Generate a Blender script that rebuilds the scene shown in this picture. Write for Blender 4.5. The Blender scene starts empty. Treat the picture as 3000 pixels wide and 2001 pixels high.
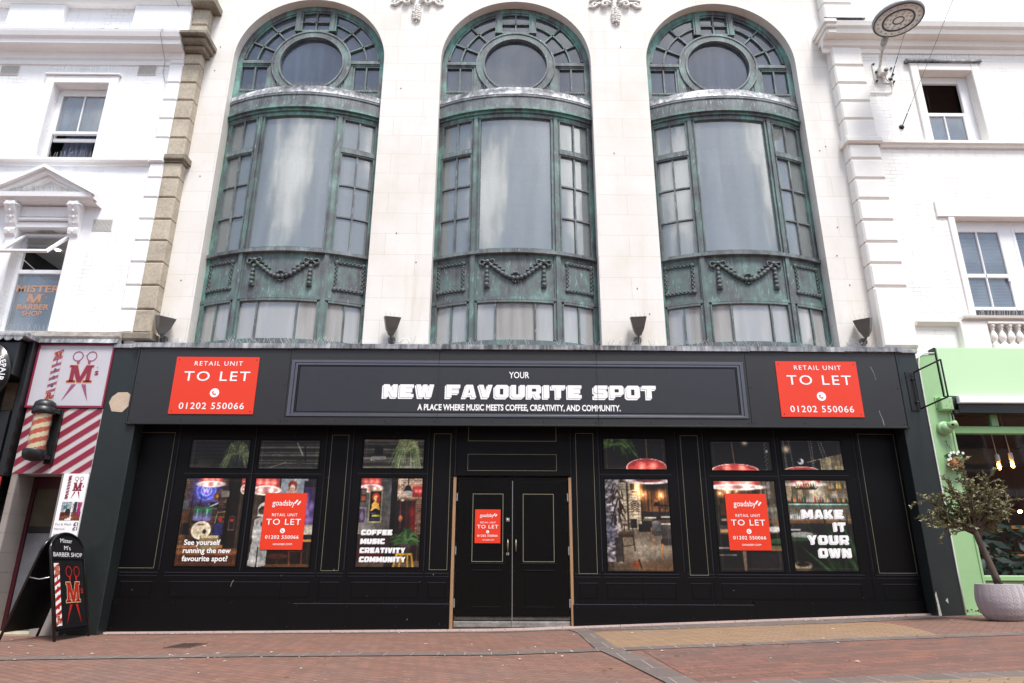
import bpy, bmesh, math, random
import numpy as np
from mathutils import Vector, Matrix, noise as mnoise
R = math.radians
random.seed(7)
C = bpy.context.scene
COL = C.collection

# ---------------------------------------------------------------- camera, sky, sun, exposure
cam_d = bpy.data.cameras.new('camera'); cam = bpy.data.objects.new('camera', cam_d); COL.objects.link(cam)
cam_d.sensor_width = 36; cam_d.lens = 23.994; cam_d.clip_end = 500
cam_d.clip_start = 0.05
PITCH, ROLL, YAW = R(18.6), 0.004, 0.008
fw = Vector((math.sin(YAW)*math.cos(PITCH), math.cos(YAW)*math.cos(PITCH), math.sin(PITCH)))
r0 = Vector((math.cos(YAW), -math.sin(YAW), 0)); u0 = r0.cross(fw)
rr = math.cos(ROLL)*r0 + math.sin(ROLL)*u0; uu = -math.sin(ROLL)*r0 + math.cos(ROLL)*u0
M4 = Matrix.Identity(4)
for i in range(3):
    M4[i][0] = rr[i]; M4[i][1] = uu[i]; M4[i][2] = -fw[i]
M4.translation = Vector((0, -11.6, 0.95))
cam.matrix_world = M4
C.camera = cam

SUN_EL, SUN_AZ = R(63), R(158)          # azimuth clockwise from +Y: behind and left of the photographer
world = bpy.data.worlds.new('World'); C.world = world; world.use_nodes = True
nt = world.node_tree; nd = nt.nodes; lk = nt.links
bg = nd['Background']; bg.inputs['Strength'].default_value = 0.098
sky = nd.new('ShaderNodeTexSky'); sky.sky_type = 'NISHITA'; sky.sun_disc = False
sky.sun_elevation = SUN_EL; sky.sun_rotation = SUN_AZ; sky.dust_density = 2.0; sky.air_density = 1.2
tc = nd.new('ShaderNodeTexCoord')
mp = nd.new('ShaderNodeMapping'); mp.inputs['Scale'].default_value = (1.0, 1.0, 2.2); mp.inputs['Location'].default_value = (1.3, 4.2, 0.9)
nz = nd.new('ShaderNodeTexNoise'); nz.inputs['Scale'].default_value = 2.6; nz.inputs['Detail'].default_value = 7; nz.inputs['Roughness'].default_value = 0.55
cr = nd.new('ShaderNodeValToRGB'); cr.color_ramp.elements[0].position = 0.50; cr.color_ramp.elements[1].position = 0.62
mx = nd.new('ShaderNodeMixRGB'); cb = nd.new('ShaderNodeValToRGB'); cb.color_ramp.elements[0].position = 0.52; cb.color_ramp.elements[0].color = (6.7, 7.05, 7.5, 1); cb.color_ramp.elements[1].position = 0.68; cb.color_ramp.elements[1].color = (14.0, 14.1, 14.3, 1); lk.new(nz.outputs[0], cb.inputs[0]); lk.new(cb.outputs[0], mx.inputs[2])
lk.new(tc.outputs['Generated'], mp.inputs[0]); lk.new(mp.outputs[0], nz.inputs['Vector']); lk.new(nz.outputs[0], cr.inputs[0])
lk.new(cr.outputs[0], mx.inputs[0]); lk.new(sky.outputs[0], mx.inputs[1]); lk.new(mx.outputs[0], bg.inputs[0])

sd = bpy.data.lights.new('sun', 'SUN'); sd.energy = 2.0; sd.angle = R(15); sd.color = (1, 0.965, 0.92)
so = bpy.data.objects.new('sun', sd); COL.objects.link(so)
sdir = Vector((math.sin(SUN_AZ)*math.cos(SUN_EL), math.cos(SUN_AZ)*math.cos(SUN_EL), math.sin(SUN_EL)))
so.rotation_euler = sdir.to_track_quat('Z', 'Y').to_euler()
vs = C.view_settings; vs.view_transform = 'Standard'; vs.look = 'None'; vs.exposure = 1.16; vs.gamma = 1
C.cycles.max_bounces = 8; C.cycles.transparent_max_bounces = 12; C.cycles.glossy_bounces = 4
C.cycles.sample_clamp_indirect = 4.0

# ---------------------------------------------------------------- materials
MATS = {}
def lin(c):
    return tuple(((x/255)/12.92 if x/255 <= 0.04045 else ((x/255+0.055)/1.055)**2.4) for x in c)
class NB:
    def __init__(s, name):
        s.m = bpy.data.materials.new(name); s.m.use_nodes = True; MATS[name] = s.m
        s.t = s.m.node_tree; s.n = s.t.nodes; s.l = s.t.links
        s.b = s.n['Principled BSDF']; s.out = s.n['Material Output']; s._tc = None
    def node(s, typ, **kw):
        x = s.n.new(typ)
        for k, v in kw.items():
            if hasattr(x, k): setattr(x, k, v)
            else: x.inputs[k].default_value = v
        return x
    def coords(s, scale=(1, 1, 1), rot=(0, 0, 0), world=True):
        if world:
            g = s.node('ShaderNodeNewGeometry'); o = g.outputs['Position']
        else:
            g = s.node('ShaderNodeTexCoord'); o = g.outputs['Object']
        m = s.node('ShaderNodeMapping'); m.inputs['Scale'].default_value = scale; m.inputs['Rotation'].default_value = rot
        s.l.new(o, m.inputs[0]); return m.outputs[0]
    def noise(s, co, scale, detail=5, rough=0.6):
        x = s.node('ShaderNodeTexNoise'); x.inputs['Scale'].default_value = scale; x.inputs['Detail'].default_value = detail
        x.inputs['Roughness'].default_value = rough; s.l.new(co, x.inputs['Vector']); return x.outputs[0]
    def ramp(s, fac, stops):
        x = s.node('ShaderNodeValToRGB'); e = x.color_ramp.elements
        while len(e) < len(stops): e.new(0.5)
        for k, (p, c) in enumerate(stops):
            e[k].position = p; e[k].color = (c, c, c, 1) if not hasattr(c, '__len__') else (*c[:3], 1)
        s.l.new(fac, x.inputs[0]); return x.outputs[0]
    def mix(s, fac, a, b, mode='MIX'):
        x = s.node('ShaderNodeMixRGB'); x.blend_type = mode
        for i, v in ((0, fac), (1, a), (2, b)):
            if isinstance(v, (int, float)): x.inputs[i].default_value = v if i == 0 else (v, v, v, 1)
            elif isinstance(v, tuple): x.inputs[i].default_value = (*v[:3], 1)
            else: s.l.new(v, x.inputs[i])
        return x.outputs[0]
    def bump(s, h, strength=0.3, dist=0.01):
        x = s.node('ShaderNodeBump'); x.inputs['Strength'].default_value = strength; x.inputs['Distance'].default_value = dist
        s.l.new(h, x.inputs['Height']); s.l.new(x.outputs[0], s.b.inputs['Normal'])
    def base(s, c):
        if isinstance(c, tuple): s.b.inputs['Base Color'].default_value = (*c[:3], 1)
        else: s.l.new(c, s.b.inputs['Base Color'])
    def rough(s, r):
        if isinstance(r, (int, float)): s.b.inputs['Roughness'].default_value = r
        else: s.l.new(r, s.b.inputs['Roughness'])

def plain(name, c, rough=0.5, var=0.15, scale=3.0, metal=0.0, bump=0.0, spec=0.5, stretch=(1, 1, 1)):
    """paint-like surface with a little patchiness and fine grain"""
    b = NB(name); co = b.coords(stretch)
    n1 = b.noise(co, scale, 6); n2 = b.noise(co, scale*9, 3)
    f = b.mix(0.4, n1, n2)
    lo = tuple(x*(1-var) for x in c); hi = tuple(min(1, x*(1+var)) for x in c)
    b.base(b.ramp(f, [(0.3, lo), (0.7, hi)])); b.rough(rough)
    b.b.inputs['Metallic'].default_value = metal; b.b.inputs['Specular IOR Level'].default_value = spec
    if bump: b.bump(n2, bump, 0.01)
    return b.m
def swizzle(b, sx=1.0):
    """vector (x+y, z) so that brickwork runs round corners"""
    g = b.node('ShaderNodeNewGeometry'); s = b.node('ShaderNodeSeparateXYZ'); b.l.new(g.outputs['Position'], s.inputs[0])
    a = b.node('ShaderNodeMath', operation='ADD'); b.l.new(s.outputs[0], a.inputs[0]); b.l.new(s.outputs[1], a.inputs[1])
    c = b.node('ShaderNodeCombineXYZ'); b.l.new(a.outputs[0], c.inputs[0]); b.l.new(s.outputs[2], c.inputs[1])
    return c.outputs[0], g.outputs['Position']

def stone_mat():
    b = NB('portland_stone'); v, pos = swizzle(b)
    br = b.node('ShaderNodeTexBrick'); b.l.new(v, br.inputs['Vector'])
    br.inputs['Scale'].default_value = 1; br.inputs['Brick Width'].default_value = 1.15; br.inputs['Row Height'].default_value = 0.437
    br.inputs['Mortar Size'].default_value = 0.004; br.inputs['Mortar Smooth'].default_value = 0.3; br.offset = 0.5
    br.inputs['Color1'].default_value = (0.775, 0.75, 0.715, 1); br.inputs['Color2'].default_value = (0.74, 0.71, 0.67, 1); br.inputs['Mortar'].default_value = (0.58, 0.53, 0.46, 1)
    n1 = b.noise(pos, 0.55, 6, 0.6); n2 = b.noise(pos, 5, 6, 0.65); n3 = b.noise(pos, 60, 3)
    c = b.mix(b.ramp(n1, [(0.48, 0.0), (0.76, 0.6)]), br.outputs[0], (0.60, 0.52, 0.41))
    c = b.mix(b.ramp(n2, [(0.55, 0.0), (0.8, 0.30)]), c, (0.60, 0.53, 0.45))
    c = b.mix(b.ramp(b.noise(b.coords((2.2, 2.2, 0.2)), 1.5, 6, 0.7), [(0.54, 0.0), (0.74, 0.4)]), c, (0.56, 0.49, 0.40))
    c = b.mix(b.ramp(b.noise(pos, 14, 2), [(0.74, 0.0), (0.80, 0.6)]), c, (0.42, 0.37, 0.31))
    b.base(c); b.rough(0.85)
    h = b.mix(0.5, br.outputs['Fac'], n3); inv = b.node('ShaderNodeInvert'); b.l.new(h, inv.inputs[1]); b.bump(inv.outputs[0], 0.25, 0.012)
    return b.m
def white_brick(name, warm, strength=0.28):
    b = NB(name); v, pos = swizzle(b)
    wob = b.node('ShaderNodeVectorMath', operation='ADD'); nn = b.node('ShaderNodeTexNoise'); nn.inputs['Scale'].default_value = 1.7; b.l.new(pos, nn.inputs['Vector'])
    sc = b.node('ShaderNodeVectorMath', operation='SCALE'); sc.inputs['Scale'].default_value = 0.02; b.l.new(nn.outputs['Color'], sc.inputs[0]); b.l.new(v, wob.inputs[0]); b.l.new(sc.outputs[0], wob.inputs[1])
    br = b.node('ShaderNodeTexBrick'); b.l.new(wob.outputs[0], br.inputs['Vector'])
    br.inputs['Scale'].default_value = 1; br.inputs['Brick Width'].default_value = 0.235; br.inputs['Row Height'].default_value = 0.082
    br.inputs['Mortar Size'].default_value = 0.005; br.inputs['Mortar Smooth'].default_value = 0.8
    n1 = b.noise(pos, 0.8, 6); n2 = b.noise(pos, 22, 3)
    c = b.mix(b.ramp(n1, [(0.45, 0), (0.75, 0.5)]), tuple(warm), tuple(x*0.9 for x in warm))
    # flaked paint and grime in some of the joints
    j = b.mix(1.0, br.outputs['Fac'], b.ramp(b.noise(pos, 2.6, 5), [(0.47, 0.0), (0.62, 1.0)]), 'MULTIPLY')
    j2 = b.mix(1.0, j, 0.9, 'MULTIPLY')
    c = b.mix(j2, c, (0.42, 0.38, 0.33))
    c = b.mix(b.ramp(b.noise(pos, 9, 2), [(0.73, 0.0), (0.77, 0.5)]), c, (0.5, 0.45, 0.4))
    st = b.noise(b.coords((3.0, 3.0, 0.25)), 1.6, 6, 0.65)
    c = b.mix(b.ramp(st, [(0.53, 0.0), (0.74, 0.42)]), c, (0.55, 0.525, 0.49))
    b.base(c); b.rough(0.6)
    inv = b.node('ShaderNodeInvert'); b.l.new(b.mix(0.3, br.outputs['Fac'], n2), inv.inputs[1]); b.bump(inv.outputs[0], strength, 0.012)
    return b.m
def copper_mat(name, green, streak=1.0):
    b = NB(name); co = b.coords((1, 1, 0.22)); co2 = b.coords((1, 1, 1))
    n1 = b.noise(co, 9, 6, 0.65); n2 = b.noise(co2, 2.2, 5, 0.6); n3 = b.noise(co, 26, 4, 0.7)
    f = b.mix(0.45, n2, n1)
    c = b.ramp(f, [(0.34, (0.045, 0.050, 0.058)), (0.46, (0.100, 0.113, 0.120)), (0.54, green), (0.68, tuple(x*1.8 for x in green))])
    c = b.mix(b.ramp(n3, [(0.58, 0.0), (0.74, 0.75*streak)]), c, (0.38, 0.50, 0.50))
    b.base(c); b.rough(0.62); b.b.inputs['Metallic'].default_value = 0.0
    b.bump(b.noise(co2, 30, 4), 0.2, 0.006); return b.m
def lead_mat(name, light):
    b = NB(name); co = b.coords((1, 1, 0.12)); co2 = b.coords((0.6, 1, 1))
    f = b.mix(0.5, b.noise(co, 12, 6, 0.7), b.noise(co2, 1.6, 3))
    c = b.ramp(f, [(0.40, (0.05, 0.05, 0.056)), (0.5, (0.21, 0.215, 0.235)), (0.62, (light, light, light*1.03))])
    b.base(c); b.rough(0.55); b.b.inputs['Metallic'].default_value = 0.15; return b.m
def glass_mat(name, tint=(0.80, 0.84, 0.88), ior=1.52, dirt=0.0, film_col=(0.74, 0.76, 0.79), streak=(6, 6, 0.35), thresh=(0.44, 0.66), low=0.45):
    b = NB(name); n, l = b.n, b.l; n.remove(b.b)
    tr = b.node('ShaderNodeBsdfTransparent'); tr.inputs[0].default_value = (*tint, 1)
    gl = b.node('ShaderNodeBsdfGlossy'); gl.inputs['Roughness'].default_value = 0.03
    wv = b.noise(b.coords((1, 1, 1)), 1.3, 2); bp = b.node('ShaderNodeBump'); bp.inputs['Strength'].default_value = 0.05; bp.inputs['Distance'].default_value = 0.05
    l.new(wv, bp.inputs['Height']); l.new(bp.outputs[0], gl.inputs['Normal'])
    fr = b.node('ShaderNodeFresnel'); fr.inputs[0].default_value = ior
    res = tr.outputs[0]
    if dirt > 0:                                  # streaked film on the pane: dust, with reflections painted into its colour
        df = b.node('ShaderNodeBsdfDiffuse'); df.inputs[0].default_value = (*film_col, 1)
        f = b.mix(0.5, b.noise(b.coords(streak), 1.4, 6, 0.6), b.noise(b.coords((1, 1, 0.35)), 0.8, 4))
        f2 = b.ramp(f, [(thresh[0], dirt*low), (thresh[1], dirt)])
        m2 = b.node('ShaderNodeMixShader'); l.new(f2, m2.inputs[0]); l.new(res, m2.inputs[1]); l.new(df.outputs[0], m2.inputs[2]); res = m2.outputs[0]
    mx = b.node('ShaderNodeMixShader'); l.new(fr.outputs[0], mx.inputs[0]); l.new(res, mx.inputs[1]); l.new(gl.outputs[0], mx.inputs[2]); res = mx.outputs[0]
    l.new(res, b.out.inputs[0]); return b.m
def emit_mat(name, c, s):
    b = NB(name); b.base((0.02, 0.02, 0.02)); b.b.inputs['Emission Color'].default_value = (*c, 1); b.b.inputs['Emission Strength'].default_value = s; return b.m
def paving_mat(name, c1, c2, mortar, w=0.20, h=0.10, rot=0.0, grime=0.5, squash=1.0):
    b = NB(name); co = b.coords((1, 1, 1), (0, 0, rot)); pos = b.coords()
    br = b.node('ShaderNodeTexBrick'); b.l.new(co, br.inputs['Vector']); br.inputs['Scale'].default_value = 1
    br.inputs['Brick Width'].default_value = w; br.inputs['Row Height'].default_value = h; br.inputs['Mortar Size'].default_value = 0.0055
    br.inputs['Mortar Smooth'].default_value = 0.25; br.inputs['Bias'].default_value = -0.1
    br.inputs['Color1'].default_value = (*c1, 1); br.inputs['Color2'].default_value = (*c2, 1); br.inputs['Mortar'].default_value = (*mortar, 1)
    n1 = b.noise(pos, 0.7, 6, 0.6); n2 = b.noise(pos, 7, 6, 0.7); n3 = b.noise(pos, 70, 3)
    g = tuple(sum(c1)/3*x for x in (0.95, 0.88, 0.82))
    c = b.mix(b.ramp(n1, [(0.46, 0.0), (0.76, grime*0.8)]), br.outputs[0], g)
    c = b.mix(b.ramp(n2, [(0.45, 0.0), (0.75, grime*0.7)]), c, tuple(x*0.55 for x in c1))
    c = b.mix(b.ramp(b.noise(pos, 3.1, 8, 0.75), [(0.62, 0.0), (0.72, 0.25)]), c, (0.42, 0.36, 0.33))
    c = b.mix(b.ramp(b.noise(pos, 26, 1), [(0.72, 0.0), (0.77, 0.7)]), c, (0.46, 0.41, 0.38))
    c = b.mix(b.ramp(b.noise(b.coords((1, 1, 1), (0, 0, 0.4)), 11, 2), [(0.70, 0.0), (0.76, 0.7)]), c, tuple(x*0.4 for x in c1))
    b.base(c); b.rough(0.8)
    inv = b.node('ShaderNodeInvert'); b.l.new(b.mix(0.35, br.outputs['Fac'], n3), inv.inputs[1]); b.bump(inv.outputs[0], 0.7, 0.010)
    return b.m
def print_mat(name, rough=0.38):
    b = NB(name); a = b.node('ShaderNodeAttribute'); a.attribute_name = 'Col'; b.l.new(a.outputs['Color'], b.b.inputs['Base Color'])
    b.rough(rough); return b.m

stone_mat(); white_brick('white_painted_wall', (0.87, 0.87, 0.88), 0.12); white_brick('cream_painted_brick', (0.85, 0.83, 0.80), 0.6)
plain('white_trim', (0.84, 0.84, 0.845), 0.55, 0.05, 1.5, bump=0.05); plain('cream_trim', (0.84, 0.81, 0.765), 0.6, 0.06, 1.5, bump=0.08)
plain('white_frame', (0.82, 0.82, 0.83), 0.35, 0.04)
copper_mat('verdigris', (0.105, 0.158, 0.150)); copper_mat('verdigris_bright', (0.105, 0.225, 0.198), 0.6); copper_mat('dark_bronze', (0.060, 0.080, 0.072), 0.25)
copper_mat('weathered_copper', (0.145, 0.166, 0.172), 1.3)
lead_mat('lead', 0.50); lead_mat('white_lead', 0.75)
plain('dark_board', (0.0032, 0.0031, 0.0037), 0.42, 0.15, 0.8, spec=0.2); plain('fascia_board', (0.0225, 0.0220, 0.0235), 0.40, 0.10, 0.6)
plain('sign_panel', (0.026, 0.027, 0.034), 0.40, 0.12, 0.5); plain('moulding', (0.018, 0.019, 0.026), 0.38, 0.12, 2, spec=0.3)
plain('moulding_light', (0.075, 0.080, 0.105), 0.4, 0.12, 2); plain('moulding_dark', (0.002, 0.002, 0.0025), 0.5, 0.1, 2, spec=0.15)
plain('dark_green_paint', (0.016, 0.021, 0.021), 0.38, 0.25, 1.2, bump=0.06); plain('gold_line', (0.21, 0.195, 0.13), 0.4, 0.1)
plain('door_black', (0.0035, 0.0033, 0.0035), 0.32, 0.2, 1.5, spec=0.2); plain('seam', (0.006, 0.006, 0.007), 0.6, 0.05); plain('screw', (0.012, 0.012, 0.013), 0.35, 0.1, metal=0.6)
plain('raw_timber', (0.33, 0.19, 0.095), 0.75, 0.25, 6, stretch=(6, 6, 0.5)); plain('steel', (0.55, 0.55, 0.55), 0.3, 0.1, metal=0.8); plain('brass', (0.30, 0.26, 0.17), 0.35, 0.2, metal=0.8)
plain('worn_step', (0.21, 0.20, 0.185), 0.9, 0.7, 5, stretch=(1, 1, 2), bump=0.5)
plain('red_sign', (0.72, 0.040, 0.012), 0.42, 0.03, 0.8); plain('white_vinyl', (0.85, 0.85, 0.85), 0.45, 0.02)
plain('grey_vinyl', (0.09, 0.09, 0.10), 0.45, 0.02); plain('maroon_wood', (0.050, 0.006, 0.012), 0.4, 0.15); plain('maroon_vinyl', (0.235, 0.022, 0.055), 0.35, 0.10, 1.3); plain('faded_maroon', (0.30, 0.075, 0.135), 0.4, 0.08); plain('orange_line', (0.62, 0.30, 0.14), 0.4, 0.05)
plain('lightbox_white', (0.52, 0.51, 0.55), 0.3, 0.05, 1.3, stretch=(1, 1, 0.4)); plain('bright_red', (0.42, 0.02, 0.015), 0.35, 0.05); plain('cream_vinyl', (0.72, 0.58, 0.33), 0.4, 0.03)
plain('black_plastic', (0.012, 0.012, 0.013), 0.3, 0.2, 4); plain('black_gloss', (0.010, 0.010, 0.011), 0.15, 0.15, 2); plain('black_paint', (0.009, 0.0095, 0.011), 0.4, 0.3, 2, bump=0.1)
plain('tan_stone', (0.43, 0.375, 0.295), 0.9, 0.40, 2.2, bump=0.35)
plain('dirty_stone', (0.23, 0.20, 0.155), 0.9, 0.6, 4, bump=0.35); plain('dirty_white', (0.52, 0.49, 0.44), 0.8, 0.5, 7, bump=0.3, stretch=(1, 1, 2))
plain('mossy_black', (0.03, 0.03, 0.022), 0.9, 0.4, 9, bump=0.4)
plain('grille', (0.62, 0.60, 0.56), 0.7, 0.1); plain('grille_hole', (0.03, 0.028, 0.025), 0.9, 0.1)
plain('flood_grey', (0.14, 0.14, 0.13), 0.45, 0.12); plain('lamp_grey', (0.33, 0.34, 0.355), 0.35, 0.05, metal=0.2); plain('lamp_face', (0.72, 0.70, 0.66), 0.35, 0.08, 9); plain('lamp_lens', (0.50, 0.49, 0.46), 0.12, 0.05)
plain('galvanised', (0.62, 0.62, 0.60), 0.45, 0.12, 5, metal=0.3); plain('wire', (0.25, 0.25, 0.25), 0.5, 0.1); plain('spike_wire', (0.52, 0.50, 0.47), 0.5, 0.1); plain('white_cable', (0.75, 0.74, 0.70), 0.5, 0.05)
plain('mint_board', (0.52, 0.75, 0.46), 0.45, 0.02, 0.5); plain('mint_paint', (0.30, 0.50, 0.25), 0.4, 0.06, 1.2, bump=0.04); plain('mint_dark', (0.20, 0.37, 0.155), 0.4, 0.08, 1.2); plain('rust', (0.10, 0.045, 0.03), 0.8, 0.3, 8)
plain('wicker', (0.45, 0.20, 0.075), 0.7, 0.3, 9); plain('white_petal', (0.85, 0.84, 0.80), 0.6, 0.03); plain('leaf_green', (0.05, 0.13, 0.035), 0.5, 0.4, 9)
def leaf_mat():
    b = NB('olive_leaf'); o = b.node('ShaderNodeNewGeometry'); f = o.outputs['Random Per Island']
    c = b.ramp(f, [(0.0, (0.040, 0.045, 0.014)), (0.35, (0.155, 0.155, 0.065)), (0.7, (0.24, 0.23, 0.11)), (0.93, (0.27, 0.26, 0.14)), (1.0, (0.24, 0.15, 0.06))])
    b.base(c); b.rough(0.55); return b.m
leaf_mat()
plain('bark', (0.105, 0.080, 0.062), 0.9, 0.35, 9, bump=0.5, stretch=(3, 3, 0.6)); plain('twig', (0.24, 0.19, 0.15), 0.85, 0.2, 9); plain('soil', (0.03, 0.022, 0.016), 0.95, 0.4, 12, bump=0.5)
plain('pot_lilac', (0.44, 0.40, 0.415), 0.7, 0.10, 3, bump=0.1)
plain('tile_white', (0.30, 0.27, 0.25), 0.3, 0.06); plain('tile_grout', (0.27, 0.24, 0.22), 0.8, 0.1)
plain('shaded_leaf', (0.012, 0.028, 0.010), 0.5, 0.4, 9); plain('room_wall', (0.72, 0.71, 0.68), 0.9, 0.1); plain('room_dark', (0.055, 0.055, 0.06), 0.9, 0.2); plain('room_brown', (0.075, 0.032, 0.014), 0.8, 0.4, 2)
plain('curtain', (0.16, 0.18, 0.26), 0.85, 0.4, 3, stretch=(8, 8, 0.2)); plain('blind_brown', (0.085, 0.038, 0.028), 0.5, 0.2); plain('blind_pale', (0.52, 0.62, 0.72), 0.5, 0.05)
plain('radiator_paint', (0.55, 0.52, 0.53), 0.5, 0.05); plain('rust_panel', (0.16, 0.05, 0.05), 0.8, 0.15)
plain('cream_tile', (0.40, 0.36, 0.25), 0.6, 0.2); plain('barber_door', (0.12, 0.125, 0.14), 0.25, 0.3, 1); plain('barber_glass', (0.075, 0.065, 0.04), 0.15, 0.3, 1)
plain('bare_ply', (0.50, 0.40, 0.30), 0.8, 0.18, 4); plain('litter', (0.60, 0.57, 0.52), 0.9, 0.3, 30); plain('dead_leaf', (0.16, 0.07, 0.03), 0.9, 0.4, 30)
plain('drain_iron', (0.085, 0.058, 0.047), 0.6, 0.4, 12)
glass_mat('clear_glass', ior=1.40); glass_mat('upper_glass', (0.60, 0.62, 0.68), 2.1, 0.16, (0.42, 0.52, 0.72))  # upper_glass: blue of the reflected sky is put into its film
glass_mat('dust_sheen_glass', (0.82, 0.85, 0.88), 2.4, 0.42, (0.66, 0.725, 0.725), (2.5, 2.5, 0.22), (0.48, 0.74), 0.6); glass_mat('pale_dust_sheen_glass', (0.90, 0.90, 0.90), 2.2, 0.60, (0.80, 0.79, 0.77), (3, 3, 0.3), (0.46, 0.70), 0.7)  # bay panes: dust plus painted pale reflections, run down in streaks
glass_mat('sash_glass', (0.75, 0.80, 0.86), 2.2, 0.45, (0.56, 0.65, 0.75), (0.5, 0.5, 0.5))
glass_mat('bulb_glass', (0.95, 0.9, 0.8), 1.3)
emit_mat('filament', (1.0, 0.42, 0.08), 42.0); emit_mat('warm_lamp', (1.0, 0.42, 0.10), 0.16); emit_mat('downlight', (1.0, 0.95, 0.85), 6.0)
paving_mat('red_brick_paving', (0.225, 0.112, 0.078), (0.160, 0.083, 0.060), (0.075, 0.045, 0.035), 0.21, 0.105, R(38), 0.45)
paving_mat('red_block_road', (0.205, 0.090, 0.063), (0.125, 0.070, 0.056), (0.070, 0.045, 0.036), 0.30, 0.17, R(-8), 0.5)
paving_mat('yellow_paving', (0.29, 0.185, 0.105), (0.24, 0.15, 0.085), (0.12, 0.075, 0.045), 0.21, 0.105, R(42), 0.3)
paving_mat('grey_paver', (0.150, 0.115, 0.100), (0.118, 0.093, 0.082), (0.33, 0.27, 0.23), 0.30, 0.60, 0, 0.25)
paving_mat('pink_kerb', (0.42, 0.30, 0.27), (0.36, 0.26, 0.23), (0.14, 0.10, 0.09), 0.9, 0.3, 0, 0.45)
print_mat('printed_vinyl'); print_mat('printed_paper', 0.6)
paving_mat('opposite_brick', (0.30, 0.13, 0.09), (0.22, 0.10, 0.07), (0.35, 0.32, 0.28), 0.22, 0.07, 0, 0.3)
plain('opposite_render', (0.74, 0.71, 0.64), 0.8, 0.1, 1); plain('opposite_window', (0.05, 0.06, 0.07), 0.1, 0.1)

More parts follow.
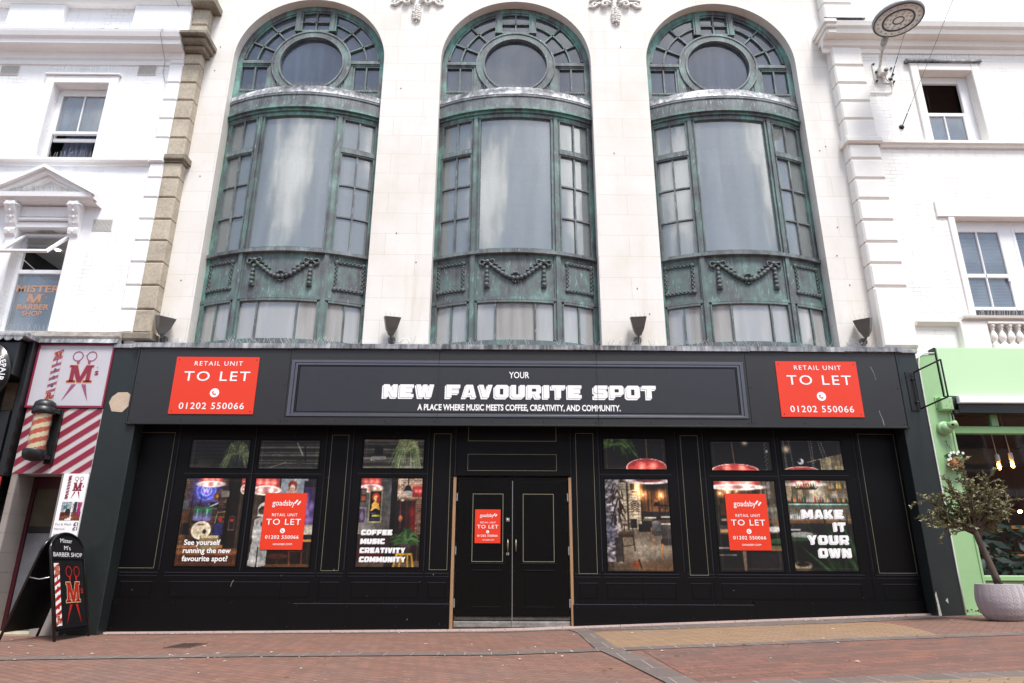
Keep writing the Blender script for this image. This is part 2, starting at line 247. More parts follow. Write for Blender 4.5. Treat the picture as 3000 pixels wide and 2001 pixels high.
# ---------------------------------------------------------------- mesh helpers
ORG = {}
class MB:
    def __init__(s, mat): s.v = []; s.f = []; s.mi = []; s.mats = [mat]; s.cur = 0; s.smooth = set()
    def mat(s, m):
        if m not in s.mats: s.mats.append(m)
        s.cur = s.mats.index(m); return s
    def add(s, vs, fs, smooth=False):
        o = len(s.v); s.v += [tuple(p) for p in vs]
        for f in fs:
            if smooth: s.smooth.add(len(s.f))
            s.f.append(tuple(i+o for i in f)); s.mi.append(s.cur)
    def box(s, x0, x1, y0, y1, z0, z1):
        s.add([(x0,y0,z0),(x1,y0,z0),(x1,y1,z0),(x0,y1,z0),(x0,y0,z1),(x1,y0,z1),(x1,y1,z1),(x0,y1,z1)],
              [(0,3,2,1),(4,5,6,7),(0,1,5,4),(1,2,6,5),(2,3,7,6),(3,0,4,7)])
    def bbox(s, x0, x1, y0, y1, z0, z1, c=0.01):
        """box with chamfered front edges (front = y0)"""
        s.add([(x0,y0+c,z0),(x1,y0+c,z0),(x1,y1,z0),(x0,y1,z0),(x0,y0+c,z1),(x1,y0+c,z1),(x1,y1,z1),(x0,y1,z1),
               (x0+c,y0,z0+c),(x1-c,y0,z0+c),(x1-c,y0,z1-c),(x0+c,y0,z1-c)],
              [(0,3,2,1),(4,5,6,7),(1,2,6,5),(2,3,7,6),(3,0,4,7),(8,9,10,11),(0,1,9,8),(1,5,10,9),(5,4,11,10),(4,0,8,11)])
    def quad(s, a, b, c, d): s.add([a,b,c,d], [(0,1,2,3)])
    def poly(s, pts): s.add(pts, [tuple(range(len(pts)))])
    def prism(s, pts, d):
        """polygon pts extruded by vector d (pts counter-clockwise seen from the front, d points back)"""
        n = len(pts); d = Vector(d); b = [tuple(Vector(p)+d) for p in pts]
        s.add(list(pts)+b, [tuple(range(n)), tuple(range(2*n-1, n-1, -1))] + [(i, i+n, (i+1) % n+n, (i+1) % n) for i in range(n)])
    def tube(s, pts, r, n=6, cap=True, smooth=True):
        pts = [Vector(p) for p in pts]; rs = r if hasattr(r, '__len__') else [r]*len(pts)
        vs = []; prev = None
        for i, p in enumerate(pts):
            t = (pts[min(i+1, len(pts)-1)]-pts[max(i-1, 0)]).normalized()
            a = prev if prev is not None else (Vector((0,0,1)) if abs(t.z) < 0.9 else Vector((1,0,0)))
            u = t.cross(a).normalized(); w = u.cross(t).normalized(); prev = w
            for k in range(n):
                an = 2*math.pi*k/n; vs.append(p + (u*math.cos(an)+w*math.sin(an))*rs[i])
        fs = [(i*n+k, i*n+(k+1) % n, (i+1)*n+(k+1) % n, (i+1)*n+k) for i in range(len(pts)-1) for k in range(n)]
        if cap: fs += [tuple(range(n-1, -1, -1)), tuple(range((len(pts)-1)*n, len(pts)*n))]
        s.add(vs, fs, smooth)
    def lathe(s, prof, o, n=24, ax='z', smooth=True, capped=True):
        o = Vector(o); vs = []
        for r, h in prof:
            for k in range(n):
                a = 2*math.pi*k/n; c, d = r*math.cos(a), r*math.sin(a)
                vs.append(o + (Vector((c, d, h)) if ax == 'z' else Vector((c, -h, d))))
        fs = [(i*n+k, i*n+(k+1) % n, (i+1)*n+(k+1) % n, (i+1)*n+k) for i in range(len(prof)-1) for k in range(n)]
        if capped: fs += [tuple(range(n-1, -1, -1)), tuple(range((len(prof)-1)*n, len(prof)*n))]
        s.add(vs, fs, smooth)
    def blob(s, c, r, n=8, m=5):
        c = Vector(c); rx, ry, rz = r if hasattr(r, '__len__') else (r, r, r); vs = []
        for i in range(m+1):
            t = math.pi*i/m
            for k in range(n):
                a = 2*math.pi*k/n; vs.append((c.x+rx*math.sin(t)*math.cos(a), c.y+ry*math.sin(t)*math.sin(a), c.z+rz*math.cos(t)))
        s.add(vs, [(i*n+k, i*n+(k+1) % n, (i+1)*n+(k+1) % n, (i+1)*n+k) for i in range(m) for k in range(n)], True)
    def profile(s, prof, x0, x1, closed=True):
        """profile [(y, z)...] swept along x"""
        n = len(prof); vs = [(x0, y, z) for y, z in prof]+[(x1, y, z) for y, z in prof]
        fs = [(i, (i+1) % n, (i+1) % n+n, i+n) for i in range(n if closed else n-1)]
        if closed: fs += [tuple(range(n-1, -1, -1)), tuple(range(n, 2*n))]
        s.add(vs, fs)
    def build(s, name, parent=None, loc=None, **props):
        if parent is None and loc is None: loc = (0, 0, 0)
        po = ORG[parent.name] if parent is not None else Vector((0, 0, 0))
        o = Vector(loc) if loc is not None else po
        me = bpy.data.meshes.new(name)
        me.from_pydata([(p[0]-o.x, p[1]-o.y, p[2]-o.z) for p in s.v], [], s.f)
        for m in s.mats: me.materials.append(MATS[m])
        me.polygons.foreach_set('material_index', s.mi)
        if s.smooth: me.polygons.foreach_set('use_smooth', [i in s.smooth for i in range(len(s.f))])
        bm = bmesh.new(); bm.from_mesh(me); bmesh.ops.recalc_face_normals(bm, faces=bm.faces) if not getattr(s, 'keep', False) else None
        bm.to_mesh(me); bm.free()
        ob = bpy.data.objects.new(name, me); COL.objects.link(ob)
        ob.location = o-po
        if parent is not None: ob.parent = parent
        ORG[ob.name] = o
        for k, v in props.items(): ob[k] = v
        return ob
def thing(name, label, cat, loc=(0, 0, 0), group=None):
    o = bpy.data.objects.new(name, None); COL.objects.link(o); o.location = loc; o.empty_display_size = 0.2
    ORG[o.name] = Vector(loc); o['label'] = label; o['category'] = cat
    if group: o['group'] = group
    return o
def copy_tree(o, parent=None):
    c = o.copy(); COL.objects.link(c)
    if parent is not None: c.parent = parent
    ORG[c.name] = ORG[o.name].copy()
    for ch in list(o.children): copy_tree(ch, c)
    return c

class Fr:
    """a flat working surface: origin, right, up; h counts out of it"""
    def __init__(s, o=(0, 0, 0), ex=(1, 0, 0), ez=(0, 0, 1)):
        s.o = Vector(o); s.ex = Vector(ex); s.ez = Vector(ez); s.n = s.ex.cross(s.ez).normalized()
    def p(s, u, v, h=0.0): return tuple(s.o+s.ex*u+s.ez*v+s.n*h)
FACE = Fr()
def rect(mb, fr, u0, u1, v0, v1, h, t=0.0):
    if t: mb.prism([fr.p(u0,v0,h), fr.p(u1,v0,h), fr.p(u1,v1,h), fr.p(u0,v1,h)], -fr.n*t)
    else: mb.quad(fr.p(u0,v0,h), fr.p(u1,v0,h), fr.p(u1,v1,h), fr.p(u0,v1,h))
def outline(mb, fr, u0, u1, v0, v1, w, h, t=0.0):
    rect(mb, fr, u0, u1, v0, v0+w, h, t); rect(mb, fr, u0, u1, v1-w, v1, h, t)
    rect(mb, fr, u0, u0+w, v0+w, v1-w, h, t); rect(mb, fr, u1-w, u1, v0+w, v1-w, h, t)
def disc(mb, fr, u, v, r, h, n=28, rv=None):
    rv = rv or r; mb.poly([fr.p(u+r*math.cos(2*math.pi*k/n), v+rv*math.sin(2*math.pi*k/n), h) for k in range(n)])
def ring(mb, fr, u, v, r0, r1, h, n=28, a0=0, a1=360, sq=1.0, rot=0):
    full = a1-a0 >= 360; cs, sn = math.cos(rot), math.sin(rot)
    def P(r, a):
        x, y = r*math.cos(a), r*sq*math.sin(a); return fr.p(u+x*cs-y*sn, v+x*sn+y*cs, h)
    for k in range(n):
        a, b = R(a0+(a1-a0)*k/n), R(a0+(a1-a0)*(k+1)/n); mb.quad(P(r0, a), P(r1, a), P(r1, b), P(r0, b))
def clip(poly, u0, u1, v0, v1):
    for ax, lim, sg in ((0, u0, 1), (0, u1, -1), (1, v0, 1), (1, v1, -1)):
        out = []
        for i in range(len(poly)):
            a, b = poly[i-1], poly[i]; da, db = sg*(a[ax]-lim), sg*(b[ax]-lim)
            if (da >= 0) != (db >= 0):
                t = da/(da-db); out.append((a[0]+(b[0]-a[0])*t, a[1]+(b[1]-a[1])*t))
            if db >= 0: out.append(b)
        poly = out
        if not poly: return []
    return poly
_tc = {}
def text_geo(s, bold=0.0, shear=0.0, space=1.0):
    key = (s, bold, shear, space)
    if key in _tc: return _tc[key]
    cu = bpy.data.curves.new('lettering', 'FONT'); cu.body = s; cu.size = 1; cu.offset = bold; cu.shear = shear; cu.space_character = space
    cu.resolution_u = 3; cu.fill_mode = 'BOTH'
    ob = bpy.data.objects.new('lettering', cu); COL.objects.link(ob)
    dg = bpy.context.evaluated_depsgraph_get(); me = bpy.data.meshes.new_from_object(ob.evaluated_get(dg))
    vs = [(v.co.x, v.co.y) for v in me.vertices]; fs = [tuple(p.vertices) for p in me.polygons]
    bpy.data.objects.remove(ob); bpy.data.curves.remove(cu); bpy.data.meshes.remove(me)
    _tc[key] = (vs, fs); return vs, fs
def text(mb, s, fr, u, v, h, w=None, hgt=0.1, bold=0.0, shear=0.0, space=1.0, align='C', rot=0.0, capref=True):
    """lettering on surface fr: u = anchor, v = baseline, hgt = capital height, w = full width (None: natural)"""
    vs, fs = text_geo(s, bold, shear, space)
    if not vs: return
    xs = [a for a, b in vs]; x0, x1 = min(xs), max(xs)
    sy = hgt/0.73; sx = (w/(x1-x0)) if w else sy
    off = {'C': (x0+x1)/2, 'L': x0, 'R': x1}[align]
    cs, sn = math.cos(rot), math.sin(rot); out = []
    for a, b in vs:
        x, y = (a-off)*sx, b*sy; out.append(fr.p(u+x*cs-y*sn, v+x*sn+y*cs, h))
    mb.add(out, fs)

def g(x, y=0):
    return float(np.interp(x, [-60, -14, -6.5, 0, 6.6, 9, 14, 60], [-0.3, -0.04, 0, 0.065, 0.31, 0.39, 0.5, 0.6]))
def sheet(poly_fn, xs, ys_fn, dz, mat, name, **kw):
    """ground sheet between curves: ys_fn(x) -> (y0, y1)"""
    mb = MB(mat); n = len(xs); vs = []
    for x in xs:
        y0, y1 = ys_fn(x); vs += [(x, y0, g(x)+dz), (x, y1, g(x)+dz)]
    mb.add(vs, [(2*i, 2*i+2, 2*i+3, 2*i+1) for i in range(n-1)]); return mb.build(name, **kw)
def slab_M(mb, fr, u, v, w, h, lay, grow=0.0):
    """slab-serif capital M, u,v = lower left"""
    k = grow; X = lambda a: u+a*w; Y = lambda b: v+b*h
    def q(a0, a1, b0, b1): mb.poly([fr.p(X(a0)-k, Y(b0)-k, lay), fr.p(X(a1)+k, Y(b0)-k, lay), fr.p(X(a1)+k, Y(b1)+k, lay), fr.p(X(a0)-k, Y(b1)+k, lay)])
    q(0.0, 0.34, 0, 0.11); q(0.66, 1.0, 0, 0.11); q(0.02, 0.30, 0.89, 1); q(0.70, 0.98, 0.89, 1); q(0.09, 0.25, 0.05, 0.95); q(0.75, 0.91, 0.05, 0.95)
    mb.poly([fr.p(X(0.10)-k, Y(1)+k, lay+.0001), fr.p(X(0.42)-k*.6, Y(0.0)-k, lay+.0001), fr.p(X(0.60)+k*.6, Y(0.0)-k, lay+.0001), fr.p(X(0.32)+k, Y(1)+k, lay+.0001)])
    mb.poly([fr.p(X(0.68)-k, Y(1)+k, lay+.0002), fr.p(X(0.42)-k*.6, Y(0.0)-k, lay+.0002), fr.p(X(0.57)+k*.6, Y(0.0)-k, lay+.0002), fr.p(X(0.90)+k, Y(1)+k, lay+.0002)])
# ================================================================= ground
def rowx(a, b, n): return [a+(b-a)*i/n for i in range(n+1)]
xs = [-60, -14, -6.5, -3, 0, 1.5, 3, 4.5, 6.6, 9, 14, 60]
sheet(None, xs, lambda x: (-60, 0.6), 0.0, 'red_brick_paving', 'pavement', kind='structure')
def strip_y(x): return float(np.interp(x, [-14, -5.7, -2.8, 1.2, 4.2, 6.1, 14], [-3.3, -3.16, -3.0, -3.03, -2.95, -2.98, -3.1]))
sheet(None, [1.52, 2.2, 2.8, 3.6, 4.5, 6.6, 9, 14], lambda x: (-5.70, strip_y(x)-0.29), 0.004, 'red_block_road', 'road', kind='structure')
sheet(None, [1.52, 2.6, 3.4, 4.5, 6.6, 14], lambda x: (-6.0, -5.70), 0.006, 'grey_paver', 'road_kerb', kind='structure')
sheet(None, [2.4, 3.4, 4.5, 6.6, 14], lambda x: (-9, -6.0), 0.010, 'yellow_paving', 'yellow_road', kind='structure')
sheet(None, rowx(-14, 14, 40), lambda x: (strip_y(x)-0.30, strip_y(x)), 0.008, 'grey_paver', 'grey_pavement', kind='structure')
# dark kerb row and pinkish step against the shop front
sheet(None, rowx(-6.3, 6.7, 30), lambda x: (float(np.interp(x, [-6, 0.9, 2.2, 5, 6.7], [-0.26, -0.34, -0.84, -0.86, -0.6])), -0.12), 0.005, 'grey_paver', 'inner_kerb', kind='structure')
mb = MB('pink_kerb')
for i in range(26):
    x0, x1 = -6.2+i*0.5, -6.2+(i+1)*0.5-0.006
    mb.add([(x0,-0.13,g(x0)),(x1,-0.13,g(x1)),(x1,0.05,g(x1)),(x0,0.05,g(x0)),(x0,-0.12,g(x0)+0.028),(x1,-0.12,g(x1)+0.028),(x1,0.05,g(x1)+0.03),(x0,0.05,g(x0)+0.03)],
           [(0,3,2,1),(4,5,6,7),(0,1,5,4),(1,2,6,5),(3,0,4,7)])
mb.build('kerb', kind='structure')
def ypatch(x): return (strip_y(x), float(np.interp(x, [1.28, 3.3, 5.08, 5.42, 5.5], [-0.92, -0.88, -0.93, -1.0, -1.0])))
mb = MB('yellow_paving'); px_ = [1.28]+rowx(1.5, 5.0, 8)
top_ = [(x, ypatch(x)[1]) for x in px_]+[(5.25, -0.94), (5.40, -1.05), (5.42, -1.25)]; bot_ = [(x, strip_y(x)) for x in px_]+[(5.08, -2.95), (5.2, -2.6), (5.35, -1.9)]
for (a, b), (c, d) in zip(zip(top_, bot_), zip(top_[1:], bot_[1:])): mb.add([(x, y, g(x)+0.006) for x, y in (a, b, d, c)], [(0, 1, 2, 3)])
mb.build('yellow_pavement', kind='structure')
# dark diagonal band of pavers beside the yellow patch, running on over the road
mb = MB('grey_paver')
pts = [(0.95,-0.3),(1.28,-0.3),(1.05,-0.85),(1.29,-0.92),(1.04,-3.03),(1.29,-3.04),(1.14,-4.0),(1.40,-3.9),(1.27,-5.6),(1.52,-5.6),(1.30,-6.6),(1.56,-6.6)]
mb.add([(x, y, g(x)+0.0105) for x, y in pts], [(2*i, 2*i+1, 2*i+3, 2*i+2) for i in range(5)]); mb.build('dark_pavement', kind='structure')
# drain cover in the bricks
DX, DY = -4.1, -2.0
d = thing('drain_cover', 'worn dark iron drain cover let into the red brick paving', 'drain cover', (DX, DY, g(DX)+0.006))
mb = MB('drain_iron')
for k in range(9): a = -0.24+k*0.055; mb.bbox(DX-0.13, DX+0.13, DY+a, DY+a+0.03, g(DX)+0.001, g(DX)+0.006)
mb.build('grating', d)
mb = MB('drain_iron'); outline(mb, Fr((DX, DY, g(DX)), (1, 0, 0), (0, 1, 0)), -0.165, 0.165, -0.28, 0.30, 0.03, 0.007, 0.006); mb.build('frame', d)
# bits of litter and leaves
mb = MB('litter')
for k in range(170):
    x, y = random.uniform(-7, 7.5), random.choice([random.uniform(-0.35, -0.14), random.uniform(-5.2, -0.4), random.uniform(-3.6, -2.9)])
    if 4.8 < x < 7 and random.random() < 0.5: y = random.uniform(-0.6, -0.2)
    r = random.uniform(0.008, 0.028); mb.mat(random.choice(['litter', 'litter', 'dead_leaf'])); z = g(x)+0.016
    a = random.random()*6; e = r*random.uniform(0.4, 0.8)
    mb.prism([(x+r*math.cos(a), y+r*math.sin(a), z), (x-e*math.sin(a), y+e*math.cos(a), z+0.004), (x-r*math.cos(a), y-r*math.sin(a), z), (x+e*math.sin(a), y-e*math.cos(a), z+0.003)], (0, 0, -0.004))
mb.build('litter', kind='stuff', label='scraps of litter and dry leaves scattered over the paving', category='litter')

# ================================================================= the stone building
CX3 = (-4.15, 0.15, 4.43); HW = 1.56; SPR = 11.02; ZT = 14.2; ZB = 4.3; RD = 0.34
main = thing('stone_building', 'pale stone building with three tall arched green copper bay windows above the black shop', 'building', (0.15, 0, 0))
mb = MB('portland_stone'); N = 40
edges = [-6.32]+[e for c in CX3 for e in (c-HW, c+HW)]+[6.70]
for i in range(0, 8, 2): mb.quad((edges[i],0,ZB), (edges[i+1],0,ZB), (edges[i+1],0,SPR), (edges[i],0,SPR))
for i in range(0, 8, 2): mb.quad((edges[i],0,SPR), (edges[i+1],0,SPR), (edges[i+1],0,ZT), (edges[i],0,ZT))
for c in CX3:
    arc = [(c-HW*math.cos(math.pi*k/N), SPR+HW*math.sin(math.pi*k/N)) for k in range(N+1)]
    for (xa, za), (xb, zb) in zip(arc, arc[1:]):
        mb.quad((xa,0,za), (xb,0,zb), (xb,0,ZT), (xa,0,ZT)); mb.quad((xa,0,za), (xa,RD,za), (xb,RD,zb), (xb,0,zb))
    for s in (-1, 1): mb.quad((c+s*HW,0,ZB), (c+s*HW,RD,ZB), (c+s*HW,RD,SPR), (c+s*HW,0,SPR))
for x in (edges[0], edges[-1]): mb.quad((x,0,ZB), (x,6,ZB), (x,6,ZT), (x,0,ZT))
# upstand behind the shop front
mb.quad((-6.32,0.35,-0.1), (6.7,0.35,-0.1), (6.7,0.35,ZB), (-6.32,0.35,ZB))
mb.build('wall', main)
mb = MB('room_wall')                           # the rooms behind the glass
for z in (4.72, 9.95): mb.box(-6.25, 6.62, 0.40, 5.0, z-0.25, z)
mb.box(-6.25, 6.62, 0.30, 5.0, 13.0, 13.2); mb.box(-6.25, 6.62, 5.0, 5.1, 4.4, 13.2)
for x in (-6.25, -2.15, 2.2, 6.5): mb.box(x, x+0.12, 0.40, 5.0, 4.4, 13.2)
for y in (1.2, 2.6): mb.box(-6.25, 6.62, y, y+0.3, 9.35, 9.70)
mb.build('room', main)
mb = MB('white_frame')                          # roller blinds and a rail behind the lowest panes
for c in CX3:
    mb.box(c-1.5, c+1.5, 0.52, 0.54, 5.36, 5.75); mb.box(c-1.5, c+1.5, 0.50, 0.56, 4.98, 5.02)
mb.build('roller_blind', main)
mb = MB('screw')                               # old fixings in the stone
for x, z in ((-6.02, 11.3), (-6.05, 10.7), (-5.98, 8.2), (-6.0, 6.0), (-2.2, 10.3), (-2.1, 7.0), (-1.7, 6.4), (2.1, 8.8), (2.4, 5.9), (2.6, 5.4), (6.2, 8.9), (6.33, 9.0), (6.3, 7.2), (6.2, 6.6), (2.35, 11.4), (6.35, 6.0)):
    mb.lathe([(0.010, 0), (0.011, 0.008), (0.005, 0.014)], (x, 0, z), 8, 'y')
mb.build('wall_fixings', main)

# --- bay window, built once at the middle opening and copied
BC = CX3[1]; YE, YM = 0.30, -0.09; SAG = YE-YM; BR = (1.55**2+SAG**2)/(2*SAG)
def yc(x, em=0.0): return YM+BR-math.sqrt(BR*BR-min(abs(x), 1.56)**2)
def bp(x, z, o=0.0):                            # point on the bay skin, o in front of it
    a = math.asin(max(-1, min(1, x/BR))); return (BC+x+o*math.sin(a), yc(x)-o*math.cos(a), z)
def curved(mb, x0, x1, z0, z1, ob, of, n=None, ch=0.0):
    n = n or max(1, int(abs(x1-x0)/0.10)); vs = []
    for i in range(n+1):
        x = x0+(x1-x0)*i/n; vs += [bp(x, z0, ob), bp(x, z0+ch, of), bp(x, z1-ch, of), bp(x, z1, ob)]
    fs = []
    for i in range(n):
        a = 4*i; fs += [(a+k, a+(k+1) % 4, a+4+(k+1) % 4, a+4+k) for k in range(4)]
    fs += [(0, 3, 2, 1), (4*n, 4*n+1, 4*n+2, 4*n+3)]; mb.add(vs, fs)
def skin(mb, x0, x1, z0, z1, o, n=14):
    vs = []
    for i in range(n+1):
        x = x0+(x1-x0)*i/n; vs += [bp(x, z0, o), bp(x, z1, o)]
    mb.add(vs, [(2*i, 2*i+2, 2*i+3, 2*i+1) for i in range(n)], True)
Z0, ZS0, ZP0, ZP1, ZM0, ZM1 = 4.62, 4.86, 5.62, 6.53, 6.62, 9.55
mb = MB('verdigris')
for s in (-1, 1):
    def cs(a, b, z0, z1, ob, of): curved(mb, min(s*a, s*b), max(s*a, s*b), z0, z1, ob, of)
    mb.mat('verdigris_bright'); cs(1.46, 1.553, Z0, 9.70, -0.05, 0.035)
    mb.mat('verdigris')
    cs(0.715, 0.85, Z0, 9.62, -0.05, 0.030); cs(0.745, 0.82, Z0, 9.61, 0.03, 0.06)          # main mullions
    cs(0.69, 0.715, ZM0, ZM1, -0.03, 0.045); cs(0.85, 0.875, ZM0, ZM1, -0.03, 0.045)       # glazing beads
    cs(1.435, 1.46, ZM0, ZM1, -0.03, 0.05)
    cs(0.875, 1.435, 8.725, 8.755, -0.03, 0.045); mb.mat('weathered_copper'); cs(0.85, 1.46, 8.755, 8.845, -0.04, 0.06); mb.mat('verdigris'); cs(0.875, 1.435, 8.845, 8.875, -0.03, 0.045)
    mb.mat('weathered_copper'); cs(1.138, 1.168, ZM0, 8.725, -0.02, 0.03); cs(1.138, 1.168, 8.875, 9.52, -0.02, 0.03)
    for z in (8.05, 7.355): cs(0.875, 1.138, z-0.014, z+0.014, -0.018, 0.026); cs(1.168, 1.435, z-0.014, z+0.014, -0.018, 0.026)
    mb.mat('verdigris'); cs(0.875, 1.435, 9.52, 9.56, -0.03, 0.045)
    cs(1.15, 1.18, ZS0, ZP0-0.05, -0.02, 0.03); cs(0.34, 0.372, ZS0, ZP0-0.05, -0.02, 0.03)
    cs(0.69, 0.715, ZS0, ZP0-0.05, -0.03, 0.045); cs(0.85, 0.875, ZS0, ZP0-0.05, -0.03, 0.045); cs(1.435, 1.46, ZS0, ZP0-0.05, -0.03, 0.045)
    cs(0.875, 1.435, ZP0-0.05, ZP0-0.01, -0.03, 0.05)
mb.mat('verdigris_bright'); curved(mb, -0.69, 0.69, 9.535, 9.56, -0.03, 0.05)
curved(mb, -1.55, 1.55, 9.56, 9.62, -0.05, 0.05); curved(mb, -1.55, 1.55, 9.62, 9.68, -0.05, 0.085)
mb.mat('verdigris'); curved(mb, -0.69, 0.69, ZM0, ZM0+0.03, -0.03, 0.045); curved(mb, -0.69, 0.69, ZP0-0.05, ZP0-0.01, -0.03, 0.05)
mb.mat('weathered_copper'); curved(mb, -1.555, 1.555, ZP1, ZM0, -0.05, 0.085, ch=0.012)
mb.mat('verdigris'); curved(mb, -1.555, 1.555, ZP0-0.012, ZP0+0.07, -0.05, 0.045, ch=0.01)
curved(mb, -1.555, 1.555, Z0, ZS0, -0.05, 0.06, ch=0.02)
bay = mb.build('bay_window', main, (BC, 0.0, Z0))
mb = MB('verdigris'); curved(mb, -1.5, 1.5, ZP0+0.06, ZP1+0.01, -0.03, 0.008, 40)
for s in (-1, 1): curved(mb, min(s*0.75, s*0.84), max(s*0.75, s*0.84), ZP0+0.07, ZP1, 0.0, 0.04)
mb.mat('dark_bronze')
for s in (-1, 1):                               # ribbon-bound frames on the side panels
    a0, a1 = 0.965, 1.43
    for z in (5.86, 6.40):
        curved(mb, min(s*a0, s*a1), max(s*a0, s*a1), z-0.026, z+0.026, 0.0, 0.028)
        for k in range(13):
            x = a0+0.03+k*(a1-a0-0.06)/12; mb.blob(bp(s*x, z+0.012*(-1)**k, 0.026), (0.026, 0.018, 0.022), 6, 4)
    for x in (a0, a1):
        curved(mb, s*x-0.024, s*x+0.024, 5.86, 6.40, 0.0, 0.026, 1)
        for k in range(12): mb.blob(bp(s*x+0.01*(-1)**k, 5.90+k*0.042, 0.026), (0.021, 0.018, 0.027), 6, 4)
        for z in (5.86, 6.40): mb.lathe([(0.042, 0), (0.042, 0.036), (0.02, 0.045)], bp(s*x, z, 0.0), 10, 'y')
mb.build('spandrel_panel', bay)
mb = MB('dark_bronze'); rg = random.Random(3)
def leafcone(p, q, w):                          # one whorl of overlapping bay leaves from p to q
    p, q = Vector(p), Vector(q); d = (q-p); mb.tube([p, p+d*0.35, p+d*0.8, p+d*1.12], [w*0.62, w, w*0.72, 0.004], 8)
for s in (-1, 1):
    for k in range(5):
        z = 6.30-k*0.085; leafcone(bp(s*0.52, z, 0.03), bp(s*0.52, z-0.085, 0.04), 0.038+0.004*k)
    mb.tube([bp(s*0.52-0.05, 5.885, 0.03), bp(s*0.52+0.05, 5.885, 0.03)], 0.022, 6)
    mb.lathe([(0.045, 0), (0.045, 0.05), (0.022, 0.05), (0.022, 0.07)], bp(s*0.52, 6.385, 0.0), 12, 'y')
    for t in (-1, 1):                           # bow loops and tails
        lp = [bp(s*0.52+t*(0.02+0.13*math.sin(a)*0.9), 6.385+0.055*math.sin(2*a)*0.9-0.01, 0.035) for a in [math.pi*i/9 for i in range(10)]]
        mb.tube(lp, 0.019, 6); mb.tube([bp(s*0.52+t*0.03, 6.37, 0.03), bp(s*0.52+t*0.08, 6.32, 0.04), bp(s*0.52+t*0.06, 6.28, 0.03)], 0.016, 6)
    n = 7
    for k in range(n):
        t0, t1 = k/n, (k+1)/n
        def sw(t): return (s*0.475*(1-t), 6.33-0.295*math.sin(t*math.pi/2)**1.15)
        (xa, za), (xb, zb) = sw(t0), sw(t1); leafcone(bp(xa, za, 0.03), bp(xb, zb, 0.035), 0.036+0.018*t1)
        if k < 4: mb.blob(bp(xa+s*-0.05, za+0.055, 0.02), (0.035, 0.02, 0.022), 6, 4)
for a in range(10):
    an = math.pi*a/9; mb.blob(bp(0.075*math.cos(an)*(1.1 if a % 2 else 0.8), 6.115+0.04*math.sin(an), 0.03), (0.026, 0.02, 0.02), 6, 4)
for x in (-0.045, 0, 0.045): mb.blob(bp(x, 5.965+abs(x)*0.3, 0.03), (0.024, 0.02, 0.024), 6, 4)
mb.build('garland', bay)
# curved hood with its pale lead top
def hood_pt(x, z, o): return bp(x, z, o)
mb = MB('weathered_copper'); curved(mb, -1.555, 1.555, 9.69, 10.03, -0.25, 0.10, 40)
mb.mat('verdigris_bright'); curved(mb, -1.556, 1.556, 9.665, 9.735, -0.2, 0.135, 40, ch=0.012)
mb.mat('weathered_copper'); curved(mb, -1.556, 1.556, 9.985, 10.035, -0.2, 0.115, 40)
hood = mb.build('hood', bay)
mb = MB('white_lead'); n = 32; vs = []
for i in range(n+1):
    x = -1.555+3.11*i/n; q = 1-(x/1.555)**2
    f = Vector(bp(x, 10.037, 0.12)); b = Vector((BC+x, 0.225, 10.20+0.23*q)); m_ = f*0.62+b*0.38+Vector((0, -0.01, 0.055+0.075*q))
    vs += [f, m_, b]
mb.add(vs, [(3*i+k, 3*i+3+k, 3*i+4+k, 3*i+1+k) for i in range(n) for k in (0, 1)], True); mb.build('lead_flashing', bay)
# panes whose pale film paints in reflections as well as dust
mb = MB('dust_sheen_glass'); skin(mb, -0.70, 0.70, ZM0, 9.55, -0.005, 20); mb.build('pane', bay)
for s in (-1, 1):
    mb = MB('dust_sheen_glass'); skin(mb, min(s*0.86, s*1.45), max(s*0.86, s*1.45), ZM0, 9.54, -0.005, 10); mb.build('pane', bay)
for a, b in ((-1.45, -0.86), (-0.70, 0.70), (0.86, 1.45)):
    mb = MB('pale_dust_sheen_glass'); skin(mb, a, b, ZS0-0.01, ZP0-0.03, -0.005, 14); mb.build('pane', bay)
# arched light above
YA = 0.215; A = Fr((BC, YA, SPR))
def arcbar(mb, r0, r1, a0, a1, d0, d1, n=24):
    vs = []
    for i in range(n+1):
        a = R(a0+(a1-a0)*i/n); c, s_ = math.cos(a), math.sin(a)
        vs += [A.p(r0*c, r0*s_, d0), A.p(r0*c, r0*s_, d1), A.p(r1*c, r1*s_, d1), A.p(r1*c, r1*s_, d0)]
    mb.add(vs, [(4*i+k, 4*i+(k+1) % 4, 4*i+4+(k+1) % 4, 4*i+4+k) for i in range(n) for k in range(4)]+[(0, 3, 2, 1), (4*n, 4*n+1, 4*n+2, 4*n+3)])
def abar(mb, p, q, w, d0, d1):
    p, q = Vector((p[0], p[1])), Vector((q[0], q[1])); t = (q-p).normalized(); nn = Vector((-t.y, t.x))*w/2
    mb.prism([A.p(*(p-nn), d1), A.p(*(q-nn), d1), A.p(*(q+nn), d1), A.p(*(p+nn), d1)], -A.n*(d1-d0))
mb = MB('verdigris_bright')
arcbar(mb, 1.44, 1.557, 0, 180, -0.08, 0.02, 40); arcbar(mb, 1.40, 1.44, 7, 180-7, -0.06, 0.0, 40)
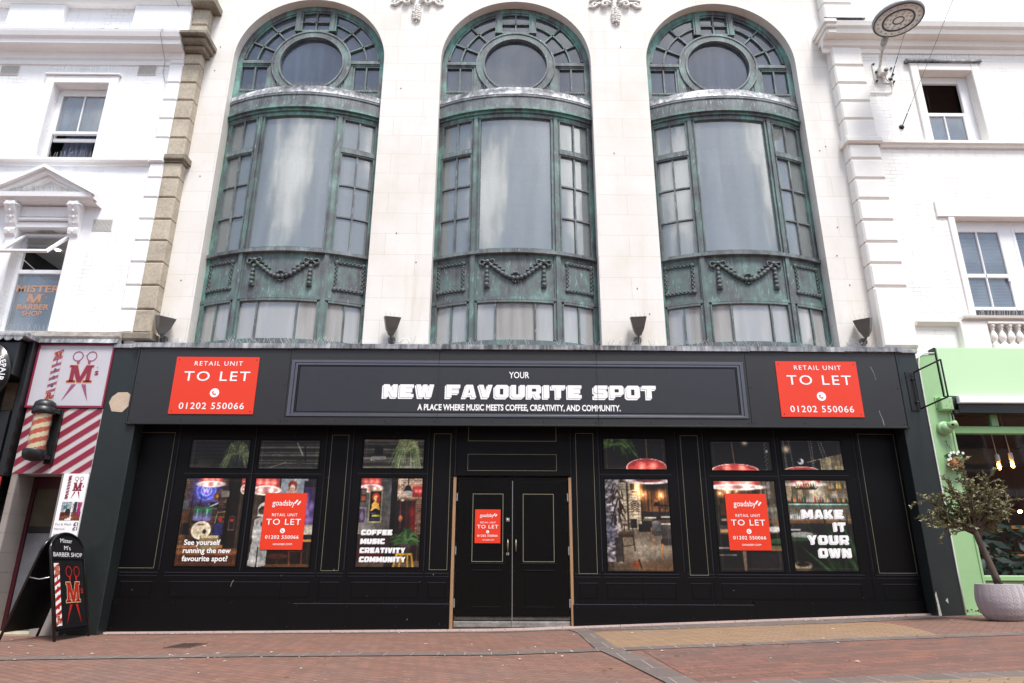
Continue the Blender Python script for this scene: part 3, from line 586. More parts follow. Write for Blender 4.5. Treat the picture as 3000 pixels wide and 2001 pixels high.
for s in (-1, 1):
    rect(mb, A, min(s*1.44, s*1.557), max(s*1.44, s*1.557), -0.86, 0, 0.02, 0.10)
    abar(mb, (s*0.365, 0.90), (s*0.365, 1.46), 0.15, -0.06, 0.03); mb.mat('verdigris'); abar(mb, (s*0.365, 0.88), (s*0.365, 1.44), 0.07, 0.03, 0.05); mb.mat('verdigris_bright')
    rect(mb, A, min(s*0.76, s*1.45), max(s*0.76, s*1.45), 0.0, 0.12, 0.025, 0.08); mb.mat('weathered_copper'); rect(mb, A, min(s*0.78, s*1.44), max(s*0.78, s*1.44), 0.03, 0.09, 0.045, 0.02); mb.mat('verdigris')
    rect(mb, A, min(s*0.72, s*0.88), max(s*0.72, s*0.88), -0.86, 0.0, 0.018, 0.08)
    rect(mb, A, min(s*0.88, s*0.92), max(s*0.88, s*0.92), -0.66, 0.0, 0.0, 0.05); rect(mb, A, min(s*0.88, s*1.44), max(s*0.88, s*1.44), -0.86, -0.66, 0.012, 0.08)
    rect(mb, A, min(s*0.92, s*1.44), max(s*0.92, s*1.44), -0.66, -0.62, 0.03, 0.05); rect(mb, A, min(s*0.92, s*1.44), max(s*0.92, s*1.44), -0.04, 0.0, 0.012, 0.05)
    mb.mat('verdigris'); abar(mb, (s*1.165, -0.62), (s*1.165, -0.04), 0.032, -0.03, 0.01)
    for a in (25, 47.5):
        r1 = 0.86 if a > 30 else 0.80; abar(mb, (s*r1*math.cos(R(a)), r1*math.sin(R(a))), (s*1.41*math.cos(R(a)), 1.41*math.sin(R(a))), 0.032, -0.03, 0.012)
    a0, a1 = 7, 69
    if s > 0: arcbar(mb, 1.145, 1.175, a0, a1, -0.03, 0.012)
    else: arcbar(mb, 1.145, 1.175, 180-a1, 180-a0, -0.03, 0.012)
    mb.mat('verdigris_bright')
mb.mat('verdigris'); abar(mb, (0, 0.93), (0, 1.42), 0.032, -0.03, 0.012); abar(mb, (-0.29, 1.145), (0.29, 1.145), 0.028, -0.03, 0.012); abar(mb, (-0.29, 0.91), (0.29, 0.91), 0.05, -0.03, 0.02)
ZC = 0.055                                       # the round light
def ringbar(r0, r1, d0, d1, n=48):
    vs = []
    for i in range(n+1):
        a = 2*math.pi*i/n; c, s_ = math.cos(a), math.sin(a)
        vs += [A.p(r0*c, ZC+r0*s_, d0), A.p(r0*c, ZC+r0*s_, d1), A.p(r1*c, ZC+r1*s_, d1), A.p(r1*c, ZC+r1*s_, d0)]
    mb.add(vs, [(4*i+k, 4*i+(k+1) % 4, 4*i+4+(k+1) % 4, 4*i+4+k) for i in range(n) for k in range(4)])
mb.mat('verdigris'); ringbar(0.675, 0.83, -0.06, 0.035); mb.mat('weathered_copper'); ringbar(0.655, 0.69, -0.05, 0.055); ringbar(0.80, 0.835, 0.0, 0.05)
mb.build('arched_frame', bay)
mb = MB('upper_glass')
pts = [A.p(1.45*math.cos(math.pi*k/36), 1.45*math.sin(math.pi*k/36), -0.035) for k in range(37)]
mb.poly([A.p(-1.45, -0.66, -0.035), A.p(1.45, -0.66, -0.035)]+pts); mb.build('pane', bay)
mb = MB('weathered_copper')
mb.mat('verdigris')
for s in (-1, 1):                                # plate in the corners under the round light
    arc = [A.p(s*0.82*math.cos(R(a)), ZC+0.82*math.sin(R(a)), 0.0) for a in range(-10, -62, -6)]
    mb.poly(arc+[A.p(s*0.4, -0.86, 0.0), A.p(s*0.75, -0.86, 0.0)])
rect(mb, A, -0.75, 0.75, -0.86, -0.64, 0.004, 0.05); mb.build('corner_plate', bay)
mb = MB('spike_wire')
rs = random.Random(11)
for k in range(64):
    x = -1.45+2.9*k/63+rs.uniform(-0.015, 0.015); q = 1-(x/1.555)**2; z = 10.20+0.16*q
    for t in (-0.05, 0.04): mb.tube([(BC+x, 0.1, z), (BC+x+t+rs.uniform(-0.03, 0.03), 0.03, z+0.11)], 0.0022, 3, False)
mb.build('bird_spikes', bay)
for i in (0, 2):
    c = copy_tree(bay, main); c.location.x += CX3[i]-BC
# carved scroll ornaments between the arches
def ornament(x, zoff):
    mb = MB('portland_stone'); z0 = 12.40+zoff
    for s in (-1, 1):
        sp = [(x+s*(0.21-(0.125-0.011*k)*math.cos(k*0.75)), -0.035-0.004*k, z0+0.05+(0.105-0.009*k)*math.sin(k*0.75)) for k in range(11)]
        mb.tube(sp, [0.042-0.002*k for k in range(11)], 8)
        sp = [(x+s*(0.44-(0.085-0.008*k)*math.cos(k*0.8)), -0.03, z0+0.045+(0.075-0.007*k)*math.sin(k*0.8)) for k in range(10)]
        mb.tube(sp, [0.03-0.0015*k for k in range(10)], 8)
        mb.tube([(x+s*0.33, -0.02, z0+0.12), (x+s*0.46, -0.03, z0-0.02), (x+s*0.55, -0.02, z0+0.0), (x+s*0.58, -0.02, z0+0.03)], [0.03, 0.032, 0.02, 0.006], 8)
        mb.tube([(x+s*0.05, -0.03, z0+0.16), (x+s*0.12, -0.05, z0+0.2), (x+s*0.3, -0.04, z0+0.22), (x+s*0.55, -0.02, z0+0.16)], [0.04, 0.045, 0.04, 0.02], 8)
    mb.tube([(x, 0.0, z0+0.12), (x, -0.03, z0+0.0), (x, -0.03, z0-0.05)], 0.022, 8)
    rs = random.Random(5)
    for k in range(7):
        z = z0-0.05-0.058*k; w = 0.03+0.045*math.sin(math.pi*(k+1)/9)
        for j in (-1, 0, 1): mb.blob((x+j*w*0.8+rs.uniform(-.008, .008), -0.03-0.02*(j == 0), z+rs.uniform(-.015, .015)), (w*0.62, w*0.6, 0.038), 7, 5)
    mb.blob((x, -0.03, z0-0.46), (0.02, 0.02, 0.035), 6, 5)
    mb.build('carved_scroll', main)
ornament(-1.965, 0.05); ornament(2.28, 0.03)
# radiators standing inside behind the round windows
rad0 = None
for i, c in enumerate(CX3):
    if rad0 is None:
        rad0 = thing('radiator', '', 'radiator', (c, 0.62, 9.97), 'radiators inside behind the arched windows')
        mb = MB('radiator_paint')
        for k in range(26):
            x = c-1.3+k*0.104; mb.tube([(x, 0.62, 10.02), (x, 0.62, 10.72)], 0.036, 8); mb.tube([(x, 0.72, 10.02), (x, 0.72, 10.72)], 0.03, 6)
        mb.build('column', rad0)
        mb = MB('radiator_paint'); mb.tube([(c-1.35, 0.62, 10.68), (c+1.35, 0.62, 10.68)], 0.03, 6); mb.tube([(c-1.35, 0.62, 10.06), (c+1.35, 0.62, 10.06)], 0.03, 6); mb.build('pipe', rad0); r = rad0
    else:
        r = copy_tree(rad0); r.location.x = c
    r['label'] = 'old column radiator inside behind the %s of the stone building' % ('round window nearest the barber shop', 'middle round window', 'round window nearest the street lamp')[i]

# ================================================================= floodlights on the stone
def floodlight(x, z, tw):
    t = thing('floodlight', '', 'floodlight', (x, 0, z), 'grey floodlights on the stone building')
    mb = MB('flood_grey')                        # flared hood pointing down at the sign
    c, s = math.cos(tw), math.sin(tw)
    def P(a, d, h): return (x+(a*c-d*s)*1.25, -0.14-(a*s+d*c)*1.2, z+h*1.12-0.02)
    top = [P(-0.115, -0.02, 0.34), P(0.115, -0.02, 0.34), P(0.115, 0.20, 0.27), P(-0.115, 0.20, 0.27)]
    low = [P(-0.035, 0.0, 0.03), P(0.035, 0.0, 0.03), P(0.04, 0.06, 0.04), P(-0.04, 0.06, 0.04)]
    mid = [P(-0.078, -0.02, 0.13), P(0.078, -0.02, 0.13), P(0.078, 0.13, 0.12), P(-0.078, 0.13, 0.12)]
    mb.add(low+mid+top, [(0, 1, 5, 4), (1, 2, 6, 5), (2, 3, 7, 6), (3, 0, 4, 7), (0, 3, 2, 1), (4, 5, 9, 8), (5, 6, 10, 9), (6, 7, 11, 10), (7, 4, 8, 11), (8, 9, 10, 11)]); h = mb.build('hood', t)
    mb = MB('lamp_lens'); mb.poly([tuple(Vector(p)*0.94+sum((Vector(q) for q in top), Vector())/4*0.06+Vector((0, -0.004, 0.004))) for p in top]); mb.build('lens', h)
    mb = MB('flood_grey'); mb.tube([(x+0.02*s, -0.14, z+0.05), (x, -0.10, z-0.0), (x, -0.02, z-0.03)], 0.022, 8)
    mb.lathe([(0.07, 0.0), (0.07, 0.03), (0.05, 0.045), (0.03, 0.05)], (x, 0.0, z-0.03), 14, 'y'); mb.build('bracket', t)
    mb = MB('spike_wire')
    for k in range(4): mb.tube([P(-0.09+0.06*k, 0.08, 0.33), P(-0.10+0.065*k, 0.08, 0.46)], 0.0025, 3)
    mb.build('bird_spikes', t)
    mb = MB('white_cable'); rs = random.Random(int(abs(x)*10)); k = 1 if x > 0 else -1
    mb.tube([(x, -0.03, z-0.03), (x-0.06*k, -0.04, z-0.08), (x-0.16*k, -0.08, z-0.10), (x-0.22*k, -0.10, z-0.03), (x-0.30*k, -0.06, z-0.02), (x-0.33*k, -0.1, z-0.12)], 0.008, 5); mb.build('cable', t)
    return t
f = floodlight(-6.12, 4.87, -0.75); f['label'] = 'grey floodlight standing beside the brown corner blocks of the white building'
f = floodlight(-2.06, 4.89, -0.25); f['label'] = 'grey floodlight on the wide stone pier nearer the barber shop'
f = floodlight(2.35, 4.92, 0.15); f['label'] = 'grey floodlight on the wide stone pier nearer the cafe'
f = floodlight(6.42, 4.92, 0.65); f['label'] = 'grey floodlight standing beside the white rusticated blocks near the cafe'
def holed_wall(mb, x0, x1, z0, z1, y, holes, depth):
    xs_ = sorted({x0, x1, *[h[0] for h in holes], *[h[1] for h in holes]}); zs = sorted({z0, z1, *[h[2] for h in holes], *[h[3] for h in holes]})
    for a, b in zip(xs_, xs_[1:]):
        for c, d in zip(zs, zs[1:]):
            if not any(h[0] <= (a+b)/2 <= h[1] and h[2] <= (c+d)/2 <= h[3] for h in holes): mb.quad((a,y,c), (b,y,c), (b,y,d), (a,y,d))
    for h in holes:
        a, b, c, d = h[:4]; e = y+depth
        mb.quad((a,y,c), (a,e,c), (a,e,d), (a,y,d)); mb.quad((b,y,c), (b,e,c), (b,e,d), (b,y,d)); mb.quad((a,y,d), (b,y,d), (b,e,d), (a,e,d)); mb.quad((a,y,c), (b,y,c), (b,e,c), (a,e,c))
def spikes(x0, x1, y, z, h, step, rs, mb):
    x = x0
    while x < x1:
        mb.tube([(x, y, z), (x+rs.uniform(-.03, .03), y-rs.uniform(-0.02, .07), z+h)], 0.0022, 3, False); x += step*rs.uniform(0.7, 1.3)
W = -0.15
# ================================================================= the white building with the barber shop
lb = thing('white_building', 'white painted building with pedimented window and brown corner blocks above the barber shop', 'building', (-9.5, W, 0))
mb = MB('white_painted_wall')
holed_wall(mb, -14, -6.55, 4.6, 14.2, W, [(-9.13, -8.02, 8.47, 10.21), (-9.10, -8.10, 4.92, 6.96)], 0.26)
mb.quad((-14,W+0.5,0), (-6.3,W+0.5,0), (-6.3,W+0.5,4.6), (-14,W+0.5,4.6)); mb.build('wall', lb)
mb = MB('room_dark'); mb.box(-9.6, -7.6, 2.2, 2.3, 4.6, 10.5); mb.box(-9.6, -9.5, 0.2, 2.2, 4.6, 10.5); mb.box(-7.7, -7.6, 0.2, 2.2, 4.6, 10.5); mb.box(-9.6, -7.6, 0.15, 2.3, 10.5, 10.6); mb.mat('room_wall'); mb.box(-9.5, -7.7, 0.15, 2.2, 6.98, 7.1); mb.build('room', lb)
mb = MB('white_trim')                            # string course, cornice, parapet
mb.profile([(W, 8.30), (W-0.03, 8.31), (W-0.05, 8.36), (W-0.11, 8.38), (W-0.115, 8.43), (W, 8.45)], -14, -6.90); mb.build('string_course', lb)
mb = MB('white_trim'); mb.profile([(W, 10.66), (W-0.03, 10.67), (W-0.035, 10.76), (W-0.07, 10.80), (W-0.09, 10.92), (W-0.20, 10.95), (W-0.30, 10.97), (W-0.31, 11.05), (W-0.36, 11.10), (W-0.39, 11.19), (W-0.40, 11.24), (W, 11.27)], -14, -6.60)
mb.mat('mossy_black'); rs = random.Random(4)
for k in range(26):
    x = -10.6+rs.random()*3.9; mb.blob((x, W-0.37, 11.245), (rs.uniform(.02, .09), 0.03, rs.uniform(.01, .022)), 6, 4)
mb.build('cornice', lb)
mb = MB('white_trim')
mb.box(-14, -10.37, W-0.12, W, 11.30, 12.10) if False else None
for a, b in ((-10.38, -9.24), (-7.78, -6.60)): mb.bbox(a, b, W-0.12, W+0.02, 11.28, 12.12, 0.006)
mb.bbox(-14, -10.38-1.3, W-0.12, W+0.02, 11.28, 12.12, 0.006)
for a, b in ((-9.24, -7.78), (-11.68, -10.38)): mb.bbox(a, b, W-0.06, W+0.02, 11.28, 11.55, 0.006); mb.bbox(a+0.03, b-0.03, W-0.085, W, 11.42, 11.45, 0.004)
mb.profile([(W, 12.12), (W-0.14, 12.12), (W-0.20, 12.20), (W-0.26, 12.24), (W-0.27, 12.34), (W, 12.36)], -14, -6.60); mb.build('parapet', lb)
QJ = [4.9, 5.345, 5.81, 6.27, 6.705, 7.15, 7.61, 8.035, 8.37]
QJ2 = [8.53, 8.93, 9.37, 9.81, 10.23, 10.68, 10.95]; QJ3 = [11.24, 11.68, 12.1]
def quoins(mb, x0, x1, yf, js, gap=0.022, c=0.02):
    for a, b in zip(js, js[1:]): mb.bbox(x0, x1, yf, yf+0.35, a+gap/2, b-gap/2, c); mb.box(x0+0.02, x1-0.02, yf+0.03, yf+0.35, b-gap/2, b+gap/2)
mb = MB('white_trim')
for js in (QJ, QJ2, QJ3): quoins(mb, -6.885, -6.604, W-0.055, js)
mb.bbox(-6.90, -6.604, W-0.10, W, 8.36, 8.54, 0.03); mb.box(-6.86, -6.62, W-0.02, W, 4.9, 12.1); mb.build('rusticated_blocks', lb)
mb = MB('tan_stone')
for js in (QJ, QJ2, QJ3): quoins(mb, -6.60, -6.27, W-0.06, js)
mb.mat('dirty_stone'); mb.bbox(-6.60, -6.19, W-0.13, 0.05, 8.41, 8.53, 0.02); mb.bbox(-6.60, -6.23, W-0.09, 0.05, 8.37, 8.41, 0.02)
mb.bbox(-6.62, -6.08, W-0.40, 0.05, 11.15, 11.245, 0.02); mb.bbox(-6.61, -6.13, W-0.30, 0.05, 11.05, 11.15, 0.02); mb.bbox(-6.60, -6.19, W-0.18, 0.05, 10.95, 11.05, 0.02)
mb.bbox(-6.60, -6.10, W-0.25, 0.05, 12.10, 12.25, 0.03); mb.bbox(-6.74, -6.22, W-0.10, 0.05, 4.77, 4.90, 0.02); mb.mat('tan_stone'); mb.bbox(-6.58, -6.24, W-0.05, 0.3, 12.25, 14.2, 0.02); mb.build('corner_blocks', lb)
mb = MB('dirty_white'); mb.profile([(W, 4.70), (W-0.06, 4.70), (W-0.10, 4.76), (W-0.15, 4.80), (W-0.16, 4.88), (W, 4.94)], -14, -6.74); mb.build('ledge', lb)
for (x, z) in ((-10.10, 10.52), (-7.335, 10.555), (-7.555, 7.04)):
    v = MB('grille'); v.bbox(x-0.185, x+0.185, W-0.012, W+0.02, z-0.12, z+0.12, 0.004); v.mat('grille_hole')
    for i in range(14):
        for j in range(9):
            if i != 6 and i != 7 or True:
                a = x-0.165+i*0.0245; b_ = z-0.1+j*0.0245; v.quad((a,W-0.0135,b_), (a+0.013,W-0.0135,b_), (a+0.013,W-0.0135,b_+0.013), (a,W-0.0135,b_+0.013))
    v.build('air_grille', lb)
# upper sash window
mb = MB('white_trim')
mb.bbox(-9.30, -9.127, W-0.05, W+0.05, 8.45, 10.385, 0.012); mb.bbox(-8.023, -7.85, W-0.05, W+0.05, 8.45, 10.385, 0.012); mb.bbox(-9.127, -8.023, W-0.048, W+0.05, 10.207, 10.385, 0.012); mb.bbox(-9.33, -7.82, W-0.085, W+0.03, 10.385, 10.43, 0.01)
sw_ = mb.build('window', lb, (-8.575, W, 8.45))
mb = MB('white_frame'); y = W+0.17
for a, b, c, d in ((-9.13, -9.07, 8.47, 10.21), (-8.08, -8.02, 8.47, 10.21), (-9.07, -8.08, 10.10, 10.21), (-9.07, -8.08, 9.15, 9.215), (-9.07, -9.03, 9.215, 10.10), (-8.12, -8.08, 9.215, 10.10), (-8.60, -8.575, 9.215, 10.10), (-9.03, -8.12, 10.06, 10.10)): mb.bbox(a, b, y, y+0.06, c, d, 0.008)
y = W+0.235
for a, b, c, d in ((-9.07, -8.08, 9.02, 9.09), (-9.07, -9.03, 9.09, 9.9), (-8.12, -8.08, 9.09, 9.9)): mb.bbox(a, b, y, y+0.04, c, d, 0.006)
mb.build('sash', sw_)
mb = MB('sash_glass'); mb.quad((-9.03, W+0.2, 9.2), (-8.12, W+0.2, 9.2), (-8.12, W+0.2, 10.07), (-9.03, W+0.2, 10.07)); mb.build('pane', sw_)
mb = MB('curtain'); n = 60
pts = [(-9.0+0.9*i/n, W+0.42+0.035*math.sin(i*0.9)+0.02*math.sin(i*0.37)) for i in range(n+1)]
mb.add([(x+0.06*(z-8.5), yy, z) for x, yy in pts for z in (8.4, 10.2)], [(2*i, 2*i+2, 2*i+3, 2*i+1) for i in range(n) if not 36 < i < 50], True); mb.build('curtain', sw_)
# pedimented window with the open top light
mb = MB('white_trim')
mb.bbox(-9.27, -9.097, W-0.04, W+0.05, 4.92, 6.96, 0.012); mb.bbox(-8.103, -7.93, W-0.04, W+0.05, 4.92, 6.96, 0.012); mb.bbox(-9.27, -7.93, W-0.042, W+0.05, 6.957, 7.08, 0.012)
mb.bbox(-9.1, -8.12, W-0.09, W, 7.09, 7.15, 0.015); mb.bbox(-9.1, -8.12, W-0.05, W, 7.18, 7.40, 0.01)
pw = mb.build('window', lb, (-8.6, W, 4.92))
mb = MB('white_trim'); ax, az, bx, bz = -8.66, 8.14, 1.02, 7.47
mb.profile([(W, 7.42), (W-0.20, 7.43), (W-0.24, 7.47), (W-0.29, 7.48), (W-0.30, 7.57), (W, 7.58)], ax-0.97, ax+0.97)
for s in (-1, 1):
    for (d0, d1, y0) in ((0.0, 0.06, W-0.34), (0.06, 0.13, W-0.27), (0.13, 0.18, W-0.18)):
        p = [(ax+s*(bx+0.0), bz+0.11-d0*1.1), (ax, az-d0*1.15), (ax, az-d1*1.15), (ax+s*(bx+0.0), bz+0.11-d1*1.1)]
        if s > 0: p = p[::-1]
        mb.prism([(a, y0, b_) for a, b_ in p], (0, W-y0, 0))
mb.prism([(ax-0.85, W-0.05, 7.575), (ax+0.85, W-0.05, 7.575), (ax, W-0.05, 8.0)], (0, 0.06, 0))
mb.mat('spike_wire'); rs = random.Random(8)
for k in range(90):
    t = rs.uniform(-0.7, 0.7); mb.tube([(ax+t, W-0.2, 7.58), (ax+t+rs.uniform(-.03, .03), W-0.24, 7.58+min(0.13, 0.32*(0.85-abs(t))))], 0.0022, 3, False)
mb.build('pediment', pw)
for x in (-9.19, -8.03):                         # scrolled brackets with a leaf on the face
    mb = MB('white_trim'); prof = [(W, 7.42), (W-0.24, 7.42), (W-0.26, 7.34), (W-0.22, 7.26), (W-0.16, 7.16), (W-0.12, 7.02), (W-0.08, 6.95), (W-0.11, 6.90), (W-0.09, 6.82), (W-0.04, 6.77), (W, 6.76)]
    mb.profile(prof, x-0.09, x+0.09)
    for k, (yy, z, r) in enumerate(((W-0.245, 7.345, 0.05), (W-0.2, 7.24, 0.045), (W-0.155, 7.13, 0.04), (W-0.115, 7.03, 0.03), (W-0.10, 6.86, 0.032))):
        for t in (-1, 0, 1): mb.blob((x+t*0.055, yy+abs(t)*0.01, z+abs(t)*0.02), (r*0.7, r*0.6, r), 7, 5)
    for t in (-1, 1): mb.lathe([(0.055, -0.012), (0.06, 0), (0.055, 0.012)], (x+t*0.09, W-0.19, 7.35), 12, 'z')
    mb.build('corbel', pw)
mb = MB('white_frame'); y = W+0.17
for a, b, c, d in ((-9.10, -9.03, 4.92, 6.96), (-8.17, -8.10, 4.92, 6.96), (-9.03, -8.17, 6.87, 6.96), (-9.03, -8.17, 6.12, 6.20)): mb.bbox(a, b, y, y+0.07, c, d, 0.008)
mb.build('frame', pw)
# top-hung light pushed out
H0 = Vector((0, W+0.15, 6.88)); H1 = Vector((0, -0.55, 6.27)); dv = (H1-H0)
def hp(x, t): v = H0+dv*t; return (x, v.y, v.z)
nrm = Vector((0, dv.z, -dv.y)).normalized()*0.045
mb = MB('white_frame')
def hb(xa, xb, ta, tb): mb.prism([hp(xa, tb), hp(xb, tb), hp(xb, ta), hp(xa, ta)], nrm)
hb(-9.04, -8.985, 0, 1); hb(-8.215, -8.16, 0, 1); hb(-8.985, -8.215, 0, 0.07); hb(-8.985, -8.215, 0.92, 1); li = mb.build('open_light', pw)
mb = MB('clear_glass'); mb.quad(*[tuple(Vector(p)+nrm*0.5) for p in (hp(-8.985, .92), hp(-8.215, .92), hp(-8.215, .07), hp(-8.985, .07))]); mb.build('pane', li)
mb = MB('galvanised'); mb.tube([hp(-8.9, 0.8), (-8.75, W+0.18, 6.21)], 0.008, 5); mb.build('stay', li)
mb = MB('sash_glass'); yg = W+0.2; mb.quad((-9.03, yg, 4.92), (-8.17, yg, 4.92), (-8.17, yg, 6.12), (-9.03, yg, 6.12)); mb.build('pane', pw)
plain('brown_vinyl', (0.50, 0.27, 0.17), 0.5, 0.05)
G = Fr((-8.60, yg-0.004, 0)); mb = MB('brown_vinyl')
text(mb, 'MISTER', G, 0, 5.765, 0, 0.80, 0.135, 0.03); slab_M(mb, G, -0.19, 5.555, 0.30, 0.17, 0.0005); text(mb, "s", G, 0.17, 5.64, 0, 0.05, 0.06, 0.0)
text(mb, 'BARBER', G, -0.02, 5.425, 0, 0.58, 0.10, 0.03); text(mb, 'SHOP', G, -0.02, 5.30, 0, 0.36, 0.10, 0.03); mb.build('lettering', pw)
for k, (x, z) in enumerate(((-8.42, 6.94), (-8.95, 6.94), (-8.62, 6.94), (-8.80, 6.94), (-8.35, 6.94))):
    m_ = MB('downlight'); m_.lathe([(0.045, 0), (0.045, 0.006)], (x, 0.45+0.33*k, 6.965), 12); m_.build('downlight', lb)
mb = MB('spike_wire'); rs = random.Random(2)
spikes(-9.3, -7.0, W-0.1, 4.90, 0.12, 0.035, rs, mb); spikes(-9.5, -7.4, W-0.08, 8.44, 0.13, 0.04, rs, mb); spikes(-9.3, -7.85, W-0.06, 10.43, 0.13, 0.035, rs, mb); spikes(-10.6, -7.0, W-0.3, 11.26, 0.12, 0.05, rs, mb); spikes(-9.2, -7.8, W-0.05, 11.55, 0.12, 0.05, rs, mb); mb.build('bird_spikes', lb)
mb = MB('wire'); mb.tube([(-6.93, W-0.42, 11.3), (-6.96, W-0.43, 11.1), (-6.98, W-0.06, 10.75), (-6.99, W-0.03, 10.5), (-6.93, W-0.02, 10.3), (-6.86, W-0.07, 10.19)], 0.006, 5); mb.tube([(-6.98, W-0.42, 12.34), (-6.93, W-0.3, 12.2), (-6.88, W-0.07, 12.05)], 0.006, 5); mb.build('loose_wire', lb)

# ================================================================= the cream building with the green cafe
rb = thing('cream_building', 'cream white painted brick building with rusticated blocks above the green cafe', 'building', (9.5, W, 0))
mb = MB('cream_painted_brick')
holed_wall(mb, 6.70, 14, 4.3, 14.2, W, [(8.40, 9.50, 9.06, 10.72), (8.46, 12.0, 5.33, 7.35)], 0.28); mb.quad((6.7,W,4.3), (6.7,0.3,4.3), (6.7,0.3,14.2), (6.7,W,14.2)); mb.build('wall', rb)
mb = MB('room_dark'); mb.box(8.2, 12.3, 2.4, 2.5, 4.6, 11); mb.box(8.1, 8.2, 0.2, 2.4, 4.6, 11); mb.box(12.3, 12.4, 0.2, 2.4, 4.6, 11); mb.box(8.1, 12.4, 0.135, 2.5, 11.0, 11.1); mb.box(8.1, 12.4, 0.14, 2.5, 7.7, 7.8); mb.build('room', rb)
mb = MB('cream_trim')
mb.profile([(W, 11.14), (W-0.03, 11.15), (W-0.04, 11.24), (W-0.10, 11.28), (W-0.12, 11.40), (W-0.28, 11.43), (W-0.30, 11.52), (W-0.35, 11.56), (W-0.38, 11.66), (W, 11.70)], 6.50, 14)
for (z0, z1, d, xo) in ((11.40, 11.52, 0.30, 0.0), (11.52, 11.60, 0.35, 0.05), (11.60, 11.70, 0.39, 0.09)): mb.bbox(6.52-xo, 6.70, W-d-0.012, 0.05, z0, z1, 0.02)
mb.mat('lead'); mb.box(6.45, 7.3, W-0.40, W, 11.705, 11.715); mb.build('cornice', rb)
mb = MB('cream_trim'); mb.profile([(W, 8.86), (W-0.05, 8.87), (W-0.06, 8.92), (W-0.10, 8.94), (W-0.10, 9.0), (W, 9.01)], 7.30, 14); mb.build('string_course', rb)
mb = MB('cream_trim')
K1 = [4.72, 5.877, 6.343, 6.78, 7.237, 7.69, 8.135, 8.574, 8.93]; K2 = [9.06, 9.49, 9.917, 10.355, 10.79, 11.28]; K3 = [11.70, 12.4, 14.2]
for js in (K1, K2, K3): quoins(mb, 6.66, 7.285, W-0.075, js, 0.03, 0.03)
mb.bbox(6.60, 7.34, W-0.14, 0.05, 8.92, 9.07, 0.03); mb.box(6.68, 7.26, W-0.03, W, 4.75, 14.0); mb.build('rusticated_blocks', rb)
# upper window
mb = MB('cream_trim'); mb.bbox(8.24, 8.403, W-0.05, W+0.05, 9.02, 10.90, 0.012); mb.bbox(9.497, 9.67, W-0.05, W+0.05, 9.02, 10.90, 0.012); mb.bbox(8.403, 9.497, W-0.048, W+0.05, 10.717, 10.90, 0.012); mb.mat('lead'); mb.bbox(8.16, 9.72, W-0.10, W, 10.905, 10.965, 0.01)
w1 = mb.build('window', rb, (8.95, W, 9.02))
mb = MB('white_frame'); y = W+0.17
for a, b, c, d in ((8.40, 8.455, 9.06, 10.72), (9.31, 9.50, 9.06, 10.72), (8.455, 9.31, 10.56, 10.72), (8.455, 9.31, 9.76, 9.84), (8.455, 8.50, 9.06, 9.76), (9.26, 9.31, 9.06, 9.76), (8.86, 8.89, 9.06, 9.76), (8.455, 9.31, 9.06, 9.10)): mb.bbox(a, b, y, y+0.06, c, d, 0.008)
mb.build('sash', w1)
mb = MB('blind_brown')
for k in range(26):
    z = 9.86+k*0.028; mb.prism([(8.47, W+0.28, z), (9.30, W+0.28, z), (9.30, W+0.31, z+0.016), (8.47, W+0.31, z+0.016)], (0, 0.001, -0.002))
mb.tube([(8.7, W+0.275, 9.85), (8.7, W+0.275, 10.57)], 0.004, 4); mb.build('venetian_blind', w1)
mb = MB('sash_glass'); mb.quad((8.455, W+0.2, 9.06), (9.31, W+0.2, 9.06), (9.31, W+0.2, 9.76), (8.455, W+0.2, 9.76)); mb.build('pane', w1)
# wide window over the balustrade
mb = MB('cream_trim'); mb.bbox(8.14, 12.4, W-0.035, W+0.02, 7.347, 7.67, 0.01); mb.bbox(8.34, 8.463, W-0.03, W+0.05, 5.30, 7.347, 0.01)
w2 = mb.build('window', rb, (9.5, W, 5.3))
mb = MB('white_frame'); y = W+0.15
for x0 in (8.46, 9.62, 10.78):
    x1 = x0+1.0
    for a, b, c, d in ((x0, x0+0.07, 5.50, 7.35), (x1-0.10, x1+0.16, 5.50, 7.35), (x0+0.07, x1-0.10, 7.12, 7.35), (x0+0.07, x1-0.1, 6.17, 6.25), (x0+0.07, x1-0.1, 5.50, 5.585), ((x0+x1)/2-0.03, (x0+x1)/2, 5.585, 7.12)): mb.bbox(a, b, y, y+0.06, c, d, 0.008)
    mb.bbox(x1-0.13, x1-0.085, y-0.025, y, 6.09, 6.17, 0.006)
    mb.bbox(x0+0.07, x1-0.1, y+0.08, y+0.11, 6.52, 6.55, 0.004)
mb.build('sash', w2)
mb = MB('sash_glass'); mb.quad((8.46, W+0.185, 5.5), (12, W+0.185, 5.5), (12, W+0.185, 7.3), (8.46, W+0.185, 7.3)); mb.build('pane', w2)
mb = MB('blind_pale')
for k in range(50): z = 5.56+k*0.03; mb.prism([(8.5, W+0.33, z), (11.95, W+0.33, z), (11.95, W+0.345, z+0.029), (8.5, W+0.345, z+0.029)], (0, 0.001, -0.002))
mb.build('venetian_blind', w2)
mb = MB('room_dark'); mb.box(8.46, 12, W+0.10, W+0.2, 5.33, 5.50); mb.mat('spike_wire'); rs = random.Random(6)
for k in range(70): x = 8.5+k*0.03; mb.tube([(x, W-0.02, 5.31), (x+rs.uniform(-.05, .05), W-0.06, 5.46)], 0.0028, 3, False)
spikes(7.4, 8.4, W-0.06, 5.27, 0.13, 0.035, rs, mb); spikes(7.4, 8.2, W-0.08, 9.0, 0.13, 0.045, rs, mb); spikes(9.7, 10.6, W-0.08, 9.0, 0.13, 0.045, rs, mb); spikes(8.25, 9.65, W-0.06, 10.96, 0.13, 0.045, rs, mb); spikes(6.6, 11, W-0.34, 11.71, 0.13, 0.05, rs, mb); mb.build('bird_spikes', rb)
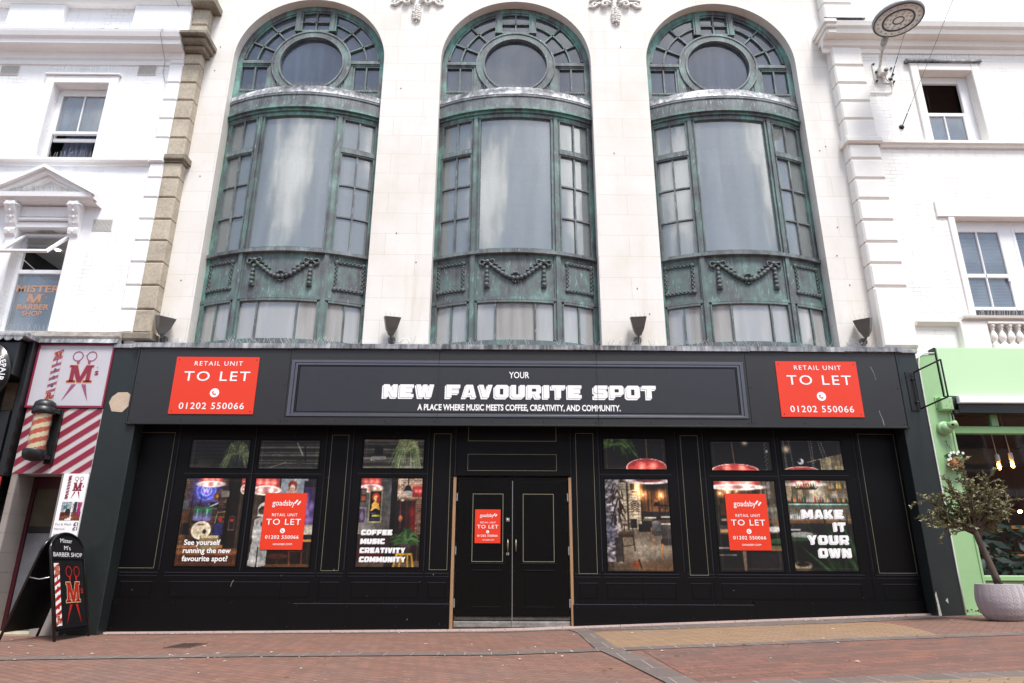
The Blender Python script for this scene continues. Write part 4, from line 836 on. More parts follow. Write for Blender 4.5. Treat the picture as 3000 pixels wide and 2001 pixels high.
mb = MB('cream_trim'); mb.profile([(W, 5.20), (W-0.08, 5.205), (W-0.10, 5.24), (W-0.17, 5.255), (W-0.18, 5.295), (W, 5.31)], 8.12, 14); mb.profile([(W, 5.14), (W-0.05, 5.15), (W-0.09, 5.20), (W-0.09, 5.225), (W, 5.23)], 7.33, 8.12)
mb.bbox(8.06, 8.55, W-0.12, W+0.02, 4.6, 5.20, 0.01); mb.bbox(8.55, 14, W-0.16, W+0.02, 4.55, 4.765, 0.01); mb.bbox(8.55, 14, W-0.14, W+0.02, 5.15, 5.20, 0.01); mb.build('balcony_ledge', rb)
base_b = None
for k in range(24):
    x = 8.645+k*0.155
    if base_b is None:
        m_ = MB('cream_trim'); m_.lathe([(0.055, 0), (0.055, 0.03), (0.04, 0.04), (0.03, 0.06), (0.052, 0.10), (0.064, 0.15), (0.055, 0.20), (0.03, 0.26), (0.027, 0.29), (0.042, 0.31), (0.03, 0.325), (0.055, 0.345), (0.055, 0.385)], (x, W-0.075, 4.765), 14); base_b = m_.build('baluster', rb, (x, W-0.075, 4.765))
    else:
        c = base_b.copy(); COL.objects.link(c); c.location.x += k*0.155
# ================================================================= street lamp on the cream building
lamp = thing('street_lamp', 'round grey LED street lamp on an arm fixed to the cream wall', 'street lamp', (7.62, W, 10.6))
hc = Vector((7.49, -1.20, 11.02))
def HL(prof, mat, name, up=True, par=lamp, n=40):
    m_ = MB(mat); m_.lathe(prof, hc, n); return m_.build(name, par)
head = HL([(0.43, 0.0), (0.452, 0.012), (0.455, 0.06), (0.44, 0.085), (0.30, 0.12), (0.10, 0.14)], 'lamp_grey', 'head')
m_ = MB('lamp_face'); m_.lathe([(0.415, -0.003), (0.415, 0.004)], hc, 40); m_.build('face', head)
for r0, r1 in ((0.255, 0.29), (0.085, 0.105), (0.418, 0.436)):
    m_ = MB('black_plastic'); m_.lathe([(r0, -0.004), (r0, -0.012), (r1, -0.012), (r1, -0.004)], hc, 40, capped=False); m_.build('gasket', head)
m_ = MB('lamp_lens')
for r, n in ((0.355, 18), (0.215, 12), (0.15, 8)):
    for k in range(n):
        a = 2*math.pi*k/n; m_.lathe([(0.024, -0.003), (0.020, -0.010), (0.008, -0.014)], hc+Vector((r*math.cos(a), r*math.sin(a), 0)), 8)
m_.build('lenses', head)
m_ = MB('lamp_grey'); m_.tube([hc+Vector((0.0, 0.42, 0.05)), (7.50, -0.68, 11.02), (7.505, -0.60, 10.98)], 0.06, 12); m_.mat('galvanised'); m_.tube([(7.505, -0.61, 10.985), (7.52, -0.52, 10.93)], 0.052, 12)
m_.tube([(7.52, -0.55, 10.95), (7.56, -0.35, 10.84), (7.60, W-0.06, 10.74)], 0.028, 8); m_.build('arm', lamp)
m_ = MB('white_cable'); m_.tube([(7.50, -0.60, 10.93), (7.48, -0.45, 10.82), (7.56, -0.3, 10.72), (7.60, W-0.1, 10.62)], 0.012, 6); m_.tube([(7.66, W-0.08, 10.56), (7.70, W-0.06, 10.44), (7.76, W-0.05, 10.40), (7.80, W-0.03, 10.46), (7.81, W-0.02, 10.30), (7.78, W-0.02, 10.20), (7.70, W-0.02, 10.165), (7.33, W-0.02, 10.16)], 0.011, 6); m_.tube([(7.60, W-0.1, 10.5), (7.64, W-0.12, 10.42), (7.70, W-0.08, 10.43), (7.72, W-0.06, 10.52)], 0.010, 6); m_.build('cable', lamp)
m_ = MB('galvanised'); m_.bbox(7.47, 7.53, W-0.03, W+0.01, 10.42, 10.88, 0.006); m_.bbox(7.62, 7.87, W-0.02, W+0.01, 10.40, 10.78, 0.006); m_.mat('screw')
for x, z in ((7.50, 10.86), (7.52, 10.66), (7.50, 10.44), (7.68, 10.76), (7.85, 10.76), (7.85, 10.43), (7.86, 10.60)): m_.lathe([(0.022, 0.0), (0.022, 0.02)], (x, W-0.03, z), 8, 'y')
m_.build('wall_plate', lamp)
m_ = MB('white_cable'); m_.bbox(7.545, 7.70, W-0.15, W, 10.55, 10.72, 0.02); m_.mat('flood_grey'); m_.lathe([(0.04, 0), (0.04, 0.02)], (7.66, W-0.152, 10.62), 14, 'y'); m_.build('junction_box', lamp)
# stay wires over the street
for (x, z, dx, lab) in ((7.80, 10.52, -0.6, 'thin stay wire running up from the eye beside the street lamp plate'), (7.83, 9.38, 0.2, 'thin stay wire running up from the lower eye under the street lamp')):
    t = thing('stay_wire', lab, 'wire', (x, W, z), 'stay wires on the cream building'); end = (x+0.35+dx, -9.0, z+6.2)
    m_ = MB('wire'); p0 = Vector((x, W-0.06, z)); m_.tube([p0, Vector(end)], 0.005, 4); m_.build('cable', t)
    m_ = MB('screw'); m_.lathe([(0.05, 0), (0.05, 0.02), (0.02, 0.03)], (x, W, z-0.02), 10, 'y'); v = (Vector(end)-p0).normalized(); m_.tube([p0, p0+v*0.22], 0.010, 6); m_.tube([p0+v*0.26, p0+v*0.40], 0.008, 6); m_.build('eye_bolt', t)
# ================================================================= black shop front
sf = thing('boarded_shopfront', 'long black boarded-up shop front with a wide fascia and printed windows, under the stone building', 'shop front', (0.2, 0, 0.05))
FY = -0.35; FS = Fr((0, FY, 0))
mb = MB('fascia_board')
J = [-6.31, -3.715, -1.157, 1.546, 4.12, 6.74]
for a, b in zip(J, J[1:]): mb.bbox(a+0.003, b-0.003, FY, FY+0.03, 3.275, 4.60, 0.003)
mb.mat('seam'); mb.box(-6.31, 6.74, FY+0.012, FY+0.05, 3.28, 4.60)
mb.mat('dark_green_paint'); mb.bbox(-6.335, -6.312, FY-0.012, 0.0, 3.25, 4.60, 0.004); mb.bbox(6.742, 6.765, FY-0.012, 0.0, 3.25, 4.60, 0.004); mb.bbox(-6.335, 6.765, FY-0.012, FY+0.06, 3.245, 3.273, 0.004)
mb.mat('seam'); mb.box(-6.31, 6.74, FY+0.06, 0.0, 3.55, 3.60)
mb.mat('screw')
def screw(x, z, y, r=0.011): mb.lathe([(r, 0), (r*0.8, 0.006), (r*0.3, 0.008)], (x, y, z), 8, 'y')
for a, b in zip(J, J[1:]):
    for k in range(4):
        x = a+0.05+(b-a-0.1)*k/3
        for z in (3.32, 4.55): screw(x, z, FY)
    for z in (3.94,): screw(a+0.05, z, FY); screw(b-0.05, z, FY)
fas = mb.build('fascia', sf)
mb = MB('sign_panel'); rect(mb, FS, -3.52, 3.95, 3.48, 4.26, 0.006, 0.005)
for x in (-1.157, 1.546): mb.mat('seam'); rect(mb, FS, x-0.003, x+0.003, 3.385, 4.39, 0.027)
mb.mat('moulding_light')
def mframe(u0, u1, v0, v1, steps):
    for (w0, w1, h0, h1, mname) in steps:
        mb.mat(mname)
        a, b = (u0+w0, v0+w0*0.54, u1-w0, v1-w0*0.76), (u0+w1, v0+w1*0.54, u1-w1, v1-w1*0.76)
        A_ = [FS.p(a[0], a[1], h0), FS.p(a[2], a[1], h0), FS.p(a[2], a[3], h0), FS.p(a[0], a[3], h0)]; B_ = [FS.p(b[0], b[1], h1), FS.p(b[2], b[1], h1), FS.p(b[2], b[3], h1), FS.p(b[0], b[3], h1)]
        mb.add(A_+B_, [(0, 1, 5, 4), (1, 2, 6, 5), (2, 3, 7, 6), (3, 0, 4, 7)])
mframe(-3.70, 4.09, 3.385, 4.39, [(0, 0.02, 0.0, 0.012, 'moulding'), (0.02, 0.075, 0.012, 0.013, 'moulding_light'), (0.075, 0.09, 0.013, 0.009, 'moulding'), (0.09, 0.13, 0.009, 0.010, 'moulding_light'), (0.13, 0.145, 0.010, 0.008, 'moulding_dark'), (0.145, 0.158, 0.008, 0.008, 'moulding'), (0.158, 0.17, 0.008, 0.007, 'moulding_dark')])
pan = mb.build('sign_panel', fas)
GL = dict(E=([(0,0),(1,0),(1,.26),(.42,.26),(.42,.38),(.9,.38),(.9,.62),(.42,.62),(.42,.74),(1,.74),(1,1),(0,1)],),
 F=([(0,0),(.38,0),(.38,.32),(.9,.32),(.9,.58),(.38,.58),(.38,.74),(1,.74),(1,1),(0,1)],), N=([(0,0),(.34,0),(.34,.48),(.6,0),(1,0),(1,1),(.66,1),(.66,.52),(.4,1),(0,1)],),
 W=([(0,1),(.15,0),(.43,0),(.5,.42),(.57,0),(.85,0),(1,1),(.74,1),(.69,.5),(.61,1),(.39,1),(.31,.5),(.26,1)],), A=([(0,0),(.32,0),(.36,.17),(.64,.17),(.68,0),(1,0),(.74,1),(.26,1)], [(.44,.40),(.56,.40),(.5,.72)]),
 V=([(0,1),(.28,0),(.72,0),(1,1),(.66,1),(.5,.36),(.34,1)],), O=([(.13,0),(.87,0),(1,.13),(1,.87),(.87,1),(.13,1),(0,.87),(0,.13)], [(.38,.28),(.62,.28),(.62,.72),(.38,.72)]),
 U=([(0,1),(0,.14),(.14,0),(.86,0),(1,.14),(1,1),(.64,1),(.64,.28),(.36,.28),(.36,1)],), R=([(0,0),(.36,0),(.36,.26),(.5,.26),(.62,0),(1,0),(.86,.3),(1,.42),(1,.88),(.88,1),(0,1)], [(.36,.52),(.66,.52),(.66,.74),(.36,.74)]),
 I=([(0,0),(1,0),(1,1),(0,1)],), T=([(0,1),(0,.72),(.32,.72),(.32,0),(.68,0),(.68,.72),(1,.72),(1,1)],), S=([(0,0),(.88,0),(1,.12),(1,.5),(.88,.61),(.36,.61),(.36,.73),(1,.73),(1,1),(.12,1),(0,.88),(0,.48),(.12,.38),(.64,.38),(.64,.26),(0,.26)],),
 P=([(0,0),(.36,0),(.36,.26),(.88,.26),(1,.38),(1,.88),(.88,1),(0,1)], [(.36,.5),(.66,.5),(.66,.74),(.36,.74)]), C=([(.12,0),(1,0),(1,.28),(.38,.28),(.38,.72),(1,.72),(1,1),(.12,1),(0,.88),(0,.12)],),
 M=([(0,0),(.29,0),(.29,.5),(.42,.1),(.58,.1),(.71,.5),(.71,0),(1,0),(1,1),(.68,1),(.5,.52),(.32,1),(0,1)],), K=([(0,0),(.34,0),(.34,.36),(.58,0),(1,0),(.68,.52),(1,1),(.6,1),(.34,.64),(.34,1),(0,1)],), Y=([(0,1),(.32,.36),(.32,0),(.68,0),(.68,.36),(1,1),(.66,1),(.5,.64),(.34,1)],))
def slab_text(mb, s, fr, u, v, w, h, lay):
    """heavy square display letters with a dark inline along their lower left edges and a white drop"""
    wd = [0.55 if c == ' ' else {'I': 0.42, 'W': 1.3, 'M': 1.3}.get(c, 1.0) for c in s]; gap = 0.17
    tot = sum(wd)+gap*(len(s)-1); k = w/tot; x = u-w/2; d = h*0.10
    for c, cw in zip(s, wd):
        if c != ' ':
            G_ = GL[c]
            def put(pts, dx, dy, l): mb.poly([fr.p(x+a*cw*k+dx, v+b*h+dy, l) for a, b in pts])
            mb.mat('white_vinyl')
            for q in range(5): put(G_[0], -d*q/4, -d*q/4, lay+0.0003*q)
            mb.mat('seam'); put(G_[0], 0, 0, lay+0.002); mb.mat('white_vinyl'); put(G_[0], d*0.22, d*0.22, lay+0.003)
            if len(G_) > 1: mb.mat('seam'); put(G_[1], 0, 0, lay+0.004)
        x += (cw+gap)*k
mb = MB('white_vinyl'); text(mb, 'YOUR', FS, 0.215, 4.075, 0.008, 0.345, 0.115, 0.012); mb.build('lettering', pan); mb = MB('white_vinyl')
slab_text(mb, 'NEW FAVOURITE SPOT', FS, 0.225, 3.722, 4.62, 0.225, 0.008)
mb.build('lettering', pan); mb = MB('white_vinyl'); text(mb, 'A PLACE WHERE MUSIC MEETS COFFEE, CREATIVITY, AND COMMUNITY.', FS, 0.215, 3.51, 0.008, 3.42, 0.105, 0.030); mb.build('lettering', pan)
# lead capping
mb = MB('lead'); rs = random.Random(12); x = -6.42
while x < 6.84:
    x1 = min(x+rs.uniform(0.55, 1.5), 6.85); o = rs.uniform(0, 0.008)
    mb.add([(x,FY-0.035-o,4.575+o),(x1,FY-0.035-o,4.575+o),(x1,FY-0.03-o,4.665),(x,FY-0.03-o,4.665),(x,0.3,4.80),(x1,0.3,4.80),(x,FY+0.0,4.575),(x1,FY+0.0,4.575)], [(0,1,2,3),(3,2,5,4),(6,7,1,0)])
    x = x1-0.004
mb.mat('spike_wire')
for k in range(150):
    x = rs.uniform(-5.9, 6.5)
    if rs.random() < 0.6 or x < -2.2 or x > 2.2:
        for t in (-1, 1): mb.tube([(x, FY+0.06, 4.67), (x+t*rs.uniform(.02, .09), FY+rs.uniform(-.02, .08), 4.67+rs.uniform(.08, .15))], 0.0026, 3, False)
mb.build('lead_capping', sf)
for (a, b, sx) in ((-6.78, -6.20, 1), (6.70, 7.135, -1)):   # dark green end pilasters
    mb = MB('dark_green_paint'); zb = g((a+b)/2)-0.02; mb.bbox(a, b, -0.30, 0.05, zb, 4.58, 0.006)
    mb.mat('lead'); mb.bbox(a-0.01, b+0.01, -0.34, 0.05, 4.58, 4.645, 0.006)
    if sx < 0: mb.mat('white_trim')
    if sx > 0: mb.mat('bare_ply'); mb.prism([(-6.70, -0.305, 3.62), (-6.63, -0.305, 3.47), (-6.45, -0.305, 3.455), (-6.365, -0.305, 3.56), (-6.345, -0.305, 3.74), (-6.42, -0.305, 3.80), (-6.58, -0.305, 3.795), (-6.665, -0.305, 3.72)], (0, 0.006, 0))
    else:
        mb.mat('dirty_white'); z = zb+0.02
        mb.prism([(6.715, -0.303, z), (6.76, -0.303, z), (6.755, -0.303, z+0.10), (6.735, -0.303, z+0.36), (6.71, -0.303, z+0.30), (6.72, -0.303, z+0.18)], (0, 0.004, 0)); mb.prism([(6.86, -0.303, z+0.22), (6.90, -0.303, z+0.18), (6.895, -0.303, z+0.26)], (0, 0.004, 0))
    mb.build('pilaster', sf)
BY = -0.02; BF = Fr((0, BY, 0))
# flat boards
BJ = [-6.20, -3.58, -2.98, -1.90, -0.885, 1.10, 2.20, 3.35, 4.62, 5.9, 6.70]
mb = MB('dark_board')
for a, b in zip(BJ, BJ[1:]):
    if a == -0.885: mb.box(a+0.002, b-0.002, BY, 0.04, 2.47, 3.62)
    else: mb.box(a+0.002, b-0.002, BY, 0.04, 0.42, 3.62)
mb.mat('seam'); mb.box(-6.2, -0.885, 0.0, 0.06, 0.0, 3.62); mb.box(1.10, 6.7, 0.0, 0.06, 0.0, 3.62); mb.box(-0.885, 1.10, 0.0, 0.06, 2.47, 3.62)
mb.mat('screw')
for a, b in zip(BJ, BJ[1:]):
    for z in (0.47, 0.87, 2.43, 3.12):
        if a != -0.885 or z > 2.4: screw(a+0.03, z, BY, 0.009); screw(b-0.03, z, BY, 0.009)
brd = mb.build('board', sf)
for a, b, zt in ((-6.20, -3.35, 0.50), (-3.35, -0.88, 0.452), (1.08, 3.95, 0.452), (3.95, 6.69, 0.515)):
    y = BY-0.02; mb = MB('dark_board')             # loose plinth boards along the foot
    mb.add([(a,y,g(a)+0.03),(b,y,g(b)+0.03),(b,y,zt),(a,y,zt),(a,BY,g(a)+0.03),(b,BY,g(b)+0.03),(b,BY,zt),(a,BY,zt)], [(0,1,2,3),(3,2,6,7),(0,3,7,4),(1,5,6,2),(0,4,5,1)])
    mb.mat('screw')
    for k in range(4): xx = a+0.06+(b-a-0.12)*k/3; screw(xx, zt-0.04, y, 0.009); screw(xx, g(xx)+0.08, y, 0.009)
    if zt < 0.5: mb.mat('moulding_light'); rect(mb, BF, a, b, zt, zt+0.004, 0.021, 0.02)  # pale strip painted along the top as a lit edge
    mb.build('plinth_board', sf)
# mouldings: rails, panels, window casings
WIN = [(-5.32, -4.345, 1.01, 2.40, 2.575, 3.045), (-4.165, -3.163, 1.0, 2.40, 2.57, 3.04), (-2.412, -1.397, 1.007, 2.415, 2.585, 3.07), (1.657, 2.71, 0.96, 2.415, 2.59, 3.10), (3.48, 4.50, 0.96, 2.395, 2.58, 3.06), (4.69, 5.71, 0.97, 2.41, 2.596, 3.085)]
PIL = [(-6.235, -5.635, 0.975, 3.17), (-2.965, -2.678, 0.945, 3.143), (-1.23, -0.938, 0.965, 3.175), (1.182, 1.485, 0.915, 3.195), (2.975, 3.275, 0.895, 3.166), (6.035, 6.655, 0.94, 3.21)]
class Halves:                                    # keeps the two sides of the door apart
    def __init__(s): s.h = [MB('moulding'), MB('moulding')]
    def st(s, m, a, b, z0, z1, h): q = s.h[(a+b)/2 > 0.1]; q.mat(m); rect(q, BF, a, b, z0, z1, h)
    def ol(s, m, a, b, z0, z1, w, h): q = s.h[(a+b)/2 > 0.1]; q.mat(m); outline(q, BF, a, b, z0, z1, w, h)
mo = Halves()                                    # the panelling is printed on flat boards: thin strips of vinyl
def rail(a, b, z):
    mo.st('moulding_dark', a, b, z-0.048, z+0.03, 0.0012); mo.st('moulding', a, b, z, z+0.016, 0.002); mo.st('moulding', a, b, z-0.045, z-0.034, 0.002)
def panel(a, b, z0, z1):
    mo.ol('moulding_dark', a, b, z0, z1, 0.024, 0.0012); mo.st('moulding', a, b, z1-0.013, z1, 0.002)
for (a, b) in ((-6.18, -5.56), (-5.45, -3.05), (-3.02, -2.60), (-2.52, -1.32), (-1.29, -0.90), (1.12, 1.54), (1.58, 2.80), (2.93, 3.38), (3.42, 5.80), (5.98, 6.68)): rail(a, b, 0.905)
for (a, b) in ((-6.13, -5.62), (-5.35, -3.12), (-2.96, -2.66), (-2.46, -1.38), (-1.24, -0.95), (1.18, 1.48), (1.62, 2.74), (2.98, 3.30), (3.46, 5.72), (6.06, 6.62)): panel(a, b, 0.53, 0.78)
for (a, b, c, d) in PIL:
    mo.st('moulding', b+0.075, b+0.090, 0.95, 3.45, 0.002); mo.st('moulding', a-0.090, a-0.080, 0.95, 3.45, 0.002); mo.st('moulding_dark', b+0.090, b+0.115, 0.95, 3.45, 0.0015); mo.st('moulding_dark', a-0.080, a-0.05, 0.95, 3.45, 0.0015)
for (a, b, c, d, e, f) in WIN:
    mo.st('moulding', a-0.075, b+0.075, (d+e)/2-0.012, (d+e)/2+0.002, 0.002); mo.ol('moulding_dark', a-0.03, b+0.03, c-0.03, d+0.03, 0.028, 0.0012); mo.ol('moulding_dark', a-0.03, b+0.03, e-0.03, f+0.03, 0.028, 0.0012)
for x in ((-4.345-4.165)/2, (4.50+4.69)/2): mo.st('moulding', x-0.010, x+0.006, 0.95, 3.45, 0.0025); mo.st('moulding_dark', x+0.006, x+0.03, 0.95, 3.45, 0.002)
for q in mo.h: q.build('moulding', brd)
for (a, b, c, d) in PIL: mb = MB('gold_line'); outline(mb, BF, a, b, c, d, 0.006, 0.003); mb.build('gold_lining', brd)
mb = MB('gold_line')
outline(mb, BF, -0.648, 0.855, 2.55, 2.83, 0.0065, 0.003); rect(mb, BF, -0.648, 0.855, 3.05, 3.058, 0.0035); rect(mb, BF, -0.648, -0.640, 3.058, 3.4, 0.0035); rect(mb, BF, 0.847, 0.855, 3.058, 3.4, 0.0035)
mb.build('gold_lining', brd)
# ----------------------------------------------------------------- printed windows: pictures drawn here, held as vertex colours on flat vinyl
class Img:
    def __init__(s, w, h, asp, seed=1):
        s.W, s.H = w, h; s.u, s.v = np.meshgrid((np.arange(w)+0.5)/w, (np.arange(h)+0.5)/h); s.a = np.zeros((h, w, 3)); s.asp = asp
        s.rg = np.random.RandomState(seed); s.px = 1.0/w
    def put(s, m, c, al=1.0):
        m = np.clip(m, 0, 1)[..., None]*al; s.a = s.a*(1-m)+np.array(c, float)*m
    def edge(s, d, soft=None): return np.clip(0.5-d/(soft or s.px), 0, 1)       # d < 0 inside
    def rect(s, u0, u1, v0, v1, c, al=1, soft=None): s.put(s.edge(np.maximum(np.maximum(u0-s.u, s.u-u1), np.maximum(v0-s.v, s.v-v1)), soft), c, al)
    def grad(s, u0, u1, v0, v1, c0, c1, al=1):
        t = np.clip((s.v-v0)/(v1-v0), 0, 1)[..., None]; m = s.edge(np.maximum(np.maximum(u0-s.u, s.u-u1), np.maximum(v0-s.v, s.v-v1)))[..., None]*al
        s.a = s.a*(1-m)+(np.array(c0, float)*(1-t)+np.array(c1, float)*t)*m
    def ell(s, cu, cv, ru, rv, c, al=1, soft=None):
        d = (np.sqrt(((s.u-cu)/ru)**2+((s.v-cv)/rv)**2)-1)*min(ru, rv); s.put(s.edge(d, soft), c, al)
    def ringe(s, cu, cv, ru, rv, w, c, al=1):
        d = np.abs(np.sqrt(((s.u-cu)/ru)**2+((s.v-cv)/rv)**2)-1)*min(ru, rv)-w; s.put(s.edge(d), c, al)
    def line(s, p, q, w, c, al=1, w1=None):
        pu, pv = p; qu, qv = q; k = s.asp; dx, dy = qu-pu, (qv-pv)*k
        t = np.clip(((s.u-pu)*dx+(s.v-pv)*k*dy)/(dx*dx+dy*dy+1e-9), 0, 1)
        d = np.sqrt((s.u-pu-t*dx)**2+((s.v-pv)*k-t*dy)**2)-(w+((w1 if w1 is not None else w)-w)*t); s.put(s.edge(d), c, al)
    def glow(s, cu, cv, r, c, k=1): s.a = s.a+np.exp(-(((s.u-cu))**2+((s.v-cv)*s.asp)**2)/(r*r))[..., None]*np.array(c, float)*k
    def poly(s, pts, c, al=1):
        m = np.zeros_like(s.u); n = len(pts)
        for i in range(n):
            (x0, y0), (x1, y1) = pts[i-1], pts[i]
            m += (((y0 > s.v) != (y1 > s.v)) & (s.u < (x1-x0)*(s.v-y0)/((y1-y0) or 1e-9)+x0))
        s.put(m % 2, c, al)
    def noise(s, nx, ny):
        g_ = s.rg.rand(ny+1, nx+1); x = s.u*nx; y = s.v*ny; i = np.minimum(x.astype(int), nx-1); j = np.minimum(y.astype(int), ny-1); fx, fy = x-i, y-j
        return (g_[j, i]*(1-fx)+g_[j, i+1]*fx)*(1-fy)+(g_[j+1, i]*(1-fx)+g_[j+1, i+1]*fx)*fy
    def mul(s, n, lo, hi, reg=None):
        f = lo+(hi-lo)*n
        if reg: m = ((s.u >= reg[0]) & (s.u <= reg[1]) & (s.v >= reg[2]) & (s.v <= reg[3])); f = np.where(m, f, 1)
        s.a *= f[..., None]
    def bricks(s, u0, u1, v0, v1, bw, bh, c, mort, var=0.25):
        j = np.floor((s.v-v0)/bh); uu_ = (s.u-u0)/bw+0.5*(j % 2); i = np.floor(uu_); fu, fv = uu_-i, (s.v-v0)/bh-j
        h = np.abs(np.sin(i*12.9898+j*78.233)*43758.5453) % 1
        col = np.array(c, float)*(1-var+2*var*h)[..., None]; mm = ((fu < 0.10) | (fv < 0.2))[..., None]; col = np.where(mm, np.array(mort, float), col)
        m = ((s.u >= u0) & (s.u <= u1) & (s.v >= v0) & (s.v <= v1))[..., None]; s.a = np.where(m, col, s.a)
    def planks(s, u0, u1, v0, v1, n, cs, seam=0.4):
        w = (u1-u0)/n; i = np.floor((s.u-u0)/w).astype(int); off = (np.abs(np.sin(i*91.7))*7) % 1; j = np.floor((s.v-v0)/((v1-v0)/2.3)+off).astype(int)
        k = (np.abs(np.sin(i*12.9+j*37.7)*4375.5) % 1); t = k[..., None]; col = np.array(cs[0], float)*(1-t)+np.array(cs[1], float)*t
        col = np.where((((s.u-u0)/w-i) < 0.1)[..., None], col*seam, col); m = ((s.u >= u0) & (s.u <= u1) & (s.v >= v0) & (s.v <= v1))[..., None]; s.a = np.where(m, col, s.a)
    def lampshade(s, cu, cv, w, h, top=True, rim=True):
        s.grad(cu-w, cu+w, cv-h, cv+h, (150, 45, 45), (205, 78, 72)); s.rect(cu-w, cu+w, cv+h*0.82, cv+h, (238, 170, 160), 0.6)
        for k in (-0.5, 0.05, 0.55): s.glow(cu+w*k, cv, w*0.22, (170, 120, 105), 0.9)
        if rim: s.ell(cu, cv-h, w, h*0.55, (190, 130, 125)); s.ringe(cu, cv-h, w, h*0.55, 0.008, (245, 225, 215)); s.glow(cu-w*0.4, cv-h, w*0.2, (160, 150, 130)); s.glow(cu+w*0.4, cv-h, w*0.2, (160, 150, 130))
    def plant(s, cu, cv, n, L, c0, c1, droop=0.6, w=0.008):
        for k in range(n):
            a = s.rg.uniform(-0.3, math.pi+0.3); l = L*s.rg.uniform(0.5, 1.0); t = s.rg.rand(); col = [c0[i]*(1-t)+c1[i]*t for i in range(3)]; p = (cu+s.rg.uniform(-0.03, 0.03), cv)
            m_ = (p[0]+l*0.6*math.cos(a), p[1]+l*0.75*math.sin(a)/s.asp+l*0.10); e = (p[0]+l*math.cos(a)*1.05, m_[1]-l*droop*s.rg.uniform(0.2, 1)/s.asp)
            s.line(p, m_, w, col); s.line(m_, e, w, col, w1=w*0.2)
def finish_img(im, goldline=True):
    if goldline:
        for (a, b, c, d) in ((0.04, 0.96, 0.028, 0.033), (0.04, 0.96, 0.967, 0.972), (0.04, 0.048, 0.03, 0.97), (0.952, 0.96, 0.03, 0.97)): im.rect(a, b, c, d, (150, 135, 95), 0.5)
    im.mul(im.noise(60, 84), 0.84, 1.16); im.mul(im.noise(22, 30), 0.86, 1.14); im.mul(im.noise(6, 8), 0.80, 1.15)
    a = np.clip(im.a, 0, 255)/255; gy = a.mean(2, keepdims=True); a = gy+(a-gy)*np.where(a[..., 1:2] > np.maximum(a[..., 0:1], a[..., 2:3]), 0.62, 0.86); a = a**1.2
    return np.clip(a*255*1.02, 0, 255)
def picture(name, parent, fr, u0, u1, v0, v1, h, arr, mat='printed_vinyl', gain=1.0):
    Hh, Ww = arr.shape[:2]; us = np.linspace(u0, u1, Ww); vs_ = np.linspace(v0, v1, Hh)
    c = arr/255.0; c = np.where(c <= 0.04045, c/12.92, ((c+0.055)/1.055)**2.4)*gain
    me = bpy.data.meshes.new(name); po = ORG[parent.name] if parent is not None else Vector((0, 0, 0))
    V = [tuple(Vector(fr.p(u_, v_, h))-po) for v_ in vs_ for u_ in us]; F = [(j*Ww+i, j*Ww+i+1, (j+1)*Ww+i+1, (j+1)*Ww+i) for j in range(Hh-1) for i in range(Ww-1)]
    me.from_pydata(V, [], F); me.materials.append(MATS[mat]); at = me.color_attributes.new('Col', 'FLOAT_COLOR', 'POINT')
    at.data.foreach_set('color', np.concatenate([c.reshape(-1, 3), np.ones((Hh*Ww, 1))], 1).astype(np.float32).ravel())
    ob = bpy.data.objects.new(name, me); COL.objects.link(ob); ob.parent = parent; ORG[ob.name] = po; return ob
PW, PH = 96, 132; UH = 46
# W1: stage corner with drum kit and neon sign
im = Img(PW, PH, 1.42, 1); im.a[:] = (58, 42, 30); im.bricks(0, 0.74, 0.2, 1, 0.09, 0.028, (88, 64, 44), (50, 38, 28), 0.4); im.rect(0, 0.14, 0.2, 0.62, (120, 72, 34), 0.6, 0.1); im.rect(0.15, 0.55, 0.70, 1.0, (62, 50, 120), 0.75, 0.2)
im.glow(0.36, 0.86, 0.22, (70, 75, 190), 0.9)
for r, c in ((0.155, (120, 150, 255)), (0.12, (80, 100, 240)), (0.085, (190, 200, 255))): im.ringe(0.36, 0.855, r, r/1.42, 0.008, c)
im.line((0.31, 0.88), (0.335, 0.83), 0.01, (225, 210, 255)); im.line((0.335, 0.83), (0.36, 0.875), 0.01, (225, 210, 255)); im.line((0.36, 0.875), (0.385, 0.83), 0.01, (225, 210, 255)); im.line((0.385, 0.83), (0.41, 0.89), 0.01, (225, 210, 255))
im.rect(0.72, 0.80, 0.2, 1, (22, 17, 14)); im.rect(0.80, 0.93, 0.15, 1, (34, 26, 20)); im.rect(0.93, 1, 0.1, 1, (52, 42, 36)); im.lampshade(0.42, 0.985, 0.19, 0.055); im.lampshade(1.0, 0.96, 0.06, 0.09)
im.ell(0.55, 0.79, 0.055, 0.045, (120, 62, 30)); im.ell(0.55, 0.79, 0.025, 0.02, (200, 150, 70)); im.rect(0.62, 0.75, 0.78, 0.85, (150, 142, 125)); im.rect(0.64, 0.74, 0.86, 0.90, (60, 50, 45)); im.rect(0.45, 0.60, 0.66, 0.72, (30, 32, 38)); im.line((0.46, 0.67), (0.59, 0.71), 0.012, (150, 165, 175)); im.rect(0.0, 0.1, 0.63, 0.74, (70, 75, 82)); im.rect(0.01, 0.09, 0.64, 0.73, (130, 135, 140), 0.6)
for k in range(5): im.rect(0.015, 0.085, 0.645+k*0.017, 0.651+k*0.017, (60, 62, 66))
for u_ in (0.13, 0.27, 0.58): im.line((u_, 0.2), (u_+0.02, 0.80), 0.006, (14, 13, 13))
im.line((0.25, 0.69), (0.66, 0.6), 0.005, (20, 18, 18)); im.line((0.60, 0.6), (0.72, 0.61), 0.006, (170, 150, 90)); im.line((0.54, 0.30), (0.60, 0.62), 0.006, (150, 140, 120))
